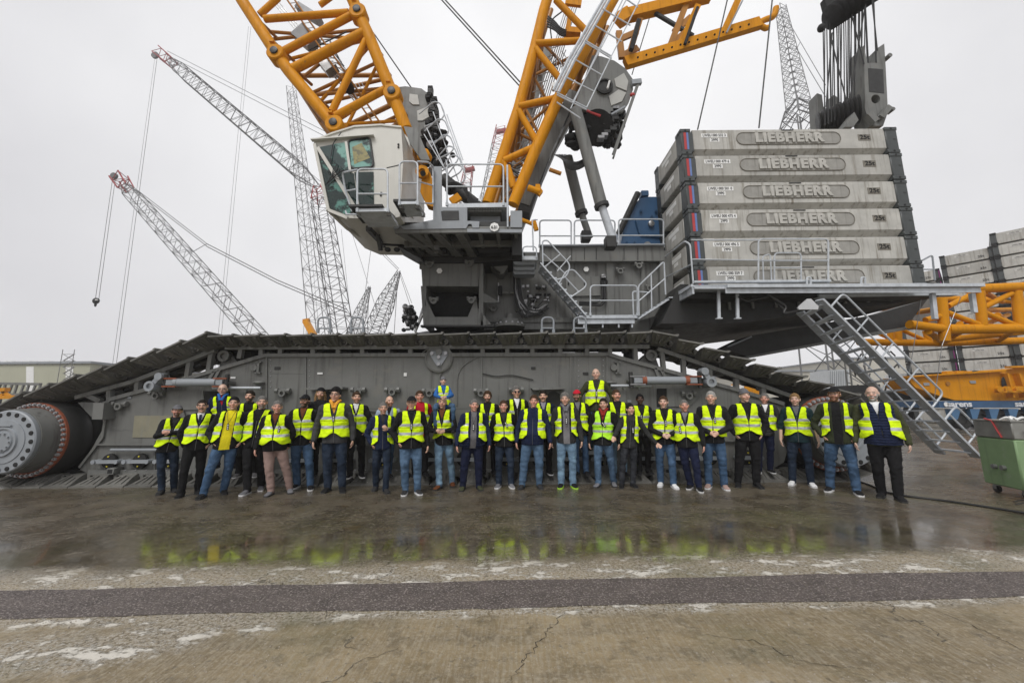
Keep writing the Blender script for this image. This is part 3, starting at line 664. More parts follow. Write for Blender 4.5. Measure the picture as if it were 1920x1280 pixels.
for k in (0,):
    b.bend([P(1018, 496, Ys), P(1017, 452, Ys), P(1026, 450, Ys), P(1070, 497, Ys), P(1062, 520, Ys), P(1040, 525, Ys)], .022, galv, 6, .15)
    b.tube(P(1017, 474, Ys), P(1063, 516, Ys), .018, galv, 6); b.tube(P(1045, 508, Ys), P(1070, 480, Ys), .018, galv, 6); b.tube(P(1022, 500, Ys), P(1050, 477, Ys), .018, galv, 6)
    b.bend([P(1046, 535, Ys), P(1062, 508, Ys), P(1075, 505, Ys), P(1100, 532, Ys), P(1096, 540, Ys), P(1066, 560, Ys)], .022, galv, 6, .15)
    b.tube(P(1058, 518, Ys), P(1086, 548, Ys), .018, galv, 6)
b.build('access_stair', crane)
b = MB()
b.pp([(1086, 591), (1196, 590), (1196, 596), (1086, 597)], 10.7, .9, galv); b.pp([(1084, 597), (1190, 597), (1190, 606), (1084, 607)], 10.75, .08, galv)
for x in (1095, 1130, 1160, 1185): b.beam(P(x, 604, 10.8), P(x, 614, 10.8), .04, .04, galv)
railpx(b, 1107, 1195, 535, 592, 10.7, (.5,), .022)
b.bend([P(1188, 592, 10.7), P(1186, 546, 10.7), P(1216, 548, 10.7)], .022, galv)
b.build('walkway', crane)
b = MB()   # sloping ramp from the walkway to the ballast deck
for Y in (10.6, 11.3):
    b.beam(P(1196, 598, Y), P(1252, 562, Y), .04, .14, galv, up=(0, 1, 0))
b.bend([P(1198, 592, 10.6), P(1197, 536, 10.6), P(1245, 490, 10.6), P(1248, 552, 10.6)], .022, galv); b.tube(P(1198, 564, 10.6), P(1247, 522, 10.6), .018, galv); b.tube(P(1221, 515, 10.6), P(1222, 580, 10.6), .02, galv)
for i in range(8): b.box(P(1200+7*i, 595-4.5*i, 10.95), (.12, .7, .03), galv)
b.build('ramp', crane)
# lower hull towards the rear and the dark carrier beam under the ballast
b = MB(); b.prism([P(1238, 470, 11.4), P(1262, 470, 11.4), P(1262, 622, 11.4), P(1180, 622, 11.4), P(1180, 606, 11.4), P(1238, 590, 11.4)], (0, 3.0, 0), g_body); b.build('hull_side', crane)
b = MB()
zb2 = P(1300, 618, 11.5).z; zt2 = P(1300, 560, 11.5).z
b.prism([V((P(1215, 600, 11.5).x, 10.5, zb2)), V((P(1350, 600, 11.5).x, 10.5, zb2)), V((P(1640, 600, 11.5).x, 10.5, zb2+.55)), V((P(1690, 560, 11.5).x, 10.5, zt2+.15)), V((P(1250, 560, 11.5).x, 10.5, zt2+.15))], (0, 5.2, 0), g_dark)
for i in range(9): b.beam(V((6.0+.8*i*.8, 10.45, zb2+.35+i*.03)), V((6.0+.8*i*.8, 10.45, zt2)), .06, .05, g_body)
b.beam(V((5.2, 10.4, zt2-.25)), V((10.4, 10.4, zt2-.05)), .12, .12, g_body)
b.build('rear_underframe', crane)
b = MB()   # long boxed tail arm
b.prism([P(1360, 652, 12.6), P(1408, 629, 12.6), P(1640, 590, 12.6), P(1740, 560, 12.6), P(1700, 612, 12.6), P(1640, 622, 12.6), P(1400, 668, 12.6)], (0, .9, 0), g_dark)
b.prism([P(1400, 668, 12.55), P(1640, 622, 12.55), P(1705, 612, 12.55), P(1705, 617, 12.55), P(1640, 628, 12.55), P(1400, 672, 12.55)], (0, 1.0, 0), g_body)
b.beam(P(1364, 650, 12.5), P(1408, 631, 12.5), .1, .05, g_light); b.build('tail_arm', crane)
# galvanised deck round the ballast
YD = 9.55
b = MB()
b.beam(P(1300, 529, YD), P(1555, 527, YD), .05, .12, galv, up=(0, 1, 0)); b.beam(P(1300, 541, YD), P(1365, 541, YD), .05, .15, galv, up=(0, 1, 0))
b.beam(P(1360, 538, YD-.05), P(1838, 536, YD-.05), .08, .21, galv, up=(0, 1, 0)); b.beam(P(1360, 545.5, YD-.06), P(1838, 544, YD-.06), .12, .03, galv, up=(0, 1, 0))
b.beam(P(1530, 556, YD+.5), P(1790, 552, YD+.5), .08, .2, galv, up=(0, 1, 0))
A, E = P(1300, 545, YD), P(1252, 572, 11.6); b.beam(A, E, .05, .16, galv); b.beam(P(1298, 536, YD+.02), P(1250, 562, 11.6), .05, .1, galv)
zdk = P(1360, 531, YD).z; b.box(((4.5+10.6)/2, YD+.35, zdk-.06), (6.0, .7, .05), galv)
for x in (1347, 1382): b.beam(P(x, 545, YD+.2), P(x+1, 596, YD+.2), .07, .05, galv); b.box(P(x+1, 597, YD+.2), (.14, .1, .03), galv)
for x in (1748, 1822): b.beam(P(x, 550, YD+.1), P(x+5, 598 if x < 1800 else 586, YD+.1), .1, .08, galv)
b.build('ballast_deck', crane)
b = MB(); railpx(b, 1422, 1553, 448, 530, YD, (.5,), .022); railpx(b, 1452, 1502, 474, 530, YD+.25, (.5,), .02); b.bend([P(1432, 530, YD+.2), P(1430, 480, YD+.2), P(1444, 476, YD+.2), P(1447, 530, YD+.2)], .018, galv)
b.bend([P(1300, 532, YD), P(1294, 458, YD), P(1284, 452, YD+.1), P(1246, 482, 11.5), P(1250, 560, 11.5)], .022, galv); b.tube(P(1297, 495, YD), P(1248, 520, 11.5), .018, galv)
b.bend([P(1296, 450, YD), P(1424, 450, YD)], .02, galv); b.tube(P(1298, 486, YD), P(1424, 488, YD), .018, galv)
b.bend([P(1728, 528, 10.2), P(1722, 492, 10.2), P(1748, 478, 10.2), P(1753, 526, 10.2)], .022, g_light); b.tube(P(1724, 505, 10.2), P(1752, 505, 10.2), .018, g_light)
b.build('guard_rail', crane)
for x in (1518, 1620):
    b = MB(); b.bend([P(x-5, 538, YD-.12), P(x-5, 520, YD-.12), P(x+2, 520, YD-.12), P(x+2, 538, YD-.12)], .025, galv); b.build('hook_lug', crane)
# long galvanised stair down to the yard
N0, N1 = P(1536, 562, 9.35), P(1832, 857, 10.0); S0, S1 = P(1500, 585, 9.95), P(1763, 849, 10.55)
def stringer(b, a, e, ht): b.beam(a, e, .05, ht, galv, up=(-.55, .83, 0) if False else (0, 1, 0))
b = MB(); stringer(b, N0, N1, .24); b.build('stringer', crane)
b = MB(); stringer(b, S0, S1, .24); b.build('stringer', crane)
up = (N1-N0).normalized()
for i in range(15):
    t = .03+.94*i/14; a, e = N0.lerp(N1, t), S0.lerp(S1, t); b = MB(); b.beam(a, e, .20, .035, galv, up=(0, 0, 1)); b.build('tread', crane)
def hand(a0, a1, t0, t1, h=.95, cont=True):
    b = MB(); p0, p1 = a0.lerp(a1, t0), a0.lerp(a1, t1); k = V((.30, -.0, .42)).normalized(); k = V((a1-a0)).normalized(); perp = V((-k.z, 0, k.x)); 
    if perp.z < 0: perp = -perp
    ht = h*.62
    b.bend([p0, p0+perp*ht, p1+perp*ht, p1], .024, galv, 7, .14); b.tube(p0+perp*ht*.5, p1+perp*ht*.5, .02, galv)
    n = max(1, int((p1-p0).length/.75))
    for i in range(1, n): q = p0.lerp(p1, i/n); b.tube(q, q+perp*ht, .02, galv)
    b.build('handrail', crane)
hand(N0, N1, .06, .70); hand(N0, N1, .78, .93); hand(S0, S1, .04, .74); hand(S0, S1, .80, .96)
plate = mat('drilled_plate', (.55, .56, .56), .45, .3, .1, 5)
b = MB(); b.prism([P(1496, 577, 9.3), P(1500, 572, 9.3), P(1514, 560, 9.3), P(1521, 560, 9.3), P(1535, 574, 9.3), P(1534, 580, 9.3), P(1498, 580, 9.3)], (0, .04, 0), plate); b.build('end_plate', crane)
b = MB(); b.bend([P(1440, 552, 9.6), P(1475, 575, 9.6), P(1468, 588, 9.6), P(1500, 582, 9.5)], .03, black); b.bend([P(1410, 555, 9.7), P(1450, 560, 9.7), P(1474, 584, 9.6)], .025, black); b.bend([P(1385, 556, 9.7), P(1400, 565, 9.7), P(1440, 556, 9.6)], .025, black); b.build('hose_bundle', crane)
b = MB()
for a, e in (((1802, 556, 9.8), (1766, 648, 9.8)), ((1727, 562, 9.9), (1705, 700, 9.9)), ((1766, 648, 9.8), (1750, 760, 9.8))): b.tube(P(*a), P(*e), .008, steel, 5)
b.build('stair_cable', crane)
# --- cab
YC = 8.6
cab = empty('cab', P(680, 380, YC+1)); cab.parent = crane; cab.matrix_parent_inverse = Matrix.Translation(-crane.location)
CABL = V(cab.location)
def sub(b, name):
    o = b.build(name, None); o.parent = cab; o.matrix_parent_inverse = Matrix.Translation(-CABL); return o
prof = [(588, 270), (590, 262), (622, 248), (664, 235), (714, 232), (752, 236), (756, 300), (750, 406), (735, 410), (652, 409), (616, 394), (609, 360)]
b = MB(); b.pp(prof, YC, 2.3, cream); sub(b, 'cab_shell')
b = MB(); b.beam(P(584, 263, YC-.06), P(701, 254, YC-.06), .1, .03, cream); b.pp([(588, 262), (622, 248), (664, 235), (714, 232), (752, 236), (752, 239), (714, 235), (664, 238), (622, 251), (588, 265)], YC-.03, 2.36, cream); sub(b, 'roof_edge')
glass = mat('tinted_glass', (.015, .04, .036), .08, 0, .3, 3, spec=.8, wear=((.20, .42, .36), 1.7, .50, .9))  # pale teal patches paint reflections into the glass colour
glass_d = mat('dark_glass', (.008, .022, .018), .1, 0, .3, 3, spec=.6, wear=((.12, .30, .25), 2.4, .58, .8))  # same painted reflections, sparser and dimmer
wins = [([(597, 276), (649, 266), (655, 318), (652, 322), (640, 318), (598, 279)], glass), ([(596, 285), (606, 300), (640, 345), (668, 396), (650, 402), (619, 391)], glass_d),
        ([(601, 283), (650, 322), (663, 325), (672, 395), (666, 396)], glass_d), ([(664, 323), (700, 322), (701, 390), (675, 393)], glass_d)]
for k, (w_, gm) in enumerate(wins):
    b = MB(); b.pp(w_, YC-.02, .019, gm); sub(b, 'window')
b = MB(); q = [(653, 264), (693, 258), (700, 308), (697, 313), (662, 316), (656, 310)]
b.bend([P(x, y, YC-.03) for x, y in q], .025, black, 6, .08, closed=True); b.pp(q, YC-.025, .02, glass); b.pp([(660, 276), (678, 268), (694, 296), (664, 308)], YC-.027, .004, mat('seat_reflection', (.23, .20, .06), .4, 0, .3, 9, wear=((.06, .06, .03), 5, .5, .7))); sub(b, 'door_window')
b = MB(); b.beam(P(596, 277, YC-.05), P(671, 398, YC-.05), .08, .05, cream, up=(0, 1, 0)); b.beam(P(649, 266, YC-.04), P(657, 322, YC-.04), .06, .04, cream, up=(0, 1, 0)); b.beam(P(590, 270, YC-.04), P(616, 394, YC-.04), .07, .05, cream, up=(0, 1, 0)); b.beam(P(616, 394, YC-.04), P(652, 409, YC-.04), .07, .05, cream, up=(0, 1, 0)); sub(b, 'window_frame')
b = MB()    # glazed foot of the cab
b.prism([P(616, 396, YC+.05), P(648, 408, YC+.05), P(700, 440, YC+1.4), P(706, 452, YC+1.6), P(684, 446, YC+1.6)], (0, .02, -.02), glass); b.bend([P(613, 392, YC), P(650, 428, YC+.6), P(684, 448, YC+1.5), P(712, 455, YC+1.9)], .04, cream); sub(b, 'foot_window')
b = MB()
for i in range(6): b.bend([P(628+i*3, 300+i*8, YC-.12), P(622, 330, YC-.1), P(612, 345, YC-.06)], .008, black)
b.bend([P(640, 248, YC-.04), P(624, 270, YC-.06), P(616, 325, YC-.06)], .01, black); b.bend([P(612, 345, YC-.1), P(640, 320, YC-.3), P(700, 318, YC-.35)], .012, black); b.bend([P(725, 315, YC-.3), P(748, 310, YC-.3), P(757, 302, YC-.3)], .012, black); sub(b, 'wiper')
for x, y in ((747, 271), (747, 276), (715, 362), (714, 366)):
    b = MB(); b.box(P(x, y, YC-.012), (.04, .02, .04), voidm); sub(b, 'marker')
b = MB(); b.pp([(757, 237), (781, 240), (806, 300), (790, 300), (768, 268)], YC+.5, .1, g_body); sub(b, 'rear_plate')
b = MB(); b.pp([(757, 250), (768, 262), (770, 400), (756, 403)], YC+.8, .3, cream); sub(b, 'rear_panel')
for Y in (YC+.5, YC+1.0):
    pass
# cab balconies
b = MB(); b.pp([(666, 391), (728, 390), (728, 396), (668, 397)], YC-.75, .75, galv); A = P(668, 397, YC-.75); 
b.box(P(698, 397, YC-.4)+V((0, 0, -.06)), (.72, .8, .05), g_dark)
railpx(b, 670, 727, 317, 398, YC-.75, (.42,), .022); b.bend([P(670, 318, YC-.75), P(642, 324, YC-.2), P(648, 360, YC-.1), P(660, 396, YC-.1)], .022, galv); b.tube(P(668, 355, YC-.75), P(650, 358, YC-.15), .02, galv); b.bend([P(648, 396, YC-.1), P(650, 402, YC-.6), P(668, 402, YC-.75)], .02, galv)
for x in (672, 728): b.beam(P(x, 400, YC-.7), P(x+14, 412, YC+.3), .08, .08, g_body)
sub(b, 'cab_balcony')
b = MB(); b.pp([(750, 376), (782, 376), (782, 382), (750, 383)], YC-.55, .6, galv); b.box(P(766, 390, YC-.2), (.5, .7, .06), g_dark)
railpx(b, 749, 783, 303, 385, YC-.55, (.5,), .022); b.bend([P(783, 303, YC-.55), P(802, 304, YC-.2), P(812, 312, YC+.3), P(812, 382, YC+.3), P(783, 380, YC-.5)], .022, galv); b.tube(P(783, 340, YC-.55), P(812, 348, YC+.3), .018, galv)
for x in (752, 782): b.beam(P(x, 386, YC-.5), P(x+12, 404, YC+.4), .09, .09, g_body)
sub(b, 'cab_balcony')
# --- platform carrying the cab
YPf = 8.95
b = MB()
# galvanised-grey side frame with its cut-outs
b.pp([(738, 426), (746, 416), (754, 424), (812, 412), (813, 312), (828, 312), (828, 388), (876, 389), (876, 414), (899, 415), (898, 427), (886, 427), (884, 420), (878, 420), (874, 428), (756, 430), (750, 423), (745, 429), (738, 429)], YPf, .06, g_light)
b.pp([(827, 396), (832, 395), (860, 395), (861, 412), (829, 413)], YPf-.012, .01, g_dark)
b.build('side_bracket', crane)
zpf = P(860, 428, YPf).z
XL, XR = P(740, 428, YPf).x, P(979, 430, YPf).x
b = MB()
b.box(((XL+XR)/2, YPf+1.35, zpf+.14), (XR-XL, 2.6, .10), g_dark)
for i in range(7):
    x = XL+.25+i*(XR-XL-.4)/6; b.beam((x, YPf+.1, zpf+.02), (x+.05, YPf+2.6, zpf+.02), .09, .16, g_body, up=(0, 0, 1))
for y in (.06, .9, 1.8, 2.6): b.beam((XL, YPf+y, zpf-.02), (XR, YPf+y, zpf-.02), .08, .16, g_body)
b.pp([(876, 429), (979, 430), (979, 436), (876, 435)], YPf-.02, .06, g_light); b.pp([(838, 382), (952, 380), (954, 388), (838, 389)], YPf, 1.1, galv)
b.pp([(878, 390), (940, 390), (940, 397), (878, 397)], YPf+.1, .7, g_body); b.pp([(882, 400), (938, 400), (938, 424), (882, 424)], YPf+.35, .3, g_light); b.pp([(957, 395), (979, 395), (979, 426), (957, 426)], YPf-.02, .4, g_light)
b.pp([(960, 436), (979, 436), (979, 478), (960, 478)], YPf+.5, .3, g_dark)
for i in range(12): b.beam(P(880+i*5, 391, YPf+.05), P(880+i*5, 397, YPf+.05), .01, .02, g_dark)
b.build('cab_platform', crane)
b = MB(); b.lathe(P(927, 426, YPf-.05), (0, -1, 0), [(.0001, 0), (.115, 0), (.115, .012), (.0001, .012)], white, 8); o = b.build('number_plate', crane)
o = put('lettering', text_mesh('6.21', .095, black, .01, .002), P(927, 426, YPf-.07), crane)
b = MB(); railpx(b, 838, 944, 308, 386, YPf, (.46,), .022); b.bend([P(952, 426, YPf), P(951, 310, YPf)], .025, galv); b.bend([P(838, 310, YPf), P(838, 308, YPf), P(836, 300, YPf+2)], .02, galv)
b.bend([P(836, 300, YPf+2.3), P(930, 330, YPf+2.3)], .02, galv) if False else None
b.build('guard_rail', crane)
b = MB()
for i, (x, y) in enumerate(((800, 415), (870, 428))):
    pass
b.pp([(792, 322), (806, 322), (813, 342), (813, 388), (800, 384), (788, 360)], YPf+.35, .25, yel); b.lathe(P(793, 325, YPf+.35), (0, -1, 0), [(.17, 0), (.17, .1), (.08, .1), (.08, .05)], yel, 20); b.tube(P(793, 325, YPf+.2), P(793, 325, YPf+.4), .07, black, 14); b.build('pivot_arm', crane)
# dark support arms under the platform, running back to the hull
b = MB()
for x0_, x1_, w_ in ((752, 838, .2), (818, 872, .22), (862, 894, .24), (775, 850, .14)): b.beam(P(x0_, 432, YPf+.1), P(x1_, 486, YB1-.4), .2, w_, g_body)
b.build('support_arm', crane)
b = MB(); b.pp([(786, 482), (985, 474), (985, 486), (900, 492), (786, 492)], YB1-.9, 1.6, g_dark); b.pp([(735, 452), (786, 476), (790, 486), (740, 458)], YB1-1.3, .8, g_dark); b.pp([(890, 437), (956, 437), (956, 472), (898, 474)], YPf+1.1, .3, g_dark); b.pp([(842, 438), (874, 438), (880, 462), (850, 464)], YPf+1.0, .1, g_body)
for x in (727, 744): b.ell(P(x, 468, YPf+.5), (.08, .08, .06), voidm)
b.tube(P(715, 458, YPf+.4), P(783, 462, YPf+1.8), .03, g_dark); b.beam(P(708, 440, YPf), P(714, 470, YPf+.2), .08, .08, g_dark); b.beam(P(690, 428, YC), P(722, 462, YPf+1.5), .1, .12, g_dark)
b.build('underframe', crane)
b = MB()
for i in range(30): x, y = rs.uniform(790, 838), rs.uniform(438, 474); b.box(P(x, y, YPf+.9+rs.random()), (rs.uniform(.05, .16), .12, rs.uniform(.04, .12)), rs.choice([voidm, steel, g_dark]), bev=.01)
for i in range(8): b.bend([P(836+i, 428, YPf+.5), P(848, 440+i*2, YPf+.6), P(876, 436+i, YPf+.6)], .02, black)
b.build('valve_block', crane)
b = MB(); b.pp([(905, 487), (950, 488), (952, 500), (944, 513), (936, 514)], YB1-.5, .5, g_body); b.bend([P(912, 490, YB1-.52), P(920, 492, YB1-.52), P(926, 504, YB1-.52), P(938, 512, YB1-.52)], .03, black); b.build('gusset', crane)
b = MB()
for y in (490, 500, 508): b.pp([(962, y), (1004, y), (1002, y+6), (965, y+6)], YB1-.8+.15*(y-490)/10, .35, g_light)
b.pp([(979, 480), (1008, 480), (1008, 487), (979, 487)], YB1-1, .8, galv); railpx(b, 980, 1006, 462, 484, YB1-1, (.5,), .018); b.bend([P(1000, 470, 10.4), P(998, 412, 10.4), P(1008, 412, 10.4)], .02, galv)
b.build('step', crane)
# hydraulic motors hanging at the front
b = MB()
for i in range(60): x, y = rs.gauss(770, 5), rs.uniform(575, 620); b.ell(P(x, y, 11+rs.uniform(-.2, .2)), (rs.uniform(.03, .1), .08, rs.uniform(.03, .1)), rs.choice([voidm, steel, g_dark]), 7, 5)
b.beam(P(792, 590, 11), P(778, 622, 11), .12, .05, white); b.beam(P(796, 568, 11), P(786, 600, 11), .06, .05, steel); b.build('hydraulic_motor', crane)
# --- blue winch housing
b = MB(); b.pp([(1163, 465), (1170, 420), (1186, 388), (1200, 372), (1212, 369), (1240, 369), (1240, 465)], 12.2, 2.2, blue); b.tube(P(1196, 362, 12.1), P(1160, 438, 12.1), .1, g_dark); b.box(P(1207, 366, 12.3), (.25, .3, .2), blue, bev=.02)
b.bend([P(1192, 412, 12.15), P(1200, 440, 12.15), P(1240, 444, 12.15)], .03, blue); b.lathe(P(1220, 421, 12.2), (0, -1, 0), [(.1, 0), (.1, .1), (.05, .12)], steel, 12); b.lathe(P(1212, 462, 12.2), (0, -1, 0), [(.12, 0), (.12, .12), (.06, .12)], steel, 14)
for x, y in ((1202, 395), (1230, 395), (1222, 405), (1175, 455), (1190, 455)): b.tube(P(x, y, 12.2), P(x, y, 12.1), .04, blue, 8)
b.build('winch_housing', crane)
# --- backstay gantry and pulley sheaves over the ballast
YG = 11.2
b = MB()
arcl = [(1642-8.5*math.sin(PI*i/8), 186-8.5*math.cos(PI*i/8)) for i in range(9)]; arcr = [(1642+8.5*math.sin(PI*i/8), 186+8.5*math.cos(PI*i/8)) for i in range(9)]
b.pp([(1620, 85), (1626, 118), (1642, 118)]+arcl+[(1642, 236), (1632, 236), (1622, 205)], YG, .5, g_body)
b.pp([(1642, 236)]+arcr+[(1642, 118), (1646, 90), (1658, 82), (1661, 130), (1665, 210), (1656, 236)], YG, .5, g_body)
b.pp([(1628, 128), (1656, 130), (1658, 175), (1630, 172)], YG-.01, .01, g_dark)
b.beam(P(1626, 215, YG-.1), P(1640, 230, YG-.1), .2, .2, g_body); b.beam(P(1650, 222, YG-.1), P(1666, 202, YG-.1), .16, .16, g_body)
b.lathe(P(1664, 108, YG), (0, -1, 0), [(.07, -.1), (.07, .1), (.04, .1)], g_body, 14); b.lathe(P(1670, 208, YG), (0, -1, 0), [(.06, -.1), (.06, .1), (.03, .1)], g_body, 14)
b.pp([(1532, 175), (1541, 178), (1544, 200), (1548, 204), (1548, 238), (1536, 238)], YG+1, .4, g_body); b.pp([(1556, 184), (1564, 178), (1572, 184), (1576, 215), (1556, 215)], YG+1.6, .2, g_body)
b.build('gantry_frame', crane)
b = MB()
for i in range(9):
    c = P(1610-i*8.5, 206+i*3.6, YG+.1+i*.1); b.lathe(c, V((-.85, .5, 0)), [(.42, 0), (.46, .02), (.38, .07), (.46, .12), (.42, .14)], g_dark, 24)
b.pp([(1588, 228), (1602, 210), (1610, 225), (1600, 238), (1584, 238)], YG-.2, .3, g_body)
b.build('sheave_set', crane)
b = MB()
for i in range(9):
    c = P(1556+i*11, 34-i*7, YG+.1+.04*i); b.lathe(c, V((.85, -.2, .45)), [(.34, 0), (.38, .03), (.32, .08), (.38, .13), (.34, .16)], voidm, 24)
b.ell(P(1540, 53, YG+.1), (.12, .12, .14), voidm); b.pp([(1546, -4), (1660, -30), (1618, -2), (1558, 26), (1550, 12)], YG, .2, voidm); b.build('upper_sheave_set', crane)
for i in range(15):
    b = MB(); x = 1546+i*5.4; b.tube(P(x+rs.uniform(-1, 4), 44-i*3.4, YG+.5), P(x+rs.uniform(-3, 7), 232-i*3.0, YG+.6), .015, rope, 5); b.build('hoist_rope', crane)
tops = [(1543, 40), (1550, 40), (1556, 45), (1563, 40), (1569, 40), (1575, 40), (1582, 35), (1590, 30), (1596, 25), (1603, 15), (1610, 10), (1616, 5), (1622, 0)]
for i, (x, y) in enumerate(tops):
    b = MB(); x2 = 1547+i*6.1; y2 = 236-i*3.4 if i < 9 else 185; b.tube(P(x, y, YG+.2), P(x2, y2, YG+.3), .017, rope, 5); b.build('hoist_rope', crane)
for (a, e) in (((1556, 62), (1588, 195)), ((1560, 62), (1549, 200)), ((1596, 25), (1620, 120)), ((1624, 0), (1592, 195)), ((1635, 0), (1645, 95)), ((1638, 0), (1643, 118)), ((1622, 0), (1628, 118))):
    b = MB(); b.tube(P(*a, YG+.1), P(*e, YG), .02, rope, 5); b.build('hoist_rope', crane)
for (a, e, Y) in (((1366, -10), (1308, 243), 11), ((1449, -10), (1423, 240), 11), ((826, -2), (978, 166), 12), ((830, -5), (984, 164), 12), ((703, 66), (772, 166), 12), ((1222, 20), (1185, 140), 13)):
    b = MB(); b.tube(P(*a, Y), P(*e, Y), .022, rope, 6); b.build('stay_rope', crane)
# ------------------------------------------------------------------ booms of the crane
def lerp_(a, b, t): return a+(b-a)*t
def boom_empty(name, loc):
    e = empty(name, loc); e.parent = crane; e.matrix_parent_inverse = Matrix.Translation(-crane.location); e['_l'] = 1; del e['_l']; return e
def subp(b, name, par):
    o = b.build(name, None); o.parent = par; o.matrix_parent_inverse = Matrix.Translation(-V(par.location)); return o
def T(b, a, c, r, m=yel, n=12, Y=10.0, dy=0): b.tube(P(*a, Y)+V((0, dy, 0)), P(*c, Y)+V((0, dy, 0)), r, m, n)
mb_ = boom_empty('main_boom', P(700, 240, 10))
YM = 10.0; W = 2.7
Lc = [(441, -22), (455, 3), (522, 107), (541, 133), (631, 240)]; Rc = [(648, -28), (662, 2), (674, 30), (690, 64), (738, 182), (762, 243)]
for ch in (Lc, Rc):
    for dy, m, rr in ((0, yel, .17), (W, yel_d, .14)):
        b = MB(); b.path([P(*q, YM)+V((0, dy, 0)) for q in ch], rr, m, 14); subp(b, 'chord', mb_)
for q in ((522, 107), (674, 30), (738, 181), (631, 239)):
    b = MB(); c = P(*q, YM)+V((0, -.16, 0)); b.lathe(c, (0, -1, 0), [(.25, -.3), (.25, .02), (.22, .05), (.12, .05)], yel, 24); b.lathe(c+V((0, -.04, 0)), (0, -1, 0), [(.11, 0), (.11, .05), (.08, .06)], black, 18)
    for k in (-.09, .09): b.box(c+V((-.12, .1, .25+k)), (.12, .3, .05), yel)
    subp(b, 'pin_joint', mb_)
near = [((487, 28), (522, -4), .09), ((496, 36), (654, 24), .10), ((530, 98), (658, 30), .11), ((550, 130), (682, 62), .14), ((622, 210), (686, 76), .10), ((627, 219), (722, 168), .11), ((440, -30), (640, -60), .1), ((600, 10), (655, -30), .08)]
for a, c, r in near:
    b = MB(); T(b, a, c, r, yel); subp(b, 'brace', mb_)
# far face braces and the lacing through the depth
for a, c, r in (((455, 3), (662, 2), .08), ((522, 107), (674, 30), .08), ((541, 133), (690, 64), .09), ((541, 133), (738, 182), .08), ((590, 190), (715, 120), .08), ((631, 240), (738, 182), .09), ((490, 50), (668, 10), .07), ((500, 70), (674, 30), .06), ((560, 155), (700, 90), .06)):
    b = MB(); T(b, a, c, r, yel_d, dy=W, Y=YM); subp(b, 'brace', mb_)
for a, c, r in (((500, 72), (455, 3), .06), ((522, 107), (560, 155), .07), ((541, 133), (600, 205), .07), ((738, 182), (700, 90), .07), ((674, 30), (690, 64), .06), ((631, 240), (590, 190), .07), ((690, 64), (715, 120), .06), ((662, 2), (680, 40), .06), ((455, 3), (455, 3), .06), ((522, 107), (522, 107), .08), ((674, 30), (674, 30), .08), ((738, 182), (738, 182), .09), ((631, 240), (631, 240), .09), ((600, 205), (622, 230), .05), ((715, 120), (750, 215), .06)):
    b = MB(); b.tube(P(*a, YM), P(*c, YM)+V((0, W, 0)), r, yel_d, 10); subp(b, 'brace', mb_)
for dy, sh_ in ((.95, 10),):
    for ch in (Lc, Rc):
        b = MB(); b.path([P(*q, YM)+V((0, dy, 0)) for q in ch], .075, yel, 10); subp(b, 'inner_chord', mb_)
    for a, c in (((470, 20), (655, 0)), ((496, 62), (668, 20)), ((522, 107), (655, 0)), ((541, 133), (690, 64)), ((560, 156), (674, 30)), ((590, 192), (712, 116)), ((612, 218), (690, 64)), ((631, 240), (738, 182)), ((590, 192), (738, 182)), ((455, 3), (668, 20)), ((541, 133), (712, 116))):
        b = MB(); b.tube(P(*a, YM)+V((0, dy, 0)), P(*c, YM)+V((0, dy, 0)), .05, yel_d if (a[0]+c[0]) % 2 else yel, 8); subp(b, 'inner_brace', mb_)
    for k in range(11):
        t = k/10; a = P(lerp_(455, 631, t), lerp_(3, 240, t), YM); c = P(lerp_(662, 745, t), lerp_(2, 205, t), YM)
        for q, w_ in ((a, .05), (c, .05)):
            b = MB(); b.tube(q, q+V((.15 if k % 2 else -.15, dy, .2)), w_, yel_d, 7); subp(b, 'lacing', mb_)
b = MB()
for o_ in (0, 14): b.tube(P(530+o_, -12, YM+.8), P(700+o_, 232, YM+.8), .03, yel_d, 6)
for k in range(26): t = k/26; b.tube(P(530+170*t, -12+244*t, YM+.8), P(544+170*t, -14+244*t, YM+.8), .014, galv, 4)
subp(b, 'boom_ladder', mb_)
b = MB()     # walkway, hoses and boxes inside the boom
for i in range(3): b.tube(P(500+i*6, -10, YM+1.2), P(665+i*5, 190, YM+1.2), .025, steel, 5)
b.beam(P(560, 60, YM+1), P(590, 85, YM+1), .3, .5, g_light); b.beam(P(608, 115, YM+1), P(624, 134, YM+1), .3, .4, steel); b.beam(P(560, 15, YM+1), P(600, 40, YM+1), .3, .2, g_light)
for i in range(9): b.bend([P(585+i*5, 60+i*8, YM+1.1), P(612+i*3, 56+i*9, YM+1.3), P(620+i*5, 84+i*8, YM+1.1)], .018, black if i % 2 else galv, 5)
b.tube(P(578, 95, YM+.9), P(650, 60, YM+.9), .02, black); b.lathe(P(657, 171, YM+.8), (0, -1, 0), [(.13, 0), (.16, .1), (.16, .3), (.1, .35)], voidm, 16)
for i in range(8): b.tube(P(636+i*6, 165-i*1.5, YM+1.5), P(642+i*6, 178-i*1.5, YM+1.5), .012, galv, 5)
subp(b, 'boom_fittings', mb_)
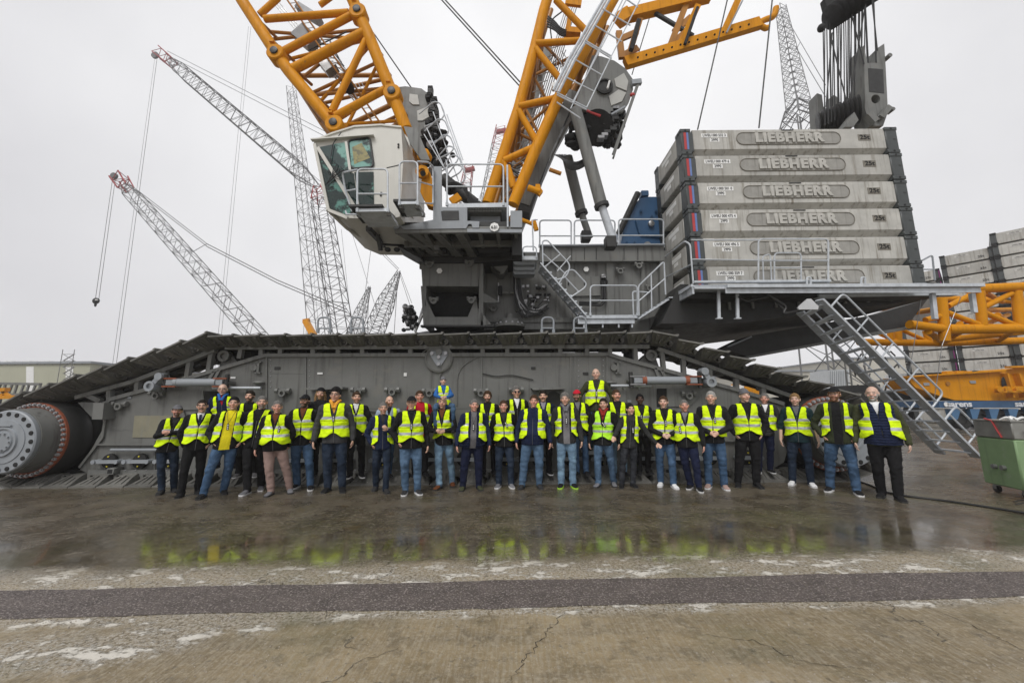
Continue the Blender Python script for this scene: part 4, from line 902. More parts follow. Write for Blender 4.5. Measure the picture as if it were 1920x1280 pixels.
# winch behind the boom foot
def winch(name, par, plate_pts, Y, drum, hatches, dark):
    for dY in (0, 1.6): b = MB(); b.pp(plate_pts, Y+dY, .1, g_body); subp(b, 'winch_side', par)
    b = MB(); c, r = drum; b.lathe(P(*c, Y+.12), (0, 1, 0), [(r, 0), (r, .1), (r*.8, .12), (r*.8, 1.3), (r, 1.32), (r, 1.45)], voidm, 28); subp(b, 'winch_drum', par)
    for h in hatches: b = MB(); b.pp(h, Y-.03, .029, mat('hatch_paint', (.42, .42, .39), .5, 0, .06, 3)); subp(b, 'winch_hatch', par)
winch('a', mb_, [(742, 164), (760, 162), (790, 166), (806, 178), (820, 205), (822, 235), (812, 250), (786, 256), (764, 240), (748, 205)], 10.9, ((790, 210), .55), [[(768, 176), (783, 178), (786, 196), (774, 196), (767, 190)], [(782, 208), (802, 200), (806, 218), (792, 226), (783, 226)]], True)
b = MB()
for i in range(90): x, y = rs.gauss(818, 10), rs.uniform(240, 310); b.ell(P(x+(y-270)*.2, y, 11.2+rs.uniform(-.5, .5)), (rs.uniform(.04, .15), .12, rs.uniform(.04, .14)), rs.choice([voidm, voidm, g_dark, steel]), 7, 5)
for i in range(20): x, y = 800+rs.uniform(0, 20), 168+i*4; b.box(P(x, y, 10.8), (.15, .2, .12), rs.choice([voidm, g_dark]), bev=.01)
subp(b, 'winch_motor', mb_)
b = MB()   # hooped ladder beside the boom foot
for i, (x, y) in enumerate(((790, 200), (800, 232), (812, 262), (822, 283), (832, 300), (840, 318))):
    dx = 34-2*i; b.bend([P(x-4, y+14, 10.4), P(x+dx-10, y-10, 10.2), P(x+dx+2, y-6, 10.2), P(x+dx+10, y+14, 10.2), P(x+dx+4, y+24, 10.2), P(x+6, y+38, 10.4)], .02, galv, 6, .12)
for a, c in (((826, 195), (872, 320)), ((812, 210), (860, 340)), ((838, 215), (868, 300)), ((800, 240), (840, 330)), ((795, 252), (860, 360))): b.tube(P(*a, 10.3), P(*c, 10.3), .016, galv, 5)
subp(b, 'ladder_cage', mb_)
b = MB(); b.tube(P(830, 335, 10.2), P(890, 382, 10.2), .17, g_dark, 18); b.tube(P(845, 350, 10.15), P(850, 356, 10.15), .2, voidm, 16); b.tube(P(806, 318, 10.2), P(835, 342, 10.2), .11, steel, 14); subp(b, 'luffing_cylinder', mb_)
b = MB()
for i in range(10): b.bend([P(835+i*3, 345+i, 9.9), P(858+i*2, 338+i, 9.8), P(876, 360+i*3, 9.9), P(905+i*3, 384, 9.9)], .014, black, 5, .4)
subp(b, 'hose_bundle', mb_)
b = MB(); b.beam(P(846, 379, 9.7), P(862, 368, 9.7), .1, .2, yel); subp(b, 'boom_lug', mb_)
b = MB(); b.lathe(P(800, 298, 10.0), (-.3, -1, 0), [(.17, 0), (.19, .2), (.15, .24)], yel, 18); subp(b, 'boom_foot', mb_)
# --- derrick boom
YDk = 10.6; WD = 2.6
db = boom_empty('derrick_boom', P(1000, 250, YDk))
lc = [(1028, -35), (1018, 0), (1003, 88), (972, 204), (914, 378)]; rc = [(1155, -10), (1137, 22), (1052, 174), (1003, 283), (962, 384)]
lc = [(1040, -45), (1020, 18), (1003, 88), (972, 204), (940, 300), (914, 382)]
b = MB(); b.path([P(*q, YDk) for q in lc], .165, yel, 14); subp(b, 'chord', db)
b = MB(); b.path([P(*q, YDk-.2) for q in rc], .165, yel, 14); subp(b, 'chord', db)
for ch in (lc, rc):
    b = MB(); pts = [P(*q, YDk)+V((0, WD, 0)) for q in ch]
    for i in range(len(pts)-1): b.beam(pts[i], pts[i+1], .35, .3, g_body, up=(0, 1, 0))
    subp(b, 'rear_chord', db)
for a, c, r in (((1042, 0), (1104, 64), .10), ((1004, 82), (1100, 76), .10), ((1004, 92), (1054, 154), .10), ((972, 200), (1044, 184), .10), ((972, 208), (1006, 266), .10), ((944, 302), (1006, 274), .10), ((952, 312), (968, 362), .09), ((942, 302), (962, 352), .09)):
    b = MB(); T(b, a, c, r, yel, Y=YDk-.1); subp(b, 'brace', db)
for a, c, r in (((1018, 0), (1052, 174), .09), ((1003, 88), (1003, 283), .09), ((1137, 22), (1003, 88), .09), ((972, 204), (1052, 174), .09), ((914, 378), (1003, 283), .09), ((962, 384), (940, 300), .08)):
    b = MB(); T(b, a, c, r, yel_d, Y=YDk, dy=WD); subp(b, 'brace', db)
for q in ((1020, 18), (1003, 88), (972, 204), (940, 300), (1137, 22), (1095, 98), (1052, 174), (1003, 283)):
    b = MB(); b.tube(P(*q, YDk), P(*q, YDk)+V((0, WD, 0)), .1, yel_d, 10); subp(b, 'cross_tube', db)
for a, c in (((1003, 88), (972, 204)), ((972, 204), (940, 300)), ((1137, 22), (1052, 174)), ((1052, 174), (1003, 283)), ((1020, 18), (1003, 88))):
    b = MB(); b.tube(P(*a, YDk), P(*c, YDk)+V((0, WD, 0)), .08, yel_d, 10); subp(b, 'brace', db)
for ch in (lc, rc):
    b = MB(); b.path([P(*q, YDk)+V((0, 1.1, 0)) for q in ch], .08, yel_d, 10); subp(b, 'inner_chord', db)
for a, c in (((1020, 18), (1095, 98)), ((1003, 88), (1137, 22)), ((1003, 88), (1052, 174)), ((972, 204), (1095, 98)), ((972, 204), (1028, 230)), ((940, 300), (1052, 174)), ((940, 300), (1003, 283)), ((914, 378), (1028, 230)), ((955, 250), (1003, 283)), ((985, 150), (1075, 136)), ((985, 150), (1028, 230))):
    b = MB(); b.tube(P(*a, YDk)+V((0, 1.1, 0)), P(*c, YDk)+V((0, 1.1, 0)), .05, yel_d, 8); subp(b, 'inner_brace', db)
b = MB()    # pipes, hoses and ladders inside
for i in range(6):
    b.path([P(1052-i*4+q[0], q[1], YDk+1.3) for q in ((40, -20), (10, 75), (-22, 180), (-60, 285))], .02, galv if i % 2 else steel, 5)
for i in range(14):
    y = 90+i*16; x = 1040-i*5.2; b.tube(P(x-16, y+3, YDk+1.2), P(x+8, y-3, YDk+1.2), .016, galv, 5)
for i in range(5): b.bend([P(1026, 30+i*5, YDk+.9), P(1040, 40+i*4, YDk+.8), P(1052, 56+i*3, YDk+.7), P(1082, 60+i*2, YDk+.9)], .028, black, 6, .5)
b.bend([P(1054, 22, YDk+.5), P(1030, 40, YDk+.5), P(1034, 72, YDk+.6)], .022, black, 6, .5)
for i in range(12): x, y = rs.uniform(1020, 1070), rs.uniform(90, 150); b.bend([P(x, y, YDk+1), P(x+rs.uniform(-14, 14), y+16, YDk+.9), P(x+rs.uniform(-8, 8), y+30, YDk+1)], .015, rs.choice([black, galv]), 5, .3)
b.beam(P(1068, 35, YDk+.8), P(1060, 78, YDk+.8), .15, .1, yel); b.beam(P(1062, 62, YDk+.7), P(1088, 64, YDk+.7), .3, .2, yel); b.box(P(1040, 162, YDk-.3), (.18, .15, .18), white, bev=.02); b.beam(P(1060, 4, YDk+.6), P(1090, 8, YDk+.6), .1, .22, yel)
for i in range(9): b.bend([P(945+i*3, 300+i*4, YDk+.5), P(965+i*2, 310+i*4, YDk+.6), P(985, 296+i*6, YDk+.7)], .015, black if i % 3 else galv, 5, .3)
subp(b, 'boom_fittings', db)
b = MB()    # silver fall-arrest ladder on the outside
YL = YDk-.6
q0 = [(1146, -6), (1108, 60), (1078, 112), (1048, 172)]
for off in (0, 7, -7): b.path([P(x+off*.7-6, y+off*.25, YL) for x, y in q0], .045 if off else .03, galv, 6)
b.path([P(1172, -10, YL-.2), P(1120, 78, YL-.2), P(1070, 204, YL-.2)][::2], .018, galv, 6); b.tube(P(1205, -10, YL-.2), P(1145, 108, YL-.2), .018, galv, 6); b.tube(P(1145, 108, YL-.2), P(1100, 202, YL-.2), .018, galv, 6); b.tube(P(1174, 0, YL-.2), P(1074, 192, YL-.2), .018, galv, 6)
for (a, c) in (((1130, 17), (1182, 48)), ((1115, 48), (1165, 78)), ((1097, 80), (1147, 110)), ((1097, 76), (1147, 106)), ((1080, 113), (1130, 142)), ((1063, 146), (1114, 172)), ((1044, 178), (1100, 206)), ((1044, 174), (1100, 202)), ((1170, -4), (1196, 14)), ((1044, 192), (1088, 222))): b.tube(P(*a, YL-.2), P(*c, YL-.2), .02, galv, 6)
subp(b, 'ladder', db)
pts = []
for an in range(-118, 64, 12):
    pts.append((1133+70*math.cos(R(an))*.93, 160+58*math.sin(R(an))))
winch('b', db, [(1110, 104), (1128, 106), (1152, 114), (1172, 128), (1186, 148), (1187, 168), (1180, 190), (1168, 208), (1150, 214), (1118, 212), (1088, 204), (1080, 196), (1092, 160)], 10.5, ((1138, 165), .75), [[(1152, 148), (1170, 137), (1178, 152), (1175, 170), (1155, 162)], [(1142, 180), (1160, 168), (1174, 174), (1166, 190), (1146, 198)]], True)
b = MB()
for i in range(120): x, y = rs.uniform(1070, 1166), rs.uniform(212, 275)+0; b.ell(P(x+(y-240)*-.2, y, 11.0+rs.uniform(-.3, .8)), (rs.uniform(.06, .2), .15, rs.uniform(.06, .18)), rs.choice([voidm, voidm, voidm, g_dark]), 7, 5)
b.tube(P(1118, 240, 10.6), P(1118, 240, 12.0), .5, voidm, 24)
for i in range(8): b.bend([P(1040+i*3, 290, 10.7), P(1060, 300+i*2.2, 10.6), P(1080, 306+i*2, 10.6), P(1100, 296+i*2, 10.6), P(1108, 270, 10.6)], .02, black, 5, .5)
for i in range(12): x, y = rs.uniform(1140, 1165), 205+i*5; b.box(P(x-i*1.5, y, 10.6), (.2, .2, .1), rs.choice([voidm, g_dark, steel]), bev=.01)
subp(b, 'winch_motor', db)
b = MB(); b.beam(P(1196, 158, 10.4), P(1150, 290, 10.4), .06, .09, g_body); b.beam(P(1184, 156, 10.4), P(1202, 154, 10.4), .12, .15, g_light); b.beam(P(1170, 230, 10.4), P(1150, 296, 10.4), .12, .05, g_body); b.beam(P(1146, 215, 10.35), P(1172, 200, 10.35), .05, .05, g_light); b.lathe(P(1133, 163, 10.47), (0, -1, 0), [(.26, 0), (.26, .05), (.2, .07), (.18, .02)], g_dark, 24); b.tube(P(1139, 166, 10.3), P(1143, 152, 10.3), .03, white)
b.tube(P(1100, 208, 10.4), P(1126, 218, 10.4), .04, red); b.ell(P(1186, 178, 10.4), (.08, .06, .06), red); subp(b, 'winch_bracket', db)
for (a, c, e, Y) in (((1079, 206), (1128, 386), (1152, 458), 10.3), ((1064, 296), (1090, 400), (1106, 446), 12.0)):
    b = MB(); b.tube(P(*a, Y), P(*c, Y), .175, g_body, 18); b.tube(P(*c, Y), P(*e, Y), .11, galv if Y < 11 else g_body, 16); b.tube(P(c[0]-1, c[1]-3, Y), P(c[0]+1, c[1]+3, Y), .21, g_dark, 18); b.box(P(e[0]-8, e[1]-2, Y), (.3, .3, .35), g_dark, bev=.03); subp(b, 'luffing_cylinder', db)
b = MB(); b.tube(P(990, 352, YDk-.4), P(1012, 360, YDk-.4), .09, yel, 10); b.pp([(1004, 345), (1012, 345), (1014, 352), (1018, 358), (1012, 366), (1004, 358)], YDk-.45, .12, yel); subp(b, 'boom_stop', db)
b = MB(); b.tube(P(1030, 318, YDk), P(1052, 326, YDk), .06, yel_d, 8); subp(b, 'boom_stop', db)
b = MB(); b.tube(P(978, 412, YDk), P(1004, 422, YDk), .06, yel, 8); b.beam(P(1000, 413, YDk), P(1006, 432, YDk), .1, .12, yel); subp(b, 'boom_stop', db)
b = MB()
for i in range(len(rc)-1):
    b.beam(P(rc[i][0]+22, rc[i][1]+4, YDk+.5), P(rc[i+1][0]+22, rc[i+1][1]+4, YDk+.5), .3, .35, g_body, up=(0, 1, 0)) if i > 1 else None
b.beam(P(1018, 300, YDk+.6), P(982, 404, YDk+.6), .4, .5, g_dark, up=(0, 1, 0)); subp(b, 'foot_box', db)
# frame sticking out to the right
fr = boom_empty('boom_rest', P(1300, 80, 11.5)); Yr = 11.6
def BM(b, a, c, w_, h_, m=yel, Y=Yr): b.beam(P(*a, Y), P(*c, Y), w_, h_, m, up=(0, 1, 0))
b = MB(); BM(b, (1158, 40), (1180, 26), .4, .3); BM(b, (1176, 30), (1330, -8), .35, .30); subp(b, 'top_beam', fr)
b = MB(); BM(b, (1172, 119), (1424, 44), .35, .22); 
for i in range(14): b.tube(P(1196+i*16, 108-i*4.75, Yr-.18), P(1196+i*16, 108-i*4.75, Yr-.17), .035, voidm, 8)
subp(b, 'bottom_beam', fr)
b = MB(); b.bend([P(1420, 46, Yr), P(1432, 38, Yr), P(1452, 32, Yr), P(1455, 15, Yr)], .1, yel, 10, .2); b.bend([P(1420, 46, Yr), P(1436, 54, Yr), P(1440, 52, Yr)], .09, yel, 10); subp(b, 'fork', fr)
for a, c, w_ in (((1254, 92), (1286, 10), .14), ((1274, 86), (1308, 12), .16), ((1264, 60), (1296, 32), .08), ((1258, 84), (1284, 62), .08), ((1178, 108), (1200, 36), .12), ((1166, 110), (1160, 60), .12), ((1160, 75), (1195, 60), .08), ((1166, 105), (1196, 90), .08), ((1356, 62), (1386, -5), .18)):
    b = MB(); BM(b, a, c, .2, w_, yel_d if w_ < .15 else yel); subp(b, 'strut', fr)
for a, c, w_, m_, dy in (((1183, 95), (1198, 38), .15, voidm, -.25), ((1284, 84), (1308, 14), .1, voidm, -.2), ((1228, 25), (1300, 68), .12, g_dark, 0), ((1362, 62), (1392, 2), .05, g_light, -.2)):
    b = MB(); b.beam(P(*a, Yr+dy), P(*c, Yr+dy), w_, w_, m_, bev=.02 if w_ > .06 else 0); subp(b, 'strut_cylinder', fr)

# ------------------------------------------------------------------ stacked ballast slabs
SL, SH, SD = 6.2, .80, 2.1
def shared(name, fn):
    b = MB(); fn(b); return b.mesh(name)
def _conc(b):
    # face, chamfered foot: one block
    z0, z1, z2 = .02, .17, .79; x0_, x1_ = .36, SL-.30; y0, y1 = .03, SD-.03; q = .17
    sec = [(y0+q, z0), (y0, z1), (y0, z2-.02), (y0+.02, z2), (y1-.02, z2), (y1, z2-.02), (y1, z1), (y1-q, z0)]
    n = len(sec); vs = [(x, y, z) for x in (x0_, x1_) for y, z in sec]
    b.add(vs, [tuple(range(n)), tuple(range(2*n-1, n-1, -1))]+[(i, n+i, n+(i+1) % n, (i+1) % n) for i in range(n)], conc)
    b.box((.19, SD/2, .42), (.36, SD-.7, .6), conc, bev=.02); b.box((SL-.15, SD/2, .42), (.28, SD-.7, .6), conc, bev=.02)
    b.box((3.1, y0-.004, .755), (.34, .012, .03), g_dark)
def _post(b):
    b.box((0, 0, .40), (.36, .34, .62), post, bev=.02)
    for z in (.055, .755):
        b.box((-.04, 0, z), (.30, .36, .105), post, bev=.012)
        b.tube((-.04, -.182, z), (-.04, -.187, z), .032, voidm, 10); b.tube((-.192, 0, z), (-.196, 0, z), .032, voidm, 10)
def _pill(b):
    n = 10; w, h = 2.98, .37; r = h/2; pts = []
    for i in range(n+1): a = R(90)+PI*i/n; pts.append(V((-w/2+r+r*math.cos(a), 0, r*math.sin(a))))
    for i in range(n+1): a = R(-90)+PI*i/n; pts.append(V((w/2-r+r*math.cos(a), 0, r*math.sin(a))))
    b.prism([p+V((0, -.004, 0)) for p in pts], (0, .006, 0), concd2)
    b.path([p+V((0, -.008, 0)) for p in pts], .012, concd, 5, closed=True)
concd2 = mat('recess_concrete', (.30, .292, .268), .9, 0, .2, 3, .3, 45, .6)
ME_C = shared('concrete_block', _conc); ME_P = shared('corner_post', _post); ME_PILL = shared('nameplate_recess', _pill)
ME_L = text_mesh('LIEBHERR', .385, concl, .05, .019, 1.08, 1.12)
ME_25 = text_mesh('25t', .19, voidm, .012, .003, 1.1)
def _w25(b): b.box((0, 0, 0), (.36, .01, .19), concd)
ME_W = shared('weight_recess', _w25)
def _sr(b): b.box((0, 0, 0), (.07, .006, .53), red)
def _sb(b): b.box((0, 0, 0), (.055, .006, .53), stick_b)
ME_SR = shared('red_stripe', _sr); ME_SB = shared('blue_stripe', _sb)
def _pl(b): b.box((0, 0, 0), (.74, .006, .125), white)
def _pl2(b): b.box((0, 0, 0), (.27, .006, .115), white)
ME_PL = shared('number_plate', _pl); ME_PL2 = shared('number_plate', _pl2)
ME_29 = text_mesh('29P0', .115, black, .005, .002, .85)
ME_TAG = shared('side_tag', lambda b: b.box((0, 0, 0), (.13, .006, .2), white))
ME_TAGT = text_mesh('25t', .06, black, .005, .001)
def slab(num, X, Y, Z, label, rz=0, full=True, group='concrete ballast slabs stacked on the crane deck'):
    r = empty('ballast_slab', (X, Y, Z), label, 'ballast slab', group); r.rotation_euler.z = rz
    def ch(name, me, loc, rot=0, par=None):
        o = bpy.data.objects.new(name, me); C.objects.link(o); o.parent = par or r; o.location = loc; o.rotation_euler.z = rot; return o
    ch('concrete_block', ME_C, (0, 0, 0))
    for x, y, a in ((.19, .18, 0), (SL-.16, .18, PI/2), (.19, SD-.18, -PI/2), (SL-.16, SD-.18, PI)):
        p = ch('corner_post', ME_P, (x, y, 0), a)
    ch('nameplate_recess', ME_PILL, (3.1, .025, .49)); ch('raised_lettering', ME_L, (3.1, .012, .49))
    w_ = ch('weight_mark', ME_W, (5.28, .026, .50)); ch('weight_lettering', ME_25, (0, -.008, 0), 0, w_)
    ch('red_stripe', ME_SR, (.13, .006, .42)); ch('blue_stripe', ME_SB, (.20, .006, .42))
    p = ch('number_plate', ME_PL, (.98, .026, .60)); ch('plate_lettering', text_mesh('LWEU 000 '+num, .115, black, .005, .002, .82), (0, -.005, 0), 0, p)
    p = ch('number_plate', ME_PL2, (.98, .026, .455)); ch('plate_lettering', ME_29, (0, -.005, 0), 0, p)
    p = ch('side_tag', ME_TAG, (SL-.10, .005, .42)); ch('tag_lettering', ME_TAGT, (0, -.005, 0), 0, p)
    p = ch('number_plate', ME_PL, (.006, 1.05, .55), -PI/2); p = ch('number_plate', ME_PL2, (.006, 1.05, .40), -PI/2)
    return r
ORD = ['topmost', 'second from the top', 'third from the top', 'fourth from the top', 'fifth from the top', 'lowest']
for i, num in enumerate(('532 3', '479 6', '501 0', '475 4', '496 5', '559 7')):
    slab(num, 4.87+.012*i, 10.1-.01*(i % 2), 9.34-.80-.824*i, 'concrete ballast slab numbered %s, %s of the stack on the crane deck' % (num, ORD[i]))
b = MB(); b.box((5.6+2.4, 11.3, 4.36), (6.6, 2.6, .12), g_dark); b.build('ballast_tray', crane)
# stacks of slabs on the trailer behind, seen end on
def _end(b):
    b.prism([V((.30, .02, .05)), V((2.15, .02, .05)), V((2.2, .02, .15)), V((2.2, .02, .70)), V((.25, .02, .70)), V((.25, .02, .15))], (0, 4.0, 0), conc)
def _endp(b):
    b.box((0, 2, .37), (.26, 4.1, .66), post, bev=.02); b.box((-.0, -.05, .06), (.28, .1, .1), voidm); b.box((-.0, -.05, .68), (.28, .1, .1), voidm)
ME_E = shared('concrete_block', _end); ME_EP = shared('corner_post', _endp)
ME_EPL = shared('number_plate', lambda b: b.box((0, 0, 0), (.62, .006, .13), mat('faded_plate', (.52, .51, .48), .7, 0, .15, 9)))
ME_EPT = text_mesh('LWEU 000', .11, black, .005, .001, .8)
ME_VIO = shared('violet_stripe', lambda b: b.box((0, 0, 0), (.09, .006, .5), mat('violet_stripe', (.22, .03, .16), .5)))
cols = [(1700, 28.5, 'left'), (1800, 26.5, 'middle'), (1908, 24.6, 'right')]
names = ['lowest', 'second', 'third', 'fourth', 'fifth', 'sixth', 'seventh', 'eighth', 'ninth', 'tenth', 'eleventh', 'twelfth', 'thirteenth', 'fourteenth', 'fifteenth']
for cx, Y, side in cols:
    base = P(cx, 690, Y); zb_ = .15
    n = {'left': 13, 'middle': 14, 'right': 15}[side]
    for k in range(n):
        r = empty('ballast_slab', (base.x, Y, zb_+k*.824), 'pale ballast slab, %s up in the %s stack behind the yellow lattice' % (names[k], side), 'ballast slab', 'ballast slabs stacked behind the trailer'); r.rotation_euler.z = R(-50); r.scale = (1, 1, 1.09)
        for nm, me, loc in (('concrete_block', ME_E, (0, 0, 0)), ('corner_post', ME_EP, (.12, 0, 0)), ('corner_post', ME_EP, (2.33, 0, 0)), ('number_plate', ME_EPL, (1.0, .012, .52)), ('violet_stripe', ME_VIO, (2.33, -.06, .37))):
            o = bpy.data.objects.new(nm, me); C.objects.link(o); o.parent = r; o.location = loc
            if nm == 'violet_stripe': o.rotation_euler.z = R(50); o.location = (2.42, -.07, .37)
            if nm == 'number_plate': q = bpy.data.objects.new('plate_lettering', ME_EPT); C.objects.link(q); q.parent = o; q.location = (0, -.005, 0)
        o = bpy.data.objects.new('weight_mark', ME_25); C.objects.link(o); o.parent = r; o.location = (1.85, .015, .25)
# ------------------------------------------------------------------ yellow lattice section lying at the right
lat = empty('lattice_section', P(1800, 640, 13), 'yellow tubular lattice boom section lying level at the right edge', 'boom section')
def LP(b, a, c, r, Y, Y2=None, m=yel): b.tube(P(*a, Y), P(*c, Y2 or Y), r, m, 12)
Yn = 12.3; Yq = 14.6
ch_ = [((1815, 542), (1990, 534), .15, Yn), ((1705, 608), (1775, 617), .14, Yn), ((1775, 617), (1990, 615), .16, Yn), ((1610, 641), (1760, 643), .13, Yq), ((1760, 643), (1990, 636), .13, Yq), ((1755, 638), (1920, 622), .11, Yq-.6), ((1770, 560), (1990, 566), .12, Yq), ((1625, 580), (1700, 571), .13, Yq-.3)]
for a, c, r, Y in ch_: b = MB(); LP(b, a, c, r, Y); b.build('chord', lat)
for a, c, r, Y in (((1765, 558), (1772, 640), .14, Yn), ((1836, 546), (1842, 610), .13, Yn), ((1906, 546), (1912, 612), .13, Yn), ((1684, 616), (1684, 640), .12, Yq), ((1736, 620), (1742, 642), .11, Yq), ((1669, 618), (1670, 640), .1, Yq)):
    b = MB(); LP(b, a, c, r, Y); b.build('post', lat)
for a, c, r, Y, Y2 in (((1778, 574), (1822, 552), .085, Yn, Yn), ((1776, 586), (1834, 608), .085, Yn, Yn), ((1845, 576), (1896, 550), .085, Yn, Yn), ((1845, 586), (1904, 610), .085, Yn, Yn), ((1912, 576), (1960, 552), .085, Yn, Yn), ((1690, 618), (1735, 638), .07, Yq, Yq), ((1740, 622), (1772, 643), .09, Yn, Yq), ((1772, 638), (1800, 606), .08, Yq, Yn), ((1768, 640), (1836, 604), .08, Yq, Yn), ((1650, 626), (1680, 640), .07, Yq, Yq), ((1845, 548), (1880, 566), .08, Yn, Yq), ((1842, 610), (1890, 590), .08, Yn, Yq), ((1912, 612), (1870, 640), .08, Yn, Yq), ((1690, 590), (1765, 578), .09, Yq, Yn), ((1765, 592), (1735, 600), .09, Yn, Yn), ((1842, 582), (1900, 580), .08, Yn, Yq), ((1870, 590), (1890, 604), .08, Yn, Yq)):
    b = MB(); LP(b, a, c, r, Y, Y2); b.build('brace', lat)
b = MB(); b.bend([P(1862, 540, Yn), P(1880, 530, Yn), P(1900, 534, Yn), P(1930, 546, Yn)], .03, black); b.bend([P(1870, 556, Yn+1), P(1900, 562, Yn+1), P(1930, 552, Yn+1)], .05, steel); b.build('hose', lat)
b = MB(); b.prism([P(1690, 562, 15.2), P(1768, 556, 15.2), P(1768, 608, 15.2), P(1716, 606, 15.2)], (0, .5, 0), g_body); b.build('end_plate', lat)
# ------------------------------------------------------------------ trailer and girder
Yt = 21.5
gir = empty('girder', P(1800, 740, Yt), 'orange yellow box girder loaded on the blue trailer', 'girder')
b = MB(); b.pp([(1700, 707), (1870, 697), (1902, 690), (1990, 688), (1990, 740), (1905, 751), (1790, 750), (1766, 743), (1716, 726)], Yt, 1.6, yel); b.build('girder_web', gir)
b = MB(); b.beam(P(1700, 706, Yt), P(1876, 695, Yt), .5, .08, yel); b.beam(P(1890, 688, Yt-.2), P(1990, 686, Yt-.2), .3, .1, yel)
for x in (1777, 1797, 1812): b.box(P(x, 699, Yt-.05), (.4, .3, .2), yel, bev=.03)
b.beam(P(1870, 735, Yt-.3), P(1960, 732, Yt-.3), .3, .08, yel); b.beam(P(1884, 700, Yt-.15), P(1896, 745, Yt-.15), .1, .3, yel); b.beam(P(1906, 700, Yt-.15), P(1920, 745, Yt-.15), .1, .3, yel)
for x in (1870, 1885, 1905, 1915): b.lathe(P(x, 730, Yt-.3), (0, -1, 0), [(.18, 0), (.18, .15), (.08, .15)], yel, 14)
b.build('girder_fitting', gir)
for x, y in ((1737, 720), (1824, 716), (1897, 742)):
    b = MB(); b.box(P(x, y, Yt-.02), (.32, .04, .16), g_light, bev=.01); b.build('type_plate', gir)
b = MB(); b.ell(P(1884, 720, Yt-.1), (.16, .05, .4), voidm); b.lathe(P(1777, 719, Yt-.02), (0, -1, 0), [(.12, 0), (.12, .03), (.03, .03)], yel_d, 14); b.build('lug', gir)
tr = empty('flat_trailer', P(1850, 790, Yt+.2), 'blue self propelled heavy trailer under the yellow girder', 'trailer')
b = MB(); b.pp([(1760, 752), (2000, 750), (2000, 764), (1762, 764)], Yt-.05, 3.0, blue); b.build('trailer_deck', tr)
blue_l = mat('axle_blue', (.06, .15, .28), .45, 0, .15, 3)
for k, x in enumerate((1790, 1826, 1862, 1898, 1935)):
    b = MB(); c = V((P(x+8, 780, Yt+.4).x, Yt+.4, .52)); b.lathe(c, (0, -1, 0), [(.3, -.2), (.5, -.18), (.52, -.1), (.52, .1), (.5, .18), (.3, .2), (.28, .12), (.1, .14)], black, 24); w0 = b.build('wheel', tr)
    b = MB(); b.prism([P(x-8, 766, Yt), P(x+12, 766, Yt), P(x+6, 786, Yt), P(x-2, 786, Yt)], (0, .3, 0), blue_l); b.build('axle_leg', tr)
wt = mat('white_lettering', (.7, .72, .75), .5)
put('lettering', text_mesh('sarens', .42, wt, .02, .012, 1.25), P(1799, 757.5, Yt-.08), tr); put('lettering', text_mesh('sarens', .42, wt, .02, .012, 1.25), P(1926, 757, Yt-.08), tr)
b = MB(); b.lathe(P(1774, 758, Yt-.07), (0, -1, 0), [(.001, 0), (.13, 0), (.13, .02), (.001, .02)], white, 14); b.build('reflector', tr)
b = MB(); b.pp([(1845, 766), (1880, 766), (1878, 776), (1848, 776)], Yt+.6, .3, voidm); b.build('tool_box', tr)
# ------------------------------------------------------------------ yard clutter behind the stair
def wheel(b, c, r, w_): b.lathe(c, (0, -1, 0), [(r*.55, -w_/2), (r, -w_/2), (r, w_/2), (r*.6, w_/2), (r*.5, w_*.2), (r*.2, w_*.3)], black, 22)
Yk = 30
tk = empty('mobile_crane', P(1640, 780, Yk), 'dark multi axle crane carrier parked beyond the track end', 'mobile crane')
b = MB(); b.pp([(1588, 735), (1720, 733), (1735, 752), (1735, 762), (1592, 765)], Yk, 2.6, g_dark); b.pp([(1600, 722), (1650, 720), (1652, 736), (1600, 737)], Yk+.2, 2.2, voidm); b.build('chassis', tk)
for x in (1612, 1640, 1668, 1712): b = MB(); c = P(x, 775, Yk-.1); wheel(b, V((c.x, Yk-.1, .62)), .62, .4); b.build('wheel', tk)
b = MB(); b.pp([(1700, 700), (1724, 700), (1726, 733), (1700, 735)], Yk+.4, 1.8, white); b.pp([(1704, 704), (1720, 704), (1721, 716), (1704, 716)], Yk+.38, .03, glass); b.build('driver_cab', tk)
b = MB()
for i in range(26): a = (rs.uniform(1600, 1700), rs.uniform(640, 735)); b.tube(P(*a, Yk+1), P(a[0]+rs.uniform(-14, 14), a[1]+rs.uniform(6, 26), Yk+1.3), .06, rs.choice([g_body, steel, g_dark]), 5)
b.build('rigging', tk)
b = MB(); 
for i in range(5):
    b.box(P(1720+i*2, 712-i*0, 33), (.9, .1, .5), yel if i % 2 else white)
tag(b.build('barrier_board', None), 'small yellow and white barrier boards beside the crane carrier', 'barrier')
def wbox(name, px0, px1, py0, Y, d, m, label, cat, z0=0):
    a, c = P(px0, py0, Y), P(px1, py0, Y); b = MB(); b.box(((a.x+c.x)/2, Y+d/2, (a.z+z0)/2), (abs(c.x-a.x), d, a.z-z0), m); o = b.build('wall', None); return a, c, o
pale_w = mat('pale_cladding', (.50, .48, .41), .7, 0, .06, .3, .05, 5, .2)
olive_w = mat('olive_cladding', (.40, .40, .30), .7, 0, .06, .3, .1, 3, .2)
def building(label, px0, px1, py0, Y, d, m, extra=None):
    e = empty('hall', V((P((px0+px1)/2, py0, Y).x, Y+d/2, 0)), label, 'building'); a, c, o = wbox('', px0, px1, py0, Y, d, m, None, None); o.parent = e; o.matrix_parent_inverse = Matrix.Translation(-V(e.location)); 
    b = MB(); b.box(((a.x+c.x)/2, Y+d/2, a.z+.15), (abs(c.x-a.x)+.6, d+.6, .35), g_light); b.build('roof', e)
    return e, a, c
e, a, c = building('long olive clad hall far away behind the left track', -80, 170, 683, 62, 30, olive_w)
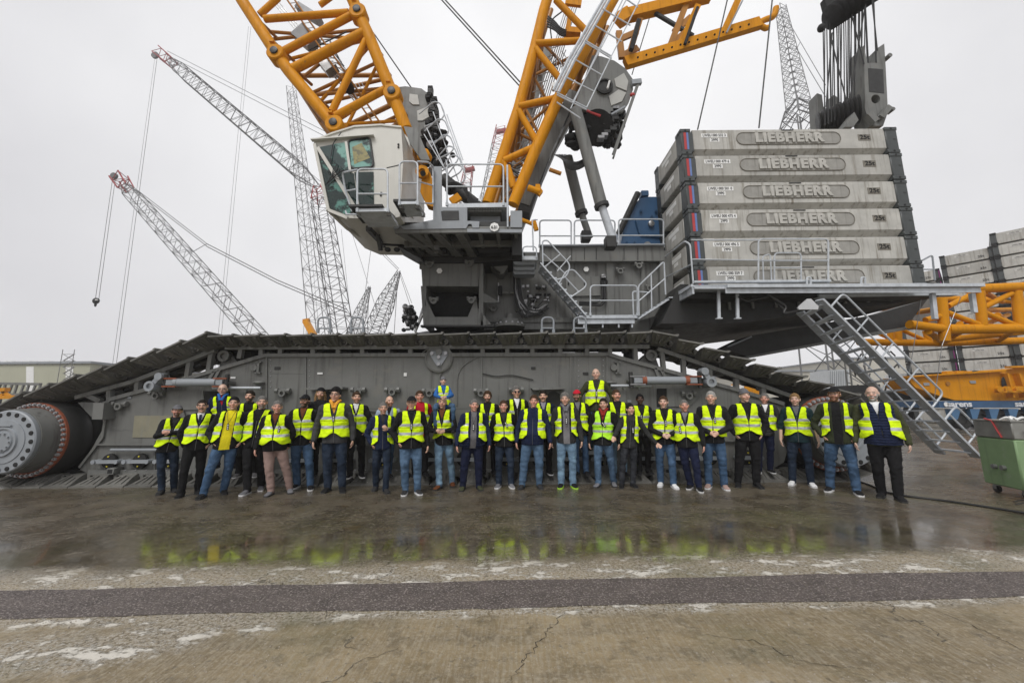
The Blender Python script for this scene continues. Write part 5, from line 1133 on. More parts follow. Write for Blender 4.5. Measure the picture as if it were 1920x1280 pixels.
for x in (56, -20, 130):
    b = MB(); b.pp([(x-7, 687), (x+7, 687), (x+7, 738), (x-7, 738)], 61.95, .04, white); b.build('light_panel', e)
b = MB()
for x in (4, 38, 72, 106): b.pp([(x, 683), (x+3, 676), (x+18, 676), (x+20, 683)], 63, 3, white)
b.build('roof_vent', e)
b = MB(); b.tube(P(-80, 679, 61.8), P(160, 679, 61.8), .03, g_dark, 4)
for x in range(-70, 160, 14): b.tube(P(x, 684, 61.8), P(x, 677, 61.8), .03, g_dark, 4)
b.build('roof_rail', e)
b = MB()
for x in (118, 140):
    for Y in (58, 60): b.tube(P(x, 655, Y), V((P(x, 655, Y).x, Y, 0)), .045, g_body, 5)
for y in (664, 676, 688, 700, 712, 724): b.beam(P(117, y, 58), P(141, y, 58), .06, .06, g_body); b.beam(P(117, y, 60), P(141, y, 60), .06, .06, g_body)
for i in range(5): b.beam(P(119, 676+i*12, 58.5), P(139, 664+i*12, 58.5), .1, .1, g_body); b.beam(P(119, 664+i*12, 59.5), P(139, 676+i*12, 59.5), .06, .06, g_body)
tag(b.build('scaffold_tower', None), 'scaffold stair tower standing against the olive hall', 'scaffold')
b = MB(); 
for y in (718, 738): b.beam(P(-60, y, 40), P(76, y+2, 40), .25, .25, g_body)
for i in range(12): x = -50+i*11; b.beam(P(x, 738, 40), P(x+(6 if i % 2 else 8), 718, 40), .15, .15, g_body)
b.beam(P(0, 738, 40), V((P(0, 738, 40).x, 40, 0)), .3, .3, g_dark); b.beam(P(70, 738, 40), V((P(70, 738, 40).x, 40, 0)), .3, .3, g_dark)
tag(b.build('grey_truss', None), 'grey lattice truss lying before the olive hall', 'truss')
b = MB(); b.beam(P(-40, 733, 34), P(14, 730, 34), .4, .3, yel); b.beam(P(-40, 745, 34), P(34, 744, 34), .4, .3, yel); b.beam(P(0, 744, 34), P(12, 732, 34), .2, .2, yel); b.beam(P(20, 744, 34), P(2, 731, 34), .2, .2, yel); b.beam(V((P(-10, 745, 34).x, 34, 0)), P(-10, 745, 34), .3, .3, yel)
tag(b.build('boom_piece', None), 'yellow boom end lying beyond the left drive drum', 'boom section')
e, a, c = building('pale hall on the skyline right of the track end', 1420, 1620, 697, 80, 30, pale_w)
e2, a, c = building('taller pale hall behind the crane carrier', 1600, 1760, 672, 95, 30, pale_w)
b = MB(); b.pp([(1555, 694), (1592, 692), (1594, 730), (1556, 731)], 45, 3, mat('container_white', (.5, .52, .53), .6, 0, .1, 1, .1, 3, .3))
for i in range(9): b.beam(P(1557+i*4, 695, 44.95), P(1557+i*4, 730, 44.95), .05, .06, g_light)
b.box(V((P(1575, 730, 45).x, 46.5, P(1575, 731, 45).z/2)), (2.2, 2.8, P(1575, 731, 45).z), g_dark)
tag(b.build('site_container', None), 'white ribbed site container on a dark base behind the track', 'container')
b = MB(); pts = [(1540, 640), (1568, 652), (1584, 680), (1590, 735)]
for o_ in (0, 9):
    b.path([P(x+o_, y+o_*.3, 36) for x, y in pts]+[V((P(1590+o_, 735, 36).x, 36, 0))], .07, g_body, 5)
for i in range(10): t = i/9*2.99; k = int(t); q = t-k; x = pts[k][0]*(1-q)+pts[k+1][0]*q; y = pts[k][1]*(1-q)+pts[k+1][1]*q; b.tube(P(x, y, 36), P(x+9, y+3, 36), .05, g_body, 4)
tag(b.build('boom_tip', None), 'bent grey lattice tip rising behind the stair', 'boom section')
truck = empty('truck', P(1405, 735, 38), 'orange and white truck glimpsed through the right truss gap', 'truck')
b = MB(); b.pp([(1396, 718), (1424, 720), (1424, 744), (1396, 744)], 38, 2.4, yel); b.build('cargo_body', truck)
b = MB(); b.pp([(1376, 722), (1395, 721), (1395, 744), (1374, 744)], 38, 2.4, white); b.build('truck_cab', truck)
for x in (1380, 1404, 1418): b = MB(); cc = P(x, 770, 38); wheel(b, V((cc.x, 38, .5)), .5, .3); b.build('wheel', truck)
b = MB(); b.box((P(1400, 745, 38).x, 39.2, 1.2), (2.6, 2.2, .7), g_dark); b.build('chassis', truck)
# ------------------------------------------------------------------ distant lattice cranes
def lattice(b, A, B, w0, w1, m, n, r=.06, taper=(0, 0), dax=V((0, 1, 0)), r2=None):
    """four chords with zigzag lacing from A to B; width w0..w1; ends drawn in over taper fractions"""
    A, B = V(A), V(B); z = (B-A).normalized(); x = z.cross(dax).normalized(); y = x.cross(z).normalized(); r2 = r2 or r*.55
    def wd(t):
        w_ = w0+(w1-w0)*t
        if taper[0] and t < taper[0]: w_ *= .25+.75*t/taper[0]
        if taper[1] and t > 1-taper[1]: w_ *= .25+.75*(1-t)/taper[1]
        return w_/2
    def c4(t): p = A.lerp(B, t); w_ = wd(t); return [p+x*w_+y*w_, p-x*w_+y*w_, p-x*w_-y*w_, p+x*w_-y*w_]
    q = [c4(i/n) for i in range(n+1)]
    for j in range(4):
        b.path([q[i][j] for i in range(n+1)], r, m, 4)
    for i in range(n):
        for j in range(4):
            a, c = (q[i][j], q[i+1][(j+1) % 4]) if (i+j) % 2 else (q[i][(j+1) % 4], q[i+1][j]); b.tube(a, c, r2, m, 3, cap=False)
        if i % 4 == 0:
            for j in range(4): b.tube(q[i][j], q[i][(j+1) % 4], r2, m, 3, cap=False)
def part(par, name, fn):
    b = MB(); fn(b); return b.build(name, par)
def rope_(b, pts, r=.05, m=far_g, off=None):
    P_ = [P(*p) for p in pts]
    for i in range(len(P_)-1):
        b.tube(P_[i], P_[i+1], r, m, 4)
        if off: b.tube(P_[i]+V(off), P_[i+1]+V(off), r, m, 4)
def down(px, py, Y): p = P(px, py, Y); return V((p.x, p.y, 0))
# tower crane with a luffing jib, left
D1 = 55
c1 = empty('lattice_crane', V((P(640, 700, D1).x, D1, 0)), 'tall grey crane with long luffing jib and red tip at upper left', 'crane')
part(c1, 'mast', lambda b: (lattice(b, down(652, 700, D1), P(645, 640, D1), 2.4, 2.4, far_g, 10, .07), lattice(b, P(645, 640, D1), P(601, 372, D1+4), 2.4, 2.25, far_g, 24, .075, (0, .04))))
part(c1, 'red_mast_head', lambda b: lattice(b, P(602, 375, D1+4), P(597, 350, D1+4), 2.2, 1.1, far_r, 4, .10))
part(c1, 'jib', lambda b: lattice(b, P(596, 350, D1+4), P(316, 112, D1+18), 2.4, 2.4, far_g, 40, .075, (.1, .12)))
part(c1, 'red_jib_head', lambda b: (lattice(b, P(322, 118, D1+18), P(298, 98, D1+18.5), 1.6, 1.8, far_r, 4, .11), b.lathe(P(291, 104, D1+18.5), (0, 1, 0), [(.75, -.2), (.75, .2)], far_g, 14)))
part(c1, 'pendant', lambda b: (rope_(b, [(314, 96, D1+18), (640, 262, D1+6)], .05, far_g, (0, 0, -.95)), rope_(b, [(330, 118, D1+18), (620, 356, D1+4)], .035)))
part(c1, 'hoist_rope', lambda b: (rope_(b, [(290, 112, D1+18), (206, 720, D1-4)], .03, far_g, (.5, 0, 0)), rope_(b, [(294, 112, D1+18), (213, 720, D1-4)], .03, far_g)))
part(c1, 'base', lambda b: b.box((P(650, 700, D1).x, D1, 1.5), (8, 6, 3), g_dark, bev=.3))
# second tower, fading upwards
D2 = 68
c2 = empty('lattice_crane', V((P(612, 700, D2).x, D2, 0)), 'slim grey lattice tower fading into fog left of the cab', 'crane')
part(c2, 'mast', lambda b: (lattice(b, down(610, 700, D2), P(603, 640, D2), 3, 3, far_g, 8, .075), lattice(b, P(603, 640, D2), P(546, 165, D2+32), 3.0, 1.8, far_g, 42, .08)))
part(c2, 'base', lambda b: b.box((P(612, 700, D2).x, D2, 1.5), (10, 8, 3), g_dark, bev=.3))
part(c2, 'hoist_rope', lambda b: (rope_(b, [(466, 50, D2+16), (400, 720, D2)], .035, far_g, (.6, 0, 0)),))
part(c2, 'pendant', lambda b: (rope_(b, [(562, 240, D2+20), (600, 640, D2)], .03), rope_(b, [(590, 420, D2+10), (618, 640, D2)], .03), rope_(b, [(640, 430, D2), (662, 640, D2)], .03)))
# lower crane, left
D3 = 48
c3 = empty('lattice_crane', V((P(520, 700, D3).x, D3, 0)), 'lower grey crane with short red tip and hanging hook at far left', 'crane')
part(c3, 'jib', lambda b: lattice(b, P(548, 705, D3), P(232, 346, D3+10), 1.8, 1.6, far_g, 34, .065, (0, .06)))
part(c3, 'red_jib_head', lambda b: (lattice(b, P(236, 352, D3+10), P(222, 330, D3+10), 1.4, 1.6, far_r, 3, .12), b.lathe(P(214, 330, D3+10), (0, 1, 0), [(.5, -.2), (.5, .2)], far_g, 12)))
part(c3, 'pendant', lambda b: (rope_(b, [(236, 340, D3+10), (388, 457, D3+6)], .05, far_g, (0, 0, -.35)), rope_(b, [(388, 457, D3+6), (520, 525, D3+4), (650, 580, D3)], .06, far_g, (0, 0, -.4)), rope_(b, [(388, 457, D3+6), (358, 474, D3+6)], .05)))
part(c3, 'hoist_rope', lambda b: rope_(b, [(211, 336, D3+10), (179, 560, D3+2)], .03, far_g, (.45, 0, 0)))
part(c3, 'hook_block', lambda b: (b.ell(P(180, 564, D3+2), (.42, .3, .42), voidm), b.ell(P(179, 571, D3+2), (.16, .12, .3), voidm), b.box(P(181, 562, D3+1.6), (.3, .1, .12), white)))
part(c3, 'base', lambda b: b.box((P(545, 700, D3).x, D3, 2.2), (7, 6, 4.4), g_dark, bev=.3))
# cranes seen in the gap under the cab
for lab, pk, bs, wd, D, ropes in (('small grey lattice boom under the cab, left of the steeper pair', (693, 538), (652, 660), 2.0, 70, [((690, 532), (660, 437)), ((693, 538), (708, 590)), ((692, 540), (688, 640)), ((696, 463), (678, 600))]),
                                  ('larger grey lattice boom under the cab with taut pendants', (748, 509), (690, 650), 2.4, 58, [((746, 506), (692, 452)), ((748, 504), (698, 452)), ((748, 509), (768, 570)), ((750, 509), (772, 568)), ((746, 520), (738, 640)), ((744, 530), (718, 640))])):
    c4_ = empty('lattice_crane', down(bs[0], bs[1], D), lab, 'crane')
    part(c4_, 'jib', lambda b: lattice(b, P(*bs, D), P(*pk, D+8), wd, wd*.8, far_g, 26, .08, (0, .45)))
    part(c4_, 'pendant', lambda b: [rope_(b, [(*a, D+8), (*c, D+4)], .05) for a, c in ropes])
    part(c4_, 'base', lambda b: b.box(down(bs[0], bs[1], D)+V((0, 0, 2)), (7, 6, 4), g_dark, bev=.3))
t_ = empty('mobile_crane', down(590, 640, 60), 'small yellow telescopic boom peeping over the track', 'mobile crane')
part(t_, 'telescopic_boom', lambda b: (b.beam(P(574, 603, 60), P(600, 650, 58), .8, .9, yel, up=(0, 1, 0)), b.beam(P(569, 602, 60), P(580, 600, 60), .5, .6, yel, up=(0, 1, 0))))
part(t_, 'hoist_rope', lambda b: rope_(b, [(570, 604, 60), (568, 660, 60)], .03, far_g, (.4, 0, 0)))
part(t_, 'carrier', lambda b: b.box(down(600, 650, 58)+V((0, 0, 1.6)), (6, 3, 3.2), yel, bev=.2))
for lab, pk, bs, wd, D in (('pale grey crane mast with red head left of the derrick', (939, 240), (896, 470), 3.2, 85), ('short red topped crane mast above the railing', (880, 312), (868, 470), 2.6, 80)):
    c5 = empty('lattice_crane', down(*bs, D), lab, 'crane')
    part(c5, 'mast', lambda b: (lattice(b, P(*bs, D), P(pk[0]-6, pk[1]+35, D+10), wd, wd*.9, far_g, 26, .08), lattice(b, down(*bs, D), P(*bs, D), wd, wd, far_g, 10, .08)))
    part(c5, 'red_mast_head', lambda b: (lattice(b, P(pk[0]-6, pk[1]+36, D+10), P(*pk, D+10), wd*.9, wd*.7, far_r, 5, .11), b.beam(P(pk[0]-8, pk[1]+8, D+10), P(pk[0]+10, pk[1]+4, D+10), 1, .8, far_r)))
    part(c5, 'pendant', lambda b: rope_(b, [(pk[0]-14, pk[1]+60, D+8), (bs[0]-34, 470, D)], .04, far_g, (1, 0, 0)))
D6 = 50
c6 = empty('lattice_crane', V((P(1505, 500, D6).x, D6, 0)), 'grey lattice crane mast above the ballast stack, top lost in fog', 'crane')
part(c6, 'mast', lambda b: (lattice(b, P(1497, 200, D6+12), P(1464, 14, D6+24), 2.6, 1.35, far_g, 34, .085), ))
part(c6, 'pylon_foot', lambda b: (lattice(b, P(1502, 242, D6+8), P(1497, 200, D6+12), 4.6, 2.8, far_g, 5, .14), lattice(b, down(1505, 300, D6), P(1502, 242, D6+8), 4.6, 4.6, far_g, 14, .14)))
part(c6, 'pendant', lambda b: (rope_(b, [(1478, 40, D6+22), (1548, 160, D6+10)], .06), rope_(b, [(1492, 88, D6+20), (1548, 182, D6+10)], .06), rope_(b, [(1500, 80, D6+20), (1494, 92, D6+20)], .05)))
# ------------------------------------------------------------------ green tool box on castors and the cable
gcol = mat('green_box_paint', (.21, .32, .16), .55, 0, .1, 3, .05, 40, .45, (.10, .13, .08), wear=((.27, .33, .23), 7, .58, .5)); ssm = mat('scratched_metal', (.28, .28, .26), .4, .5, .2, 6, .05, 60, .3)
c1_, c2_ = G(1846, 908, .10), G(1922, 925, .10); fx = (c2_-c1_); fx.z = 0; Lx = fx.length; fx.normalize(); fy = V((-fx.y, fx.x, 0))
M3 = Matrix((fx, fy, V((0, 0, 1)))).transposed(); Hh = 1.10; Dd = 1.0
bx = empty('tool_box', V((c1_.x, c1_.y, 0)), 'green wheeled metal box with bare steel rim at the right edge', 'tool box')
o0 = V((c1_.x, c1_.y, .14))
def LB(b, c, d, m, bev=0): b.box(o0+M3 @ V(c), d, m, M3, bev)
b = MB(); LB(b, (Lx/2, Dd/2, .40), (Lx, Dd, .80), gcol, .02); b.build('box_body', bx)
b = MB(); LB(b, (Lx/2, Dd/2, .95), (Lx+.006, Dd+.006, .29), ssm, .015); LB(b, (Lx/2, Dd/2, 1.10), (Lx+.04, Dd+.04, .02), ssm); b.build('box_rim', bx)
for x in (.12, .28):
    b = MB(); q = o0+M3 @ V((Lx*.25+x, -.003, .32)); b.lathe(q, -fy, [(.04, 0), (.04, .05), (.02, .05)], steel, 12); b.build('valve_port', bx)
for x in (.1, Lx-.1):
    for y in (.1, Dd-.1):
        b = MB(); q = o0+M3 @ V((x, y, -.08)); b.lathe(q, fy, [(.02, -.03), (.06, -.025), (.06, .025), (.02, .03)], black, 14); b.box(q+V((0, 0, .04)), (.06, .07, .09), steel, M3); b.build('castor', bx)
b = MB(); q0 = o0+M3 @ V((Lx*.55, -.012, 1.10)); b.path([q0+V((0, .1, .03)), q0, q0+fx*.06+V((0, 0, -.14)), q0+fx*.13+V((0, 0, -.28))], .014, red, 6); tag(b.build('red_strap', None), 'red lashing strap hanging over the green box', 'strap')
b = MB()
for i in range(30): q = o0+M3 @ V((rs.uniform(.35, Lx-.1), rs.uniform(.1, Dd-.2), 1.12)); b.bend([q, q+V((rs.uniform(-.12, .12), rs.uniform(-.1, .1), .05)), q+V((rs.uniform(-.2, .2), rs.uniform(-.1, .1), .0))], .018, white, 5, .2)
tag(b.build('rag', None), 'crumpled white rope and rag lying on the green box', 'rag')
b = MB()
for i in range(7): q = o0+M3 @ V((Lx+.02, .15+.05*i, .95)); b.bend([q, q+fx*.05+V((0, 0, -.1-.02*i)), q+fy*.1+fx*.03+V((0, 0, -.13)), q+fy*.15], .014, white, 5, .2)
b.build('rope_coil', None); tag(bpy.data.objects['rope_coil'], 'white rope coil hung on the side of the green box', 'rope')
b = MB()
ylr = mat('yellow_rope', (.5, .45, .12), .7)
for i in range(6): q = o0+M3 @ V((-.02, .1+.05*i, 1.0)); b.bend([q, q+V((-.06, 0, -.25)), q+V((-.03, 0, -.7-.03*i))], .012, ylr, 5, .3)
tag(b.build('yellow_rope', None), 'thin yellow rope dangling from the green box corner', 'rope')
b = MB(); pts = [(1560, 888), (1625, 906), (1660, 922), (1700, 930), (1760, 936), (1840, 948), (1990, 972)]
b.bend([G(x, y, .016) for x, y in pts], .016, black, 8, .3); tag(b.build('cable', None), 'black cable running over the wet yard to the right', 'cable')
b = MB(); b.bend([G(1900, 940, .01), G(1930, 934, .01), G(1950, 944, .01)], .008, black, 6, .2); b.bend([G(1905, 945, .012), G(1925, 940, .012), G(1950, 952, .012)], .008, black, 6, .2); tag(b.build('thin_cable', None), 'thin loop of cable on the ground by the green box', 'cable')
# ------------------------------------------------------------------ people
PEND = []           # (object, voxel) whose remesh is evaluated in one go
def lerp(a, b, t): return a+(b-a)*t
def interp(xs, ys, x):
    if x <= xs[0]: return ys[0]
    for i in range(len(xs)-1):
        if x <= xs[i+1]: return lerp(ys[i], ys[i+1], (x-xs[i])/(xs[i+1]-xs[i]))
    return ys[-1]
TZ = [.44, .48, .52, .58, .64, .70, .76, .80, .825, .842, .858]
TA = [.180, .183, .180, .172, .175, .186, .198, .200, .178, .120, .076]
TD = [.120, .128, .130, .125, .128, .132, .130, .120, .105, .090, .074]
class Torso:
    def __init__(s, H, b, hip, neck, belly=0.0, cy=0.0): s.H, s.b, s.hip, s.neck, s.belly, s.cy = H, b, hip, neck, belly, cy
    def c(s, z):
        t = (z-.53)/(.85-.53); return V((lerp(s.hip, s.neck, t), s.cy, 0))
    def ad(s, z):
        k = s.H/1.78; be = s.belly*max(0, 1-abs(z-.58)/.13); sh = s.b if z < .80 else lerp(s.b, 1+(s.b-1)*.4, min(1, (z-.80)/.04))
        return (interp(TZ, TA, z)*sh+be*.5)*k, (interp(TZ, TD, z)*(1+(s.b-1)*.8)+be)*k
    def pt(s, z, th, off=0.0):
        a, d = s.ad(z); cz, sz = math.cos(th), math.sin(th); p = 2.35
        x = math.copysign(abs(cz)**(2/p), cz)*(a+off); y = math.copysign(abs(sz)**(2/p), sz)*(d+off); cc = s.c(z)
        be = s.belly*max(0, 1-abs(z-.58)/.13)*.5
        return V((cc.x+x, cc.y+y-be, z*s.H))
    def front(s, z, x, off=0.0):
        a, d = s.ad(z); q = max(0, 1-(min(abs(x), a*.99)/(a+off))**2.35)**(1/2.35); be = s.belly*max(0, 1-abs(z-.58)/.13)*.5; cc = s.c(z)
        return V((cc.x+x, cc.y-q*(d+off)-be, z*s.H))
    def loft(s, b, z0, z1, off, m=None, n=28):
        zs = [z0]+[z for z in TZ if z0 < z < z1]+[z1]; vs = [s.pt(z, 2*PI*j/n, off) for z in zs for j in range(n)]
        b.add(vs, [(i*n+j, i*n+(j+1) % n, (i+1)*n+(j+1) % n, (i+1)*n+j) for i in range(len(zs)-1) for j in range(n)]+[tuple(range(n-1, -1, -1)), tuple(range((len(zs)-1)*n, len(zs)*n))], m)
def capsule(b, pts, rs_, n=10):
    """tapered limb with rounded joints, each piece closed"""
    for i in range(len(pts)-1): b.tube(pts[i], pts[i+1], rs_[i], None, n, rs_[i+1])
    for p, r in zip(pts, rs_): b.ell(p, (r, r, r), None, 10, 6)
def hand(b, w, d, side, pose, k, curl=.6):
    """palm with four unequal bent fingers and a thumb; w wrist, d unit direction of the hand"""
    d = d.normalized(); outv = V((side, 0, 0)); nrm = V((0, -1, 0)) if abs(d.y) < .8 else V((0, 0, 1))
    lat_ = d.cross(nrm).normalized()
    if lat_.x*side > 0: lat_ = -lat_               # towards the body = thumb side front
    if pose == 'open': curl = .15
    nrm = lat_.cross(d).normalized()
    if pose in ('down', 'pocket'): lat_ = V((0, -1, 0)) if abs(d.z) > .5 else lat_; nrm = d.cross(lat_).normalized(); nrm = nrm if nrm.x*side < 0 else -nrm
    elif nrm.z > 0 and pose == 'clasp': pass
    M = Matrix((lat_, d, lat_.cross(d))).transposed()
    pc = w+d*.045*k; b.ell(pc, (.040*k, .052*k, .019*k), None, 10, 8, M)
    for i, (o_, L_) in enumerate(((.030, .070), (.011, .080), (-.009, .074), (-.028, .058))):
        p0 = w+d*.070*k+lat_*o_*k; c1 = curl*.5; p1 = p0+(d*math.cos(c1)+nrm*math.sin(c1)+lat_*o_*2.2)*L_*.5*k; c2 = curl*1.5; p2 = p1+(d*math.cos(c2)+nrm*math.sin(c2))*L_*.45*k
        capsule(b, [p0, p1, p2], [.0105*k, .0095*k, .008*k], 7)
    q0 = w+d*.025*k+lat_*.028*k; q1 = q0+(d*.6+lat_*.7+nrm*.3).normalized()*.042*k; q2 = q1+(d*.95+nrm*.35+lat_*.1).normalized()*.032*k; capsule(b, [q0, q1, q2], [.015*k, .0115*k, .009*k], 7)
HE, HD, HZ = .078, .098, .120
def head_parts(b, c, k, M, sc=1.0):
    def e(p, r): b.ell(c+M @ (V(p)*k), tuple(q*k for q in r), None, 20, 14, M)
    e((0, .012, .018), (HE, HD*.93, .100)); e((0, -.012, -.012), (.066, .082, .098)); e((0, -.032, -.066), (.046, .052, .044)); e((0, -.072, -.094), (.024, .018, .018))
    e((0, -.078, .036), (.052, .016, .014)); e((.037, -.066, -.026), (.025, .022, .024)); e((-.037, -.066, -.026), (.025, .022, .024))
    b.tube(c+M @ (V((0, -.086, .022))*k), c+M @ (V((0, -.112, -.022))*k), .009*k, None, 8, .015*k); e((0, -.106, -.022), (.018, .015, .012))
    e((0, -.090, -.052), (.026, .010, .007)); e((0, -.088, -.064), (.023, .010, .007))
    for s in (-1, 1): e((s*.080, .008, -.004), (.010, .018, .031)); e((s*.031, -.078, .008), (.013, .010, .009))
def shell(c, k, M, fn, m, nu=48, nv=28):
    """cap-like mesh round the head: fn(dir, point) gives a radial factor (below 0.9 it hides inside the skull)"""
    b = MB(); vs = []
    for i in range(nv+1):
        ph = PI*i/nv
        for j in range(nu):
            th = 2*PI*j/nu; d = V((math.sin(ph)*math.cos(th), math.sin(ph)*math.sin(th), math.cos(ph))); p = V((d.x*HE*1.02, .010+d.y*HD*.96, .018+d.z*.102)); f = fn(d, p)
            vs.append(c+M @ (V((p.x*f, .010+(p.y-.010)*f, .018+(p.z-.018)*f))*k))
    b.add(vs, [(i*nu+j, (i+1)*nu+j, (i+1)*nu+(j+1) % nu, i*nu+(j+1) % nu) for i in range(nv) for j in range(nu)], m, True); return b
def hairline(style):
    def ln(y, x):
        if style == 'recede': return interp([-.1, -.07, -.03, .0, .05, .1], [.098, .082, .04, -.005, -.06, -.07], y)+ (.012 if abs(x) < .03 else 0)
        if style == 'ring': return interp([-.1, -.05, -.01, .02, .06, .1], [.2, .09, -.0, -.02, -.06, -.07], y)
        return interp([-.1, -.07, -.04, -.005, .03, .1], [.076, .066, .042, -.012, -.05, -.07], y)
    return ln
SKIN = mat('skin', (1, 1, 1), .45, 0, .06, 14, .05, 90, vcol=True)
VEST = mat('hi_vis_fabric', (.70, .95, .008), .7, 0, .12, 5, .9, 14, spec=.15, ro=True, rand=.07)
VESTG = mat('hi_vis_fabric_lime', (.48, .93, .02), .6, 0, .05, 5, .35, 22)
BAND = mat('reflective_band', (.50, .52, .54), .38, .25, .12, 14, .3, 30)
CC = dict(black=(.013, .013, .014), coal=(.03, .03, .031), dgrey=(.055, .055, .058), navy=(.012, .018, .045), green=(.035, .042, .022), olive=(.05, .055, .028), grey=(.15, .15, .16), white=(.72, .72, .72), yellow=(.85, .72, .02), red=(.45, .015, .03), blue=(.03, .12, .35), teal=(.012, .03, .035), brown=(.14, .05, .02), tan=(.33, .23, .20), plaid=(.30, .36, .45), ltgrey=(.17, .165, .17), amber=(.70, .33, .04), dred=(.30, .03, .02), pale=(.30, .28, .33),
          jean=(.045, .085, .15), djean=(.016, .026, .045), ljean=(.17, .27, .38), mjean=(.07, .12, .19), bjean=(.025, .027, .032), navyj=(.012, .016, .040))
def cloth(cn, kind='cloth'):
    c = CC[cn]; dn = 'jean' in cn
    if dn: return mat('denim_'+cn, c, .85, 0, .3, 6, .8, 16, wear=(tuple(min(.6, v*1.7+.015) for v in c), 5, .50, .5), rand=.12, spec=.15, ro=True)
    return mat('fabric_'+cn, c, .85, 0, .2, 7, .8, 15, rand=.15, spec=.15)
TONE = dict(a=(.60, .37, .27), b=(.52, .31, .215), c=(.62, .41, .315), d=(.075, .035, .022), e=(.60, .32, .235))
HAIR = dict(dark=(.02, .014, .010), brown=(.065, .035, .018), grey=(.17, .162, .15), white=(.36, .35, .33), blond=(.25, .15, .065), black=(.010, .009, .009), red=(.16, .07, .03))
rp_ = random.Random(11)
def person(label, hx, ht, feet, Y=None, z0=0.0, b=1.0, belly=0.0, jacket='black', vest='closed', shirt='black', pants='jean', shoes='black', sole=None, hair='short', hc='brown', tone='a', beard=None, hat=None, hatc='black', glasses=None, arms=('down', 'down'), hip=None, badge=None, hood=None, yaw=0, seat=None, tie=False, vmat=None, sleeves=True, tilt=0, neckx=None, hem=.462, Hfix=None, narrow=False, puffer=None, group='people lined up before the crawler'):
    if Y is None: fw = [G(x, y) for x, y in feet]
    else: fw = [V((P(x, 880, Y).x, Y+(.0 if i == 0 else .05), z0)) for i, (x, y) in enumerate(feet)]
    Ym = sum(p.y for p in fw)/2; X0 = sum(p.x for p in fw)/2
    top = P(hx, ht, Ym); H = (top.z-z0) if Hfix is None else Hfix; k = H/1.78
    root = empty('person', (X0, Ym, z0 if seat is None else seat), label, 'person', group)
    org = V((X0, Ym, root.location.z))
    hd = top.x-X0; hp = (P(hip, 830, Ym).x-X0) if hip is not None else hd*.45
    nk = (P(neckx, 780, Ym).x-X0) if neckx else hp+(hd-hp)*.85
    ks = min(1.06, max(.93, k))
    if yaw == 0: yaw, tilt = rp_.uniform(-14, 14), rp_.uniform(-5, 5)
    TH = -.8*math.atan2(X0, Ym)+R(rp_.uniform(-9, 9)); ct_, st_ = math.cos(TH), math.sin(TH)
    def lx(px_, py_):
        m__ = P(px_, py_, Ym).x/Ym; return (m__*Ym-X0)/(ct_-m__*st_)
    hd = lx(hx, ht); hp = lx(hip, 830) if hip is not None else hd*.45; nk = lx(neckx, 780) if neckx else hp+(hd-hp)*.85
    root.rotation_euler.z = TH; Rz = Matrix.Rotation(TH, 3, 'Z')
    fw = [org_+Rz.transposed() @ (f-org_) for org_ in [V((X0, Ym, 0))] for f in fw]
    T_ = Torso(H, b, hp, nk, belly, 0)
    kk = k
    kk = k*1.05; hc3 = V((hd, -.012*k, H-.120*kk)); Mh = Matrix.Rotation(R(yaw), 3, 'Z') @ Matrix.Rotation(R(tilt), 3, 'Y')
    sh = [V((nk+s*.178*k*(1+(b-1)*.8), .01, .800*H)) for s in (-1, 1)]
    # arms --------------------------------------------------
    PO = {'down': ((.262, .03, .625), (.285, -.03, .485), (.01, -.12, -1)), 'pocket': ((.305, .05, .635), (.195, -.055, .530), (-.45, .1, -1)), 'clasp': ((.275, -.02, .625), (.075, -.20, .575), (-1, -.25, -.55)),
          'cross': ((.265, -.10, .655), (-.06, -.215, .690), (-1, .05, .12)), 'back': ((.27, .08, .63), (.20, .16, .50), (-.6, .2, -.7)), 'chest': ((.26, -.03, .62), (.10, -.22, .690), (-.7, -.3, .6)), 'belly': ((.27, -.02, .63), (.095, -.205, .62), (-1, -.25, -.2)),
          'openL': ((.33, -.10, .66), (.42, -.27, .615), (.3, -.45, -.55)), 'openR': ((.34, -.04, .64), (.50, -.17, .525), (.7, -.3, -.6)), 'jut': ((.33, .03, .66), (.30, -.03, .52), (-.2, -.1, -1)),
          'reach': ((.20, -.12, .70), (.06, -.30, .70), (-.8, 0, .2))}
    AR = []
    for i, s in enumerate((-1, 1)):
        e, w_, d = PO[arms[i]]; wf = 1+(b-1)*.9
        base = nk if arms[i] not in ('down', 'pocket', 'back', 'jut') else lerp(hp, nk, .6)
        yb = (belly+(b-1)*.1)*k if w_[1] < -.1 else 0
        E = V((base+s*e[0]*k*wf, e[1]*k-yb*.5, e[2]*H)); W_ = V((base+s*w_[0]*k*(wf if abs(w_[0]) > .15 else 1), w_[1]*k-yb, w_[2]*H)); AR.append((sh[i], E, W_, V((s*d[0], d[1], d[2])), s))
    if seat is not None:
        AR = []
        for s in (-1, 1): AR.append((V((nk+s*.14*k, 0, .80*H)), V((nk+s*.25*k, -.10, .69*H)), V((nk+s*.085*k, -.225, .655*H)), V((-s, -.1, .0)), s))
        sh = [AR[0][0], AR[1][0]]
    # legs --------------------------------------------------
    LG = []
    order = sorted(fw, key=lambda p: p.x)
    for s, f in zip((-1, 1), order):
        hj = V((hp+s*.088*k*(1+(b-1)*.7), .0, .50*H)); an = V((f.x-X0, f.y-Ym+.07*k, .075*k)); kn = hj.lerp(an, .50)+V((s*.012, -.035*k, .01)); LG.append((hj, kn, an, s))
    if seat is not None:
        LG = []
        for s in (-1, 1): LG.append((V((hp+s*.085, .02, .52*H)), V((hp+s*.175, -.20, .515*H)), V((hp+s*.165, -.20, .515*H-.36)), s))
    # body: one closed surface -------------------------------
    B = MB(); head_parts(B, hc3, kk, Mh)
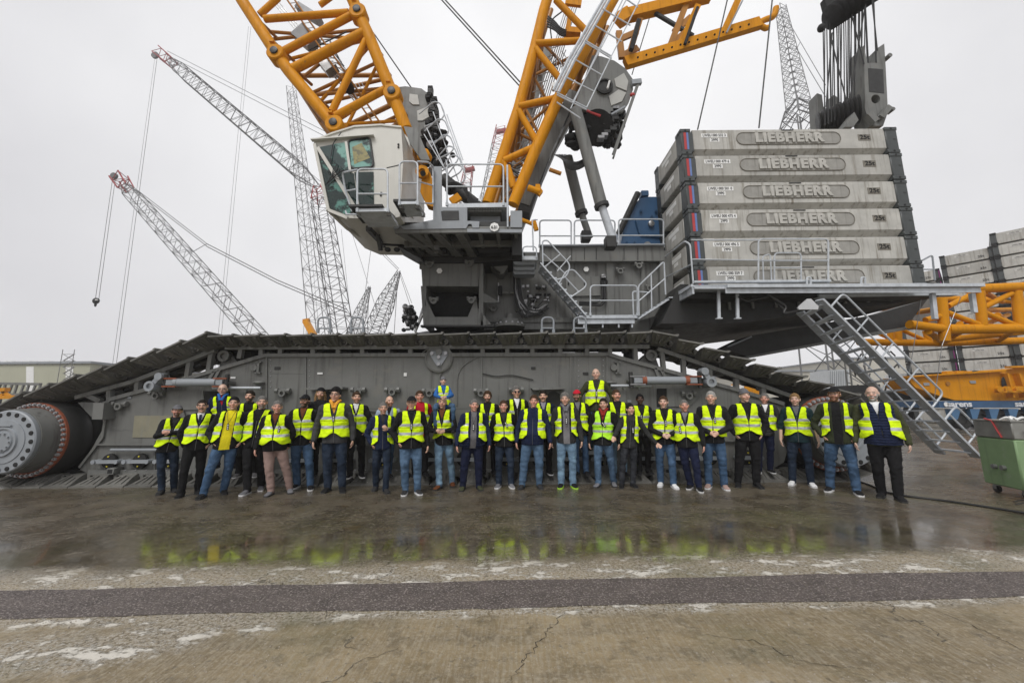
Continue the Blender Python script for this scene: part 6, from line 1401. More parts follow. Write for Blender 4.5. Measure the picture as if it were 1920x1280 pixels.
    capsule(B, [hc3+V((0, .02, -.06))*k, V((nk, .02, .83*H)), V((nk, .01, .78*H))], [.052*k, .056*k*(1+(b-1)*.5), .07*k]); B.tube(V((nk, .01, .80*H)), V((hp, 0, .50*H)), .07*k, None, 10)
    for S_, E, W_, d, s in AR:
        capsule(B, [V((nk, .01, .79*H)), S_, E, W_], [.04*k, .035*k, .034*k, .0265*k]); hand(B, W_, d, s, 'clasp' if abs(d.x) > .6 else ('open' if arms[(s+1)//2].startswith('open') else 'down'), k*.98)
    for hj, kn, an, s in LG: capsule(B, [V((hp, 0, .51*H)), hj, kn, an], [.05*k, .05*k, .04*k, .03*k])
    bo = B.build('body', None, SKIN)
    tn = V(TONE[tone]); hcol = V(HAIR[hc]); rv = 1+rp_.uniform(-.08, .08)
    def paint(me, tn=tn, hcol=hcol, c=hc3, Mh=Mh, kk=kk, beard=beard, rv=rv):
        ca = me.color_attributes.new('Col', 'FLOAT_COLOR', 'POINT'); Mi = Mh.transposed(); buf = []
        for v in me.vertices:
            p = Mi @ (v.co-c)/kk; col = tn*rv
            if p.length < .17 and p.y < .0:
                x, z = abs(p.x), p.z
                col = col*1.0
                nz_ = noise.noise(v.co*60)*.5
                ck = math.exp(-((x-.042)**2+(z+.028)**2)/.0006); col = V((col.x*(1+.04*ck), col.y*(1-.18*ck), col.z*(1-.18*ck)))
                if p.y < -.085 and z < .0 and x < .017: col = V((col.x*1.02, col.y*.88, col.z*.86))
                if beard:
                    jaw = z < -.035 and (z < -.078 or x > .026 or (beard == 'goatee' and z < -.07)); mo = abs(z+.043) < .010 and x < .036
                    if beard == 'goatee': jaw = (z < -.060 and x < .034 and p.y < -.05) or (abs(x-.032) < .007 and -.075 < z < -.04 and p.y < -.05)
                    if beard == 'full' and z > -.10 and x > .055 and z < .0: jaw = True
                    if beard == 'stubble': jaw = jaw or mo; w_ = .38
                    elif beard == 'mous': jaw = mo; w_ = .85
                    else: jaw = jaw or mo; w_ = .88
                    if jaw and z < .0: col = col.lerp(hcol*1.15, min(1, w_+nz_*.3))
                if abs(z-.0285) < .0055 and .013 < x < .050 and p.y < -.05: col = col.lerp(hcol*.8, .7)
                if ((x-.031)/.0135)**2+((z-.006)/.0055)**2 < 1 and p.y < -.06: col = V((.30, .27, .25)) if x-.031 < -.006 or x-.031 > .006 else V((.02, .015, .012))
                elif ((x-.031)/.022)**2+((z-.008)/.014)**2 < 1 and p.y < -.06: col = col*.86  # eye socket shade darkened into the skin colour
                if abs(z+.058) < .0062 and x < .026 and p.y < -.075: col = V((tn.x*.72, tn.y*.42, tn.z*.42))
                if abs(z+.0575) < .0022 and x < .022 and p.y < -.075: col = V((.08, .03, .03)) if rp_.random() < .8 else V((.6, .57, .52))
            buf += [col.x, col.y, col.z, 1]
        ca.data.foreach_set('color', buf)
    PEND.append((bo, .0068, paint, root, org))
    # trousers ----------------------------------------------
    Q = MB(); lw = 1+(b-1)*.8
    Q.ell(V((hp, .0, .515*H)), (.158*k*b, .115*k*lw+belly*.3, .085*k))
    for hj, kn, an, s in LG:
        lo = an+V((0, .0, .0)); mid = hj.lerp(kn, .45); sh_ = kn.lerp(an, .4)+V((0, .012, 0))
        capsule(Q, [hj, mid, kn, sh_, lo-V((0, 0, .005))], [.098*k*lw, .092*k*lw, .072*k*lw, .068*k*lw, .064*k], 14)
    def folds(me, seedv=rp_.uniform(0, 50), amp=.011, LG=LG, AR=AR, H=H):
        off = V((seedv, seedv*.7, 0)); nj = [q[1] for q in LG]+[q[1] for q in AR]+[q[2] for q in LG]
        cos = [v.co.copy() for v in me.vertices]; nrs = [v.normal.copy() for v in me.vertices]
        for i, v in enumerate(me.vertices):
            p = cos[i]; dj = min((p-j).length for j in nj); am = amp*(.55+1.2*math.exp(-(dj/.10)**2))
            f = noise.noise(V((p.x*7, p.y*7, p.z*16))+off)+.6*abs(noise.noise(V((p.x*15, p.y*15, p.z*34))+off))-.15; v.co = p+nrs[i]*am*f
    po = Q.build('trousers', None, cloth(pants)); PEND.append((po, .013, folds, root, org))
    # jacket ------------------------------------------------
    J = MB(); T_.loft(J, hem, .856, 0.0); dn = jacket is not None
    for S_, E, W_, d, s in AR:
        wr = E.lerp(W_, .93); el = E
        if not sleeves: wr = S_.lerp(E, .98); capsule(J, [V((nk+s*.10*k, .01, .785*H)), S_, wr], [.085*k, .074*k, .062*k], 12)
        else: capsule(J, [V((nk+s*.10*k, .01, .785*H)), S_, S_.lerp(E, .55), E, wr], [.085*k, .076*k, .066*k, .059*k, .046*k], 12)
    for j in range(11):
        a = R(-60)+R(300)*j/10+R(-30)-R(0); a0_ = R(-60+300*j/11); a1_ = R(-60+300*(j+1)/11); q = lambda a_: V((nk+.066*k*math.cos(a_), .012+.064*k*math.sin(a_), (.855+.006*math.sin(a_))*H))
        capsule(J, [q(a0_), q(a1_)], [.020*k, .020*k], 7)
    if hood:
        pass
    opn = {'closed': (.0, .05), 'open': (.075, .06), 'zip': (0, .03)}
    jw0 = 0 if narrow else (.078 if shirt == 'yellow' else .056 if shirt == 'grey2' else (.06 if vest == 'openwide' else .0))
    U = MB(); zc_ = CC[jacket]; U.path([T_.front(z/100, 0, .004) for z in range(int(hem*100)+1, 76, 3)], .004, mat('zip_grey', (.12, .12, .12), .4), 5)
    if not (jw0 > 0): fixp(U.build('zip', None), root)
    def shw(z):     # half width of the shirt seen in the opening
        v = max(0, (z-.745)/.11)*.058
        return max(v, jw0)*k
    jfold = folds
    def jk(me, folds=folds, T_=T_, shw=shw, H=H):
        folds(me, amp=.012)
        for v in me.vertices:
            z = v.co.z/H
            if .45 < z < .862:
                cc = T_.c(z); x = v.co.x-cc.x; w_ = shw(z); a, d = T_.ad(z)
                if abs(x) < w_ and v.co.y < cc.y-.02: v.co.y = max(v.co.y, T_.front(z, x).y+.022)
    jo = J.build('jacket', None, cloth(jacket)); PEND.append((jo, .013, jk, root, org))
    # shirt panel --------------------------------------------
    sc_ = {'grey2': 'ltgrey'}.get(shirt, shirt); U = MB(); zs = [z/100 for z in range(46, 87, 2)]; n = 8; vs = []
    for z in zs:
        w_ = max(.004, shw(z)+.004)
        for j in range(n+1): x = -w_+2*w_*j/n; vs.append(T_.front(min(z, .857), x, .0)+V((0, .006, 0)))
    U.add(vs, [(i*(n+1)+j, i*(n+1)+j+1, (i+1)*(n+1)+j+1, (i+1)*(n+1)+j) for i in range(len(zs)-1) for j in range(n) if shw(zs[i+1]) > .001], cloth(sc_), True)
    U.build('shirt', root) if False else None
    o = U.build('shirt', None); fixp(o, root)
    if hood:
        U = MB(); c_ = cloth(hood)
        U.bend([V((nk-.012*k, -.125*k, .80*H)), V((nk-.05*k, -.085*k, .862*H)), V((nk-.085*k, .0, .872*H)), V((nk-.05*k, .09, .878*H)), V((nk+.05*k, .09, .878*H)), V((nk+.085*k, .0, .872*H)), V((nk+.05*k, -.085*k, .862*H)), V((nk+.012*k, -.125*k, .80*H))], .027*k, c_, 8, .06)
        fixp(U.build('hood', None), root)
    if tie:
        U = MB(); a_, c_ = T_.front(.84, 0, .01), T_.front(.75, 0, .012); U.beam(a_, c_, .04, .012, cloth('navy')); fixp(U.build('tie', None), root)
    # vest ----------------------------------------------------
    def garment(name, off, Z0, ZA, ZT_, gap, vtop, vs_, armx, mats, bands, quilt=0.0, flare=.018, round_=.045):
        sd_ = rp_.uniform(0, 99); wb = 1+(b-1)*.7; wob = rp_.uniform(0, 9)
        def xin(z): return gap+(max(0, (z-vs_)/(ZT_-vs_)))**.85*max(0, vtop-gap)+.004*math.sin(z*40+wob)*(gap > 0)
        def xarm(z, a):
            t = min(1, max(0, (z-ZA)/.06)); t = t*t*(3-2*t); return lerp(a, min(a, armx*k*wb), t)
        def thx(x, a): return math.acos(min(1, max(0, x/a))**(2.35/2))
        def surf(z, th):
            p = T_.pt(z, th, off); c0 = T_.c(z); d_ = V((p.x-c0.x, p.y-c0.y, 0)); L_ = d_.length or 1
            return p+d_/L_*(.015*noise.noise(V((p.x*8+sd_, p.y*8, p.z*9)))+.010*noise.noise(V((p.x*22+sd_, p.y*9, p.z*26)))+flare*max(0, .60-z)/.06+quilt*abs(math.sin(z*H/.045*PI)))
        vs = []; fs = []; mi_ = []
        nl = 5 if not quilt else 22
        rows = sorted([.60, ZA]+[ZA-(ZA-.60)*i/(nl+1) for i in range(1, nl+1)]+[e for q in bands for e in q if e < ZA]); rows2 = sorted(set([ZA+(ZT_-ZA)*i/(22 if not quilt else 44) for i in range(23 if not quilt else 45)]+[e for q in bands for e in q if e > ZA]))
        def grid(zr, fn, n, hem=0):
            o = len(vs); R_ = [('h', i/hem) for i in range(hem)]+[('z', z) for z in zr]
            for kind, q in R_:
                for j in range(n+1):
                    if kind == 'z': z = q
                    else: zb_ = Z0+round_*math.exp(-(j/n*9)**2)+.004*math.sin(j*.35+wob); z = lerp(zb_, zr[0], q)
                    vs.append(surf(z, fn(z, j/n)))
            zs_ = [(q if kind == 'z' else .55) for kind, q in R_]
            for i in range(len(R_)-1):
                zm = (zs_[i]+zs_[i+1])/2; bd = any(q[0] <= zm <= q[1] for q in bands) and R_[i][0] == 'z'
                for j in range(n): fs.append((o+i*(n+1)+j, o+i*(n+1)+j+1, o+(i+1)*(n+1)+j+1, o+(i+1)*(n+1)+j)); mi_.append(1 if bd else 0)
        for s in (-1, 1):
            def A_(z): return T_.ad(z)[0]+off
            def conv(al, s=s): return (-al if s > 0 else PI+al)      # al: 0 at the side, 90 deg at the front middle, -90 at the back
            grid(rows, lambda z, t: conv(lerp(thx(xin(z), A_(z)), -PI/2, t)), 44, 7 if not quilt else 20)
            grid(rows2, lambda z, t: conv(lerp(thx(xin(z), A_(z)), thx(xarm(z, A_(z)), A_(z)), t)), 12)
            grid(rows2, lambda z, t: conv(lerp(-thx(xarm(z, A_(z)), A_(z)), -thx(0 if z < .835 else .07*k, A_(z)), t)), 12)
        me = bpy.data.meshes.new(name); me.from_pydata([tuple(v) for v in vs], [], fs)
        for m_ in mats: me.materials.append(m_)
        me.polygons.foreach_set('material_index', mi_); me.polygons.foreach_set('use_smooth', [True]*len(fs))
        bm = bmesh.new(); bm.from_mesh(me); bmesh.ops.remove_doubles(bm, verts=bm.verts, dist=.0008); bmesh.ops.recalc_face_normals(bm, faces=bm.faces); bm.to_mesh(me); bm.free()
        o = bpy.data.objects.new(name, me); C.objects.link(o); sm = o.modifiers.new('thickness', 'SOLIDIFY'); sm.thickness = .006; sm.offset = 1; fixp(o, root)
    xo = 0
    if puffer:
        garment('quilted_waistcoat', .008*k, .475, .66, .850, .002 if narrow else .07*k, .05*k, .745, .172, [cloth(puffer)], (), quilt=.013, flare=.0, round_=.0); xo = .014
    if vest:
        gp = {'closed': .006, 'open': .062, 'openwide': .092, 'half': .03}[vest]*k*(1+(b-1)*.8)
        garment('vest', (.024+xo)*k, .532+rp_.uniform(-.014, .008), .672, .846, gp, {'closed': .082, 'open': .090, 'openwide': .098, 'half': .086}[vest]*k, rp_.uniform(.665, .71), .150, [vmat or VEST, BAND], ((.612+(q_:=rp_.uniform(-.012, .008)), .640+q_), (.700+q_, .728+q_)))
    # shoes -----------------------------------------------------
    for hj, kn, an, s in LG:
        b_ = MB(); fy_ = V((s*.22, -1, 0)).normalized() if seat is None else V((0, -.8, -.5)).normalized(); rx_ = V((-fy_.y, fy_.x, 0)).normalized()*1.0; upv = rx_.cross(fy_)*-1
        if upv.z < 0: upv = -upv
        base = V((an.x, an.y, .0)) if seat is None else an-V((0, 0, .09)); sm_ = cloth(shoes) if shoes in CC else cloth('black'); soc = mat('shoe_sole_'+(sole or 'dark'), (.7, .7, .7) if sole == 'white' else ((.4, .7, .05) if sole == 'lime' else (.03, .03, .03)), .6)
        secs = [(-.075, .034, .085), (-.05, .042, .10), (.0, .044, .105), (.05, .045, .085), (.10, .049, .062), (.15, .050, .055), (.185, .044, .045), (.21, .028, .034)]
        n = 12
        def ringp(t, w_, h_, zz0): return [base+fy_*t*k+rx_*(w_*math.cos(2*PI*j/n))*k+upv*(zz0+(h_-zz0)*(.5+.5*math.sin(2*PI*j/n)))*k for j in range(n)]
        vs = [p for t, w_, h_ in secs for p in ringp(t, w_, h_, .018)]
        b_.add(vs, [(i*n+j, i*n+(j+1) % n, (i+1)*n+(j+1) % n, (i+1)*n+j) for i in range(len(secs)-1) for j in range(n)]+[tuple(range(n-1, -1, -1)), tuple(range((len(secs)-1)*n, len(secs)*n))], sm_, True)
        out_ = [(t, w_+.004) for t, w_, h_ in secs]; pl_ = [base+fy_*t*k+rx_*w_*k for t, w_ in out_]+[base+fy_*t*k-rx_*w_*k for t, w_ in out_[::-1]]
        b_.prism([p+upv*.001 for p in pl_], upv*.026*k, soc); fixp(b_.build('shoe', None), root)
    # hair, hats, glasses ----------------------------------------
    if hair != 'bald' and not (hat and hair == 'none'):
        ln = hairline('recede' if hair in ('recede',) else ('ring' if hair == 'ring' else 'full')); th_ = {'short': .06, 'recede': .05, 'ring': .05, 'curly': .17, 'tall': .15, 'long': .10, 'buzz': .035}.get(hair, .06); sd2 = rp_.uniform(0, 99); lmp = .05 if hair in ('curly',) else .018
        def fn(d, p, ln=ln):
            f = (p.z-ln(p.y, p.x)-.014*noise.noise(p*45+V((sd2, 0, 0)))-(.016*math.exp(-((abs(p.x)-.052)/.016)**2) if p.y < -.03 else 0))/.03
            if f <= 0: return .955
            f = min(1, f); tt = th_*(1+.8*max(0, d.z) if hair == 'tall' else 1)
            return .965+f*(tt+.035)+lmp*noise.noise(p*(55 if hair == 'curly' else 80)+V((sd2, 0, 0)))*f
        hm = mat('hair_'+hc, HAIR[hc], .7, 0, .45, 45, 1, 90, spec=.2)
        fixp(shell(hc3, kk, Mh, fn, hm).build('hair', None), root)
        if hair == 'long':
            b_ = MB()
            for s in (-1, 1):
                for j in range(5): q = hc3+V((s*(.07+.006*j), .0+.012*j, -.0))*k; b_.bend([q, q+V((s*.012, -.01, -.10)), q+V((s*.01, -.04, -.22)), q+V((s*.0, -.05, -.28-.01*j))], .014, hm, 6, .08)
            fixp(b_.build('hair', None), root)
    if hat:
        hm = cloth(hatc)
        if hat == 'cap':
            b_ = shell(hc3, kk, Mh, lambda d, p: (1.09+(.02 if p.z > .1 else 0)) if p.z > .044+.15*max(0, p.y)*-.2 else .8, hm); cc_ = hc3; n = 14; vs = []
            for q in (0, 1):
                for j in range(n+1):
                    a = PI*j/n; vs.append(hc3+Mh @ (V((.068*math.cos(a)*(1+.04*q), -.060-(.105*math.sin(a) if q else .03*math.sin(a)), .060-(.022*q*math.sin(a))))*kk))
            o_ = len(vs); vs += [v+V((0, 0, .008)) for v in vs]; fs = []
            for j in range(n): fs += [(j, j+1, n+1+j+1, n+1+j), (o_+j, o_+n+1+j, o_+n+1+j+1, o_+j+1), (n+1+j, n+1+j+1, o_+n+1+j+1, o_+n+1+j)]
            b_.add(vs, fs, hm, True); fixp(b_.build('cap', None), root)
        elif hat == 'beanie':
            b_ = shell(hc3, kk, Mh, lambda d, p: 1.09+.10*max(0, d.z)**2 if p.z > .052-.4*max(0, p.y) else .8, hm); pts = [hc3+Mh @ (V((HE*1.03*math.cos(2*PI*j/24), .008+HD*.98*math.sin(2*PI*j/24), .054-.05*(1+math.sin(2*PI*j/24))/2))*kk) for j in range(24)]; b_.path(pts, .015*kk, hm, 8, closed=True); fixp(b_.build('beanie', None), root)
        elif hat == 'band':
            b_ = shell(hc3, kk, Mh, lambda d, p: 1.12 if p.z > .05-.3*max(0, p.y) else .8, hm); fixp(b_.build('bandana', None), root)
    if glasses:
        b_ = MB(); gm = black
        for s in (-1, 1):
            pts = [hc3+Mh @ (V((s*.031+.0235*math.cos(2*PI*j/14), -.108+.01*abs(math.cos(2*PI*j/14)), .004+.0165*math.sin(2*PI*j/14)))*kk) for j in range(14)]; b_.path(pts, .0026*kk, gm, 5, closed=True)
            if glasses == 'sun': b_.add(pts, [tuple(range(14))], mat('sun_lens', (.02, .008, .006), .1))
            b_.tube(hc3+Mh @ (V((s*.055, -.10, .008))*kk), hc3+Mh @ (V((s*.080, .0, .008))*kk), .0025*kk, gm, 5)
        b_.tube(hc3+Mh @ (V((-.01, -.110, .008))*kk), hc3+Mh @ (V((.01, -.110, .008))*kk), .0028*kk, gm, 5); fixp(b_.build('glasses', None), root)
    # lanyard with its small receiver: a thing of its own -----------
    if badge is not None:
        bx_, bz, ba = badge; off = .034*k; c_ = T_.front(bz, bx_*k, off)+V((0, -.012, 0)); b_ = MB(); Mb = Matrix.Rotation(R(ba), 3, 'Y')
        b_.box(c_, (.036, .022, .115), black, Mb, bev=.005)
        for q in (-.032, 0, .032): b_.box(c_+Mb @ V((0, -.0125, q)), (.018, .003, .018), white, Mb)
        tp = c_+Mb @ V((0, 0, .058))
        for s in (-1, 1): b_.bend([tp, T_.front(lerp(bz, .84, .5), lerp(bx_*k, s*.05*k, .5), off)+V((0, -.004, 0)), T_.front(.83, s*.055*k, .03)+V((0, -.008, 0)), V((nk+s*.072*k, .0, .87*H))], .0032, black, 5, .1)
        q_ = tag(b_.build('audio_receiver', None), None, 'receiver', 'audio receivers on lanyards'); q_.location = org; q_.rotation_euler.z = TH; RECV.append((bpy.data.objects[-1] if False else C.objects[-1], label))
    return root, T_, H
RECV = []
def fixp(o, root): o.parent = root; o.matrix_parent_inverse = Matrix()
PL2 = [
 dict(label='person in a grey cap with arms crossed at the far left', hx=334, ht=759, feet=[(302, 926), (325, 922)], b=.95, jacket='black', shirt='coal', pants='djean', shoes='coal', hair='short', hc='dark', hat='cap', hatc='grey', beard='goatee', tone='e', arms=('cross', 'cross'), hip=316),
 dict(label='person with moustache, glasses, white shirt and dark tie', hx=381, ht=749, feet=[(338, 932), (370, 926)], b=1.0, jacket='black', shirt='white', pants='black', shoes='black', hair='ring', hc='dark', beard='mous', glasses='clear', tie=True, arms=('back', 'pocket'), hip=368),
 dict(narrow=True, label='bald person with glasses and a blue hood standing high in the back row at left', hx=419, ht=720, feet=[(404, 890), (432, 890)], Y=8.25, z0=.33, jacket='navy', shirt='red', pants='navyj', shoes='black', hair='bald', glasses='clear', hood='blue', vest='openwide', arms=('back', 'back'), tone='c'),
 dict(label='person in a bright yellow t-shirt under an open black jacket', hx=440, ht=743, feet=[(379, 934), (418, 926)], b=1.05, belly=.02, jacket='black', shirt='yellow', vest='openwide', pants='jean', shoes='black', hair='short', hc='black', arms=('pocket', 'pocket'), hip=424, badge=(-.0, .69, 0)),
 dict(label='dark bearded person in black between the yellow shirt and the grey goatee', hx=470, ht=732, feet=[(447, 896), (473, 896)], Y=8.1, z0=.18, jacket='black', shirt='black', pants='black', shoes='ltgrey', sole='white', hair='short', hc='dark', beard='full', vest='open', arms=('back', 'back')),
 dict(label='grey haired person with a goatee and a hand in the left pocket', hx=493, ht=742, feet=[(461, 927), (487, 919)], b=1.08, jacket='black', shirt='black', pants='black', shoes='grey', sole='white', hair='short', hc='grey', beard='goatee', arms=('pocket', 'pocket'), hip=478, vest='half'),
 dict(label='stout balding person in pinkish tan cargo trousers', hx=521, ht=751, feet=[(506, 929), (542, 924)], b=1.1, belly=.05, jacket='black', shirt='brown', pants='tan', shoes='grey', hair='recede', hc='grey', tone='e', arms=('down', 'back'), hip=516, badge=(.09, .69, 5), yaw=12),
 dict(label='person in a black cap with a black beard and striped sneakers', hx=573, ht=740, feet=[(555, 915), (580, 918)], b=1.08, jacket='black', shirt='brown', pants='jean', shoes='black', sole='white', hair='short', hc='black', hat='cap', hatc='black', beard='full', tone='b', arms=('pocket', 'pocket'), hip=566),
 dict(label='long haired person in black with a dark headband, no vest front visible', hx=602, ht=727, feet=[(590, 896), (612, 896)], Y=8.15, z0=.18, b=1.1, jacket='black', shirt='black', pants='black', hair='long', hc='blond', hat='band', hatc='black', beard='full', vest=None, arms=('down', 'back')),
 dict(label='tall person with dark hair, glasses and an amber hood', hx=630, ht=727, feet=[(613, 922), (640, 922)], b=1.12, jacket='dgrey', shirt='amber', pants='djean', shoes='black', hair='tall', hc='black', glasses='clear', hood='amber', arms=('down', 'down'), badge=(.0, .70, 0), hip=627),
 dict(label='short haired person in black standing on a track shoe, white soled shoes', hx=669, ht=734, feet=[(656, 895), (676, 895)], Y=8.1, z0=.15, jacket='black', shirt='white', pants='black', shoes='black', sole='white', hair='short', hc='brown', beard='stubble', arms=('back', 'pocket')),
 dict(label='bald bearded person in a white and blue patterned jacket in the back row', hx=731, ht=742, feet=[(706, 893), (728, 893)], Y=8.1, z0=.15, b=1.1, jacket='plaid', shirt='black', pants='jean', hair='bald', hc='red', beard='full', vest='open', arms=('down', 'back')),
 dict(narrow=True, label='older bald person in a navy jacket holding one hand to the chest', hx=719, ht=754, feet=[(704, 919), (723, 924)], b=1.0, jacket='navy', shirt='coal', pants='djean', shoes='coal', hair='ring', hc='grey', vest='openwide', tone='b', arms=('pocket', 'chest'), hip=717),
 dict(label='person in a red jacket behind the black cap', hx=787, ht=732, feet=[(778, 893), (796, 893)], Y=8.1, z0=.17, b=1.05, jacket='red', shirt='red', pants='black', hair='recede', hc='brown', tone='e', vest='openwide', arms=('back', 'back')),
 dict(label='person in a black cap with a white emblem and glasses, faded jeans', hx=772, ht=743, feet=[(760, 927), (783, 926)], b=1.12, jacket='black', shirt='black', pants='mjean', shoes='coal', sole='white', hair='short', hc='brown', hat='cap', hatc='black', glasses='clear', arms=('pocket', 'down'), badge=(-.01, .69, 0), hip=770),
 dict(label='bald person carrying the child, light blue jeans and brown boots', hx=830, ht=743, feet=[(822, 917), (847, 911)], b=.98, jacket='black', shirt='brown', pants='ljean', shoes='brown', hair='bald', tone='b', arms=('belly', 'belly'), hip=832),
 dict(puffer='navy', label='heavy grey haired person in a navy puffer jacket and grey shirt', hx=889, ht=748, feet=[(868, 919), (898, 918)], b=1.16, belly=.05, jacket='navy', shirt='grey2', pants='navyj', shoes='olive', hair='short', hc='grey', tone='e', vest='openwide', arms=('down', 'down'), badge=(-.01, .69, 0), hip=886),
 dict(label='curly dark haired person with a beard behind the grey haired one', hx=914, ht=733, feet=[(906, 893), (926, 893)], Y=8.15, z0=.17, jacket='black', shirt='black', pants='black', hair='curly', hc='brown', beard='full', vest='half', arms=('back', 'back')),
 dict(label='person with short brown hair, closed vest and dark jeans beside the puffer jacket', hx=944, ht=750, feet=[(935, 914), (958, 914)], b=1.05, jacket='black', shirt='coal', pants='djean', shoes='grey', sole='white', hair='short', hc='brown', tone='e', arms=('back', 'back'), badge=(.05, .72, -25), hip=946),
 dict(label='tall curly grey haired person in sunglasses in the back row', hx=968, ht=724, feet=[(958, 893), (980, 893)], Y=8.15, z0=.17, jacket='black', shirt='white', pants='black', shoes='brown', hair='curly', hc='grey', glasses='sun', vest='open', arms=('back', 'back')),
 dict(narrow=True, label='big person in a zipped navy fleece with a white shirt hem', hx=1001, ht=740, feet=[(979, 916), (1011, 915)], b=1.17, belly=.035, jacket='navy', shirt='white', pants='mjean', shoes='coal', hair='short', hc='brown', tone='e', vest='openwide', arms=('down', 'down'), hip=999, neckx=1000),
 dict(label='smiling person with slick dark hair and dark jumper in the back row', hx=1018, ht=732, feet=[(1012, 893), (1030, 893)], Y=8.15, z0=.17, jacket='navy', shirt='pale', pants='black', shoes='black', sole='white', hair='short', hc='dark', beard='mous', vest='half', arms=('back', 'back')),
 dict(label='person with wavy grey hair, grey hooded top and washed out jeans', hx=1059, ht=736, feet=[(1053, 914), (1075, 914)], b=1.02, jacket='coal', shirt='grey2', pants='ljean', shoes='black', sole='lime', hair='curly', hc='grey', vest='openwide', arms=('down', 'down'), badge=(.0, .70, 0), hip=1062, hood='grey'),
 dict(label='bearded person in a red and black cap in the back row', hx=1081, ht=731, feet=[(1082, 893), (1100, 893)], Y=8.05, z0=.17, jacket='black', shirt='grey', pants='jean', shoes='black', hair='short', hc='dark', hat='cap', hatc='red', beard='full', vest='half', arms=('back', 'down')),
 dict(label='bald person in an olive jacket standing highest on the step', hx=1117, ht=691, feet=[(1108, 846), (1130, 846)], Y=8.25, z0=.64, b=1.1, jacket='olive', shirt='coal', pants='jean', hair='bald', tone='c', arms=('jut', 'jut'), badge=(.0, .68, 0)),
 dict(label='person with dark hair and a dark red hood under a lime vest', hx=1131, ht=746, feet=[(1120, 903), (1150, 905)], Y=7.82, z0=0.0, b=1.06, jacket='black', shirt='dred', pants='mjean', shoes='grey', hair='short', hc='dark', hood='dred', vmat='lime', arms=('down', 'down'), badge=(.03, .70, -35), hip=1131),
 dict(label='tall person with a moustache behind the spread arms', hx=1155, ht=730, feet=[(1152, 895), (1172, 895)], Y=8.1, z0=.15, jacket='black', shirt='black', pants='ljean', hair='short', hc='brown', beard='mous', tone='e', vest='half', arms=('back', 'back')),
 dict(label='dark skinned person with a diagonal strap in the back row', hx=1199, ht=738, feet=[(1200, 891), (1218, 891)], Y=8.15, z0=.17, jacket='black', shirt='black', pants='black', hair='short', hc='black', tone='d', vest='closed', arms=('back', 'back'), badge=(-.03, .70, 0)),
 dict(narrow=True, label='slim person spreading both arms with open palms', hx=1181, ht=756, feet=[(1167, 914), (1188, 913)], b=.96, jacket='coal', shirt='coal', pants='bjean', shoes='black', hair='short', hc='black', vest='openwide', arms=('openL', 'openR'), badge=(.04, .68, 0), hip=1179),
 dict(label='short haired person in white sneakers beside the spread arms, hands folded', hx=1243, ht=742, feet=[(1240, 911), (1264, 915)], b=1.05, jacket='black', shirt='black', pants='jean', shoes='white', sole='white', hair='short', hc='brown', tone='c', arms=('clasp', 'clasp'), badge=(.02, .70, 0), hip=1246),
 dict(label='older person with thinning hair, dark blue jeans and black sneakers', hx=1282, ht=749, feet=[(1295, 916), (1311, 921)], b=1.08, belly=.02, jacket='black', shirt='grey', pants='navyj', shoes='black', sole='white', hair='recede', hc='grey', tone='e', arms=('back', 'down'), badge=(-.10, .66, -8), hip=1288),
 dict(label='smiling silver haired person with folded hands and tan sneakers', hx=1332, ht=733, feet=[(1330, 915), (1359, 917)], b=1.06, jacket='black', shirt='black', pants='jean', shoes='tan', sole='white', hair='short', hc='white', arms=('clasp', 'clasp'), badge=(.04, .70, 0), hip=1338),
 dict(label='person in a grey knitted beanie and black work trousers', hx=1394, ht=729, feet=[(1386, 912), (1421, 914)], b=1.1, jacket='black', shirt='black', pants='black', shoes='black', hair='none', hc='blond', hat='beanie', hatc='grey', tone='c', arms=('pocket', 'pocket'), hip=1403),
 dict(puffer='coal', narrow=True, label='older grey haired person in a quilted black vest behind the beanie', hx=1432, ht=737, feet=[(1424, 890), (1448, 890)], Y=8.15, z0=.17, b=1.05, jacket='coal', shirt='white', pants='navyj', shoes='black', sole='white', hair='short', hc='grey', tone='e', vest='open', arms=('back', 'down')),
 dict(label='blond person with bare forearms, dark jeans and white sneakers', hx=1489, ht=737, feet=[(1487, 909), (1522, 912)], b=1.06, jacket='teal', shirt='grey', pants='djean', shoes='white', sole='white', hair='short', hc='blond', tone='c', sleeves=False, arms=('down', 'down'), hip=1498),
 dict(label='bearded person in a black cap and black t-shirt under a dark green jacket', hx=1562, ht=726, feet=[(1557, 921), (1608, 928)], b=1.1, jacket='green', shirt='black', pants='jean', shoes='black', sole='white', hair='short', hc='red', hat='cap', hatc='black', beard='full', vest='openwide', arms=('pocket', 'pocket'), hip=1574),
 dict(puffer='navy', narrow=True, label='bald person with a white beard and navy quilted waistcoat at the far right', hx=1633, ht=724, feet=[(1655, 932), (1687, 939)], b=1.14, belly=.03, jacket='olive', shirt='white', pants='black', shoes='black', hair='bald', hc='white', beard='full', tone='c', vest='openwide', arms=('down', 'down'), hip=1656),
]
FATHER = None
for q in PL2:
    if q.get('vmat') == 'lime': q['vmat'] = VESTG
    if q['shirt'] == 'white' and q['jacket'] == 'navy' and q['label'].startswith('big'): q['shirt'] = 'navy'
    r_p = person(**q)
    if 'carrying' in q['label']: FATHER = r_p
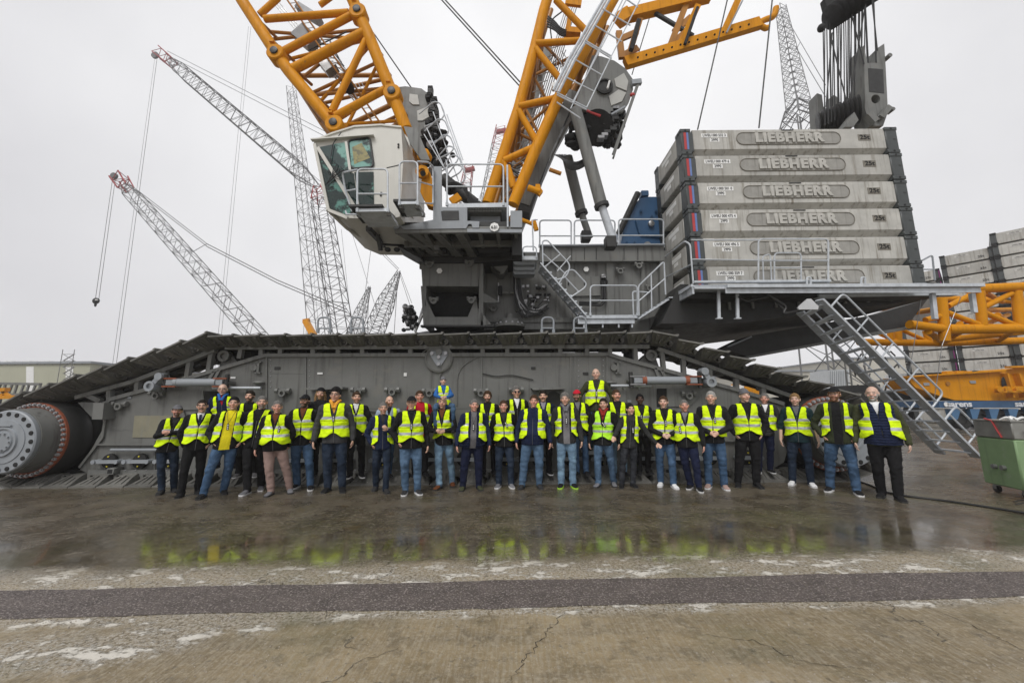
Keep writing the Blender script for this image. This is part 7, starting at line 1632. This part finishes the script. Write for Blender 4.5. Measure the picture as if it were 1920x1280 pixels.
# the child riding on the shoulders
fr_, fT, fH = FATHER
zc = fH*.845+.02; Hc = 1.22
topz = P(831, 706, fr_.location.y+.02).z
Hc = .0; seat_z = topz-1.16
person('child in a grey beanie and blue jacket riding on the bald person\'s shoulders', 831, 706, [(822, 800), (840, 800)], Y=fr_.location.y+.10, z0=0, seat=topz-1.20, Hfix=1.20, b=1.0, jacket='blue', shirt='blue', pants='jean', shoes='black', hair='none', hat='beanie', hatc='grey', tone='c', vest='closed', arms=('reach', 'reach'), hem=.47)
# evaluate every remesh in one pass
for o, vx, fn, root, org in PEND:
    m_ = o.modifiers.new('r', 'REMESH'); m_.mode = 'VOXEL'; m_.voxel_size = vx; m_.use_smooth_shade = True
dg = bpy.context.evaluated_depsgraph_get()
for o, vx, fn, root, org in PEND:
    me = bpy.data.meshes.new_from_object(o.evaluated_get(dg)); ms = list(o.data.materials); o.modifiers.clear()
    bm = bmesh.new(); bm.from_mesh(me)
    if vx > .01: bmesh.ops.smooth_vert(bm, verts=bm.verts, factor=.5, use_axis_x=True, use_axis_y=True, use_axis_z=True)
    bm.normal_update(); bm.to_mesh(me); bm.free()
    me.materials.clear()
    for m_ in ms: me.materials.append(m_)
    fn(me); me.polygons.foreach_set('use_smooth', [True]*len(me.polygons)); me.name = o.name; o.data = me; fixp(o, root)
SHORT = {}
for o, lb in RECV: o['label'] = 'black receiver on a lanyard worn by the '+lb.replace('person ', 'one ')[:0]+' '.join(lb.split()[:8]).rstrip(',') if False else 'receiver worn by the '+' '.join(lb.split()[:11]).rstrip(',')
# ------------------------------------------------------------------ the fog
hb = MB(); hb.box((0, 220, 49.5), (620, 520, 101)); ho = hb.build('haze'); hm_ = bpy.data.materials.new('fog'); hm_.use_nodes = True
hn = hm_.node_tree; hn.nodes.clear(); hv = hn.nodes.new('ShaderNodeVolumePrincipled'); hv.inputs['Color'].default_value = (.93, .93, .95, 1); hv.inputs['Density'].default_value = .0010; hv.inputs['Anisotropy'].default_value = .0
hq = hn.nodes.new('ShaderNodeOutputMaterial'); hn.links.new(hv.outputs[0], hq.inputs['Volume']); ho.data.materials.clear(); ho.data.materials.append(hm_); tag(ho, 'thin pale fog over the whole yard', kind='stuff')
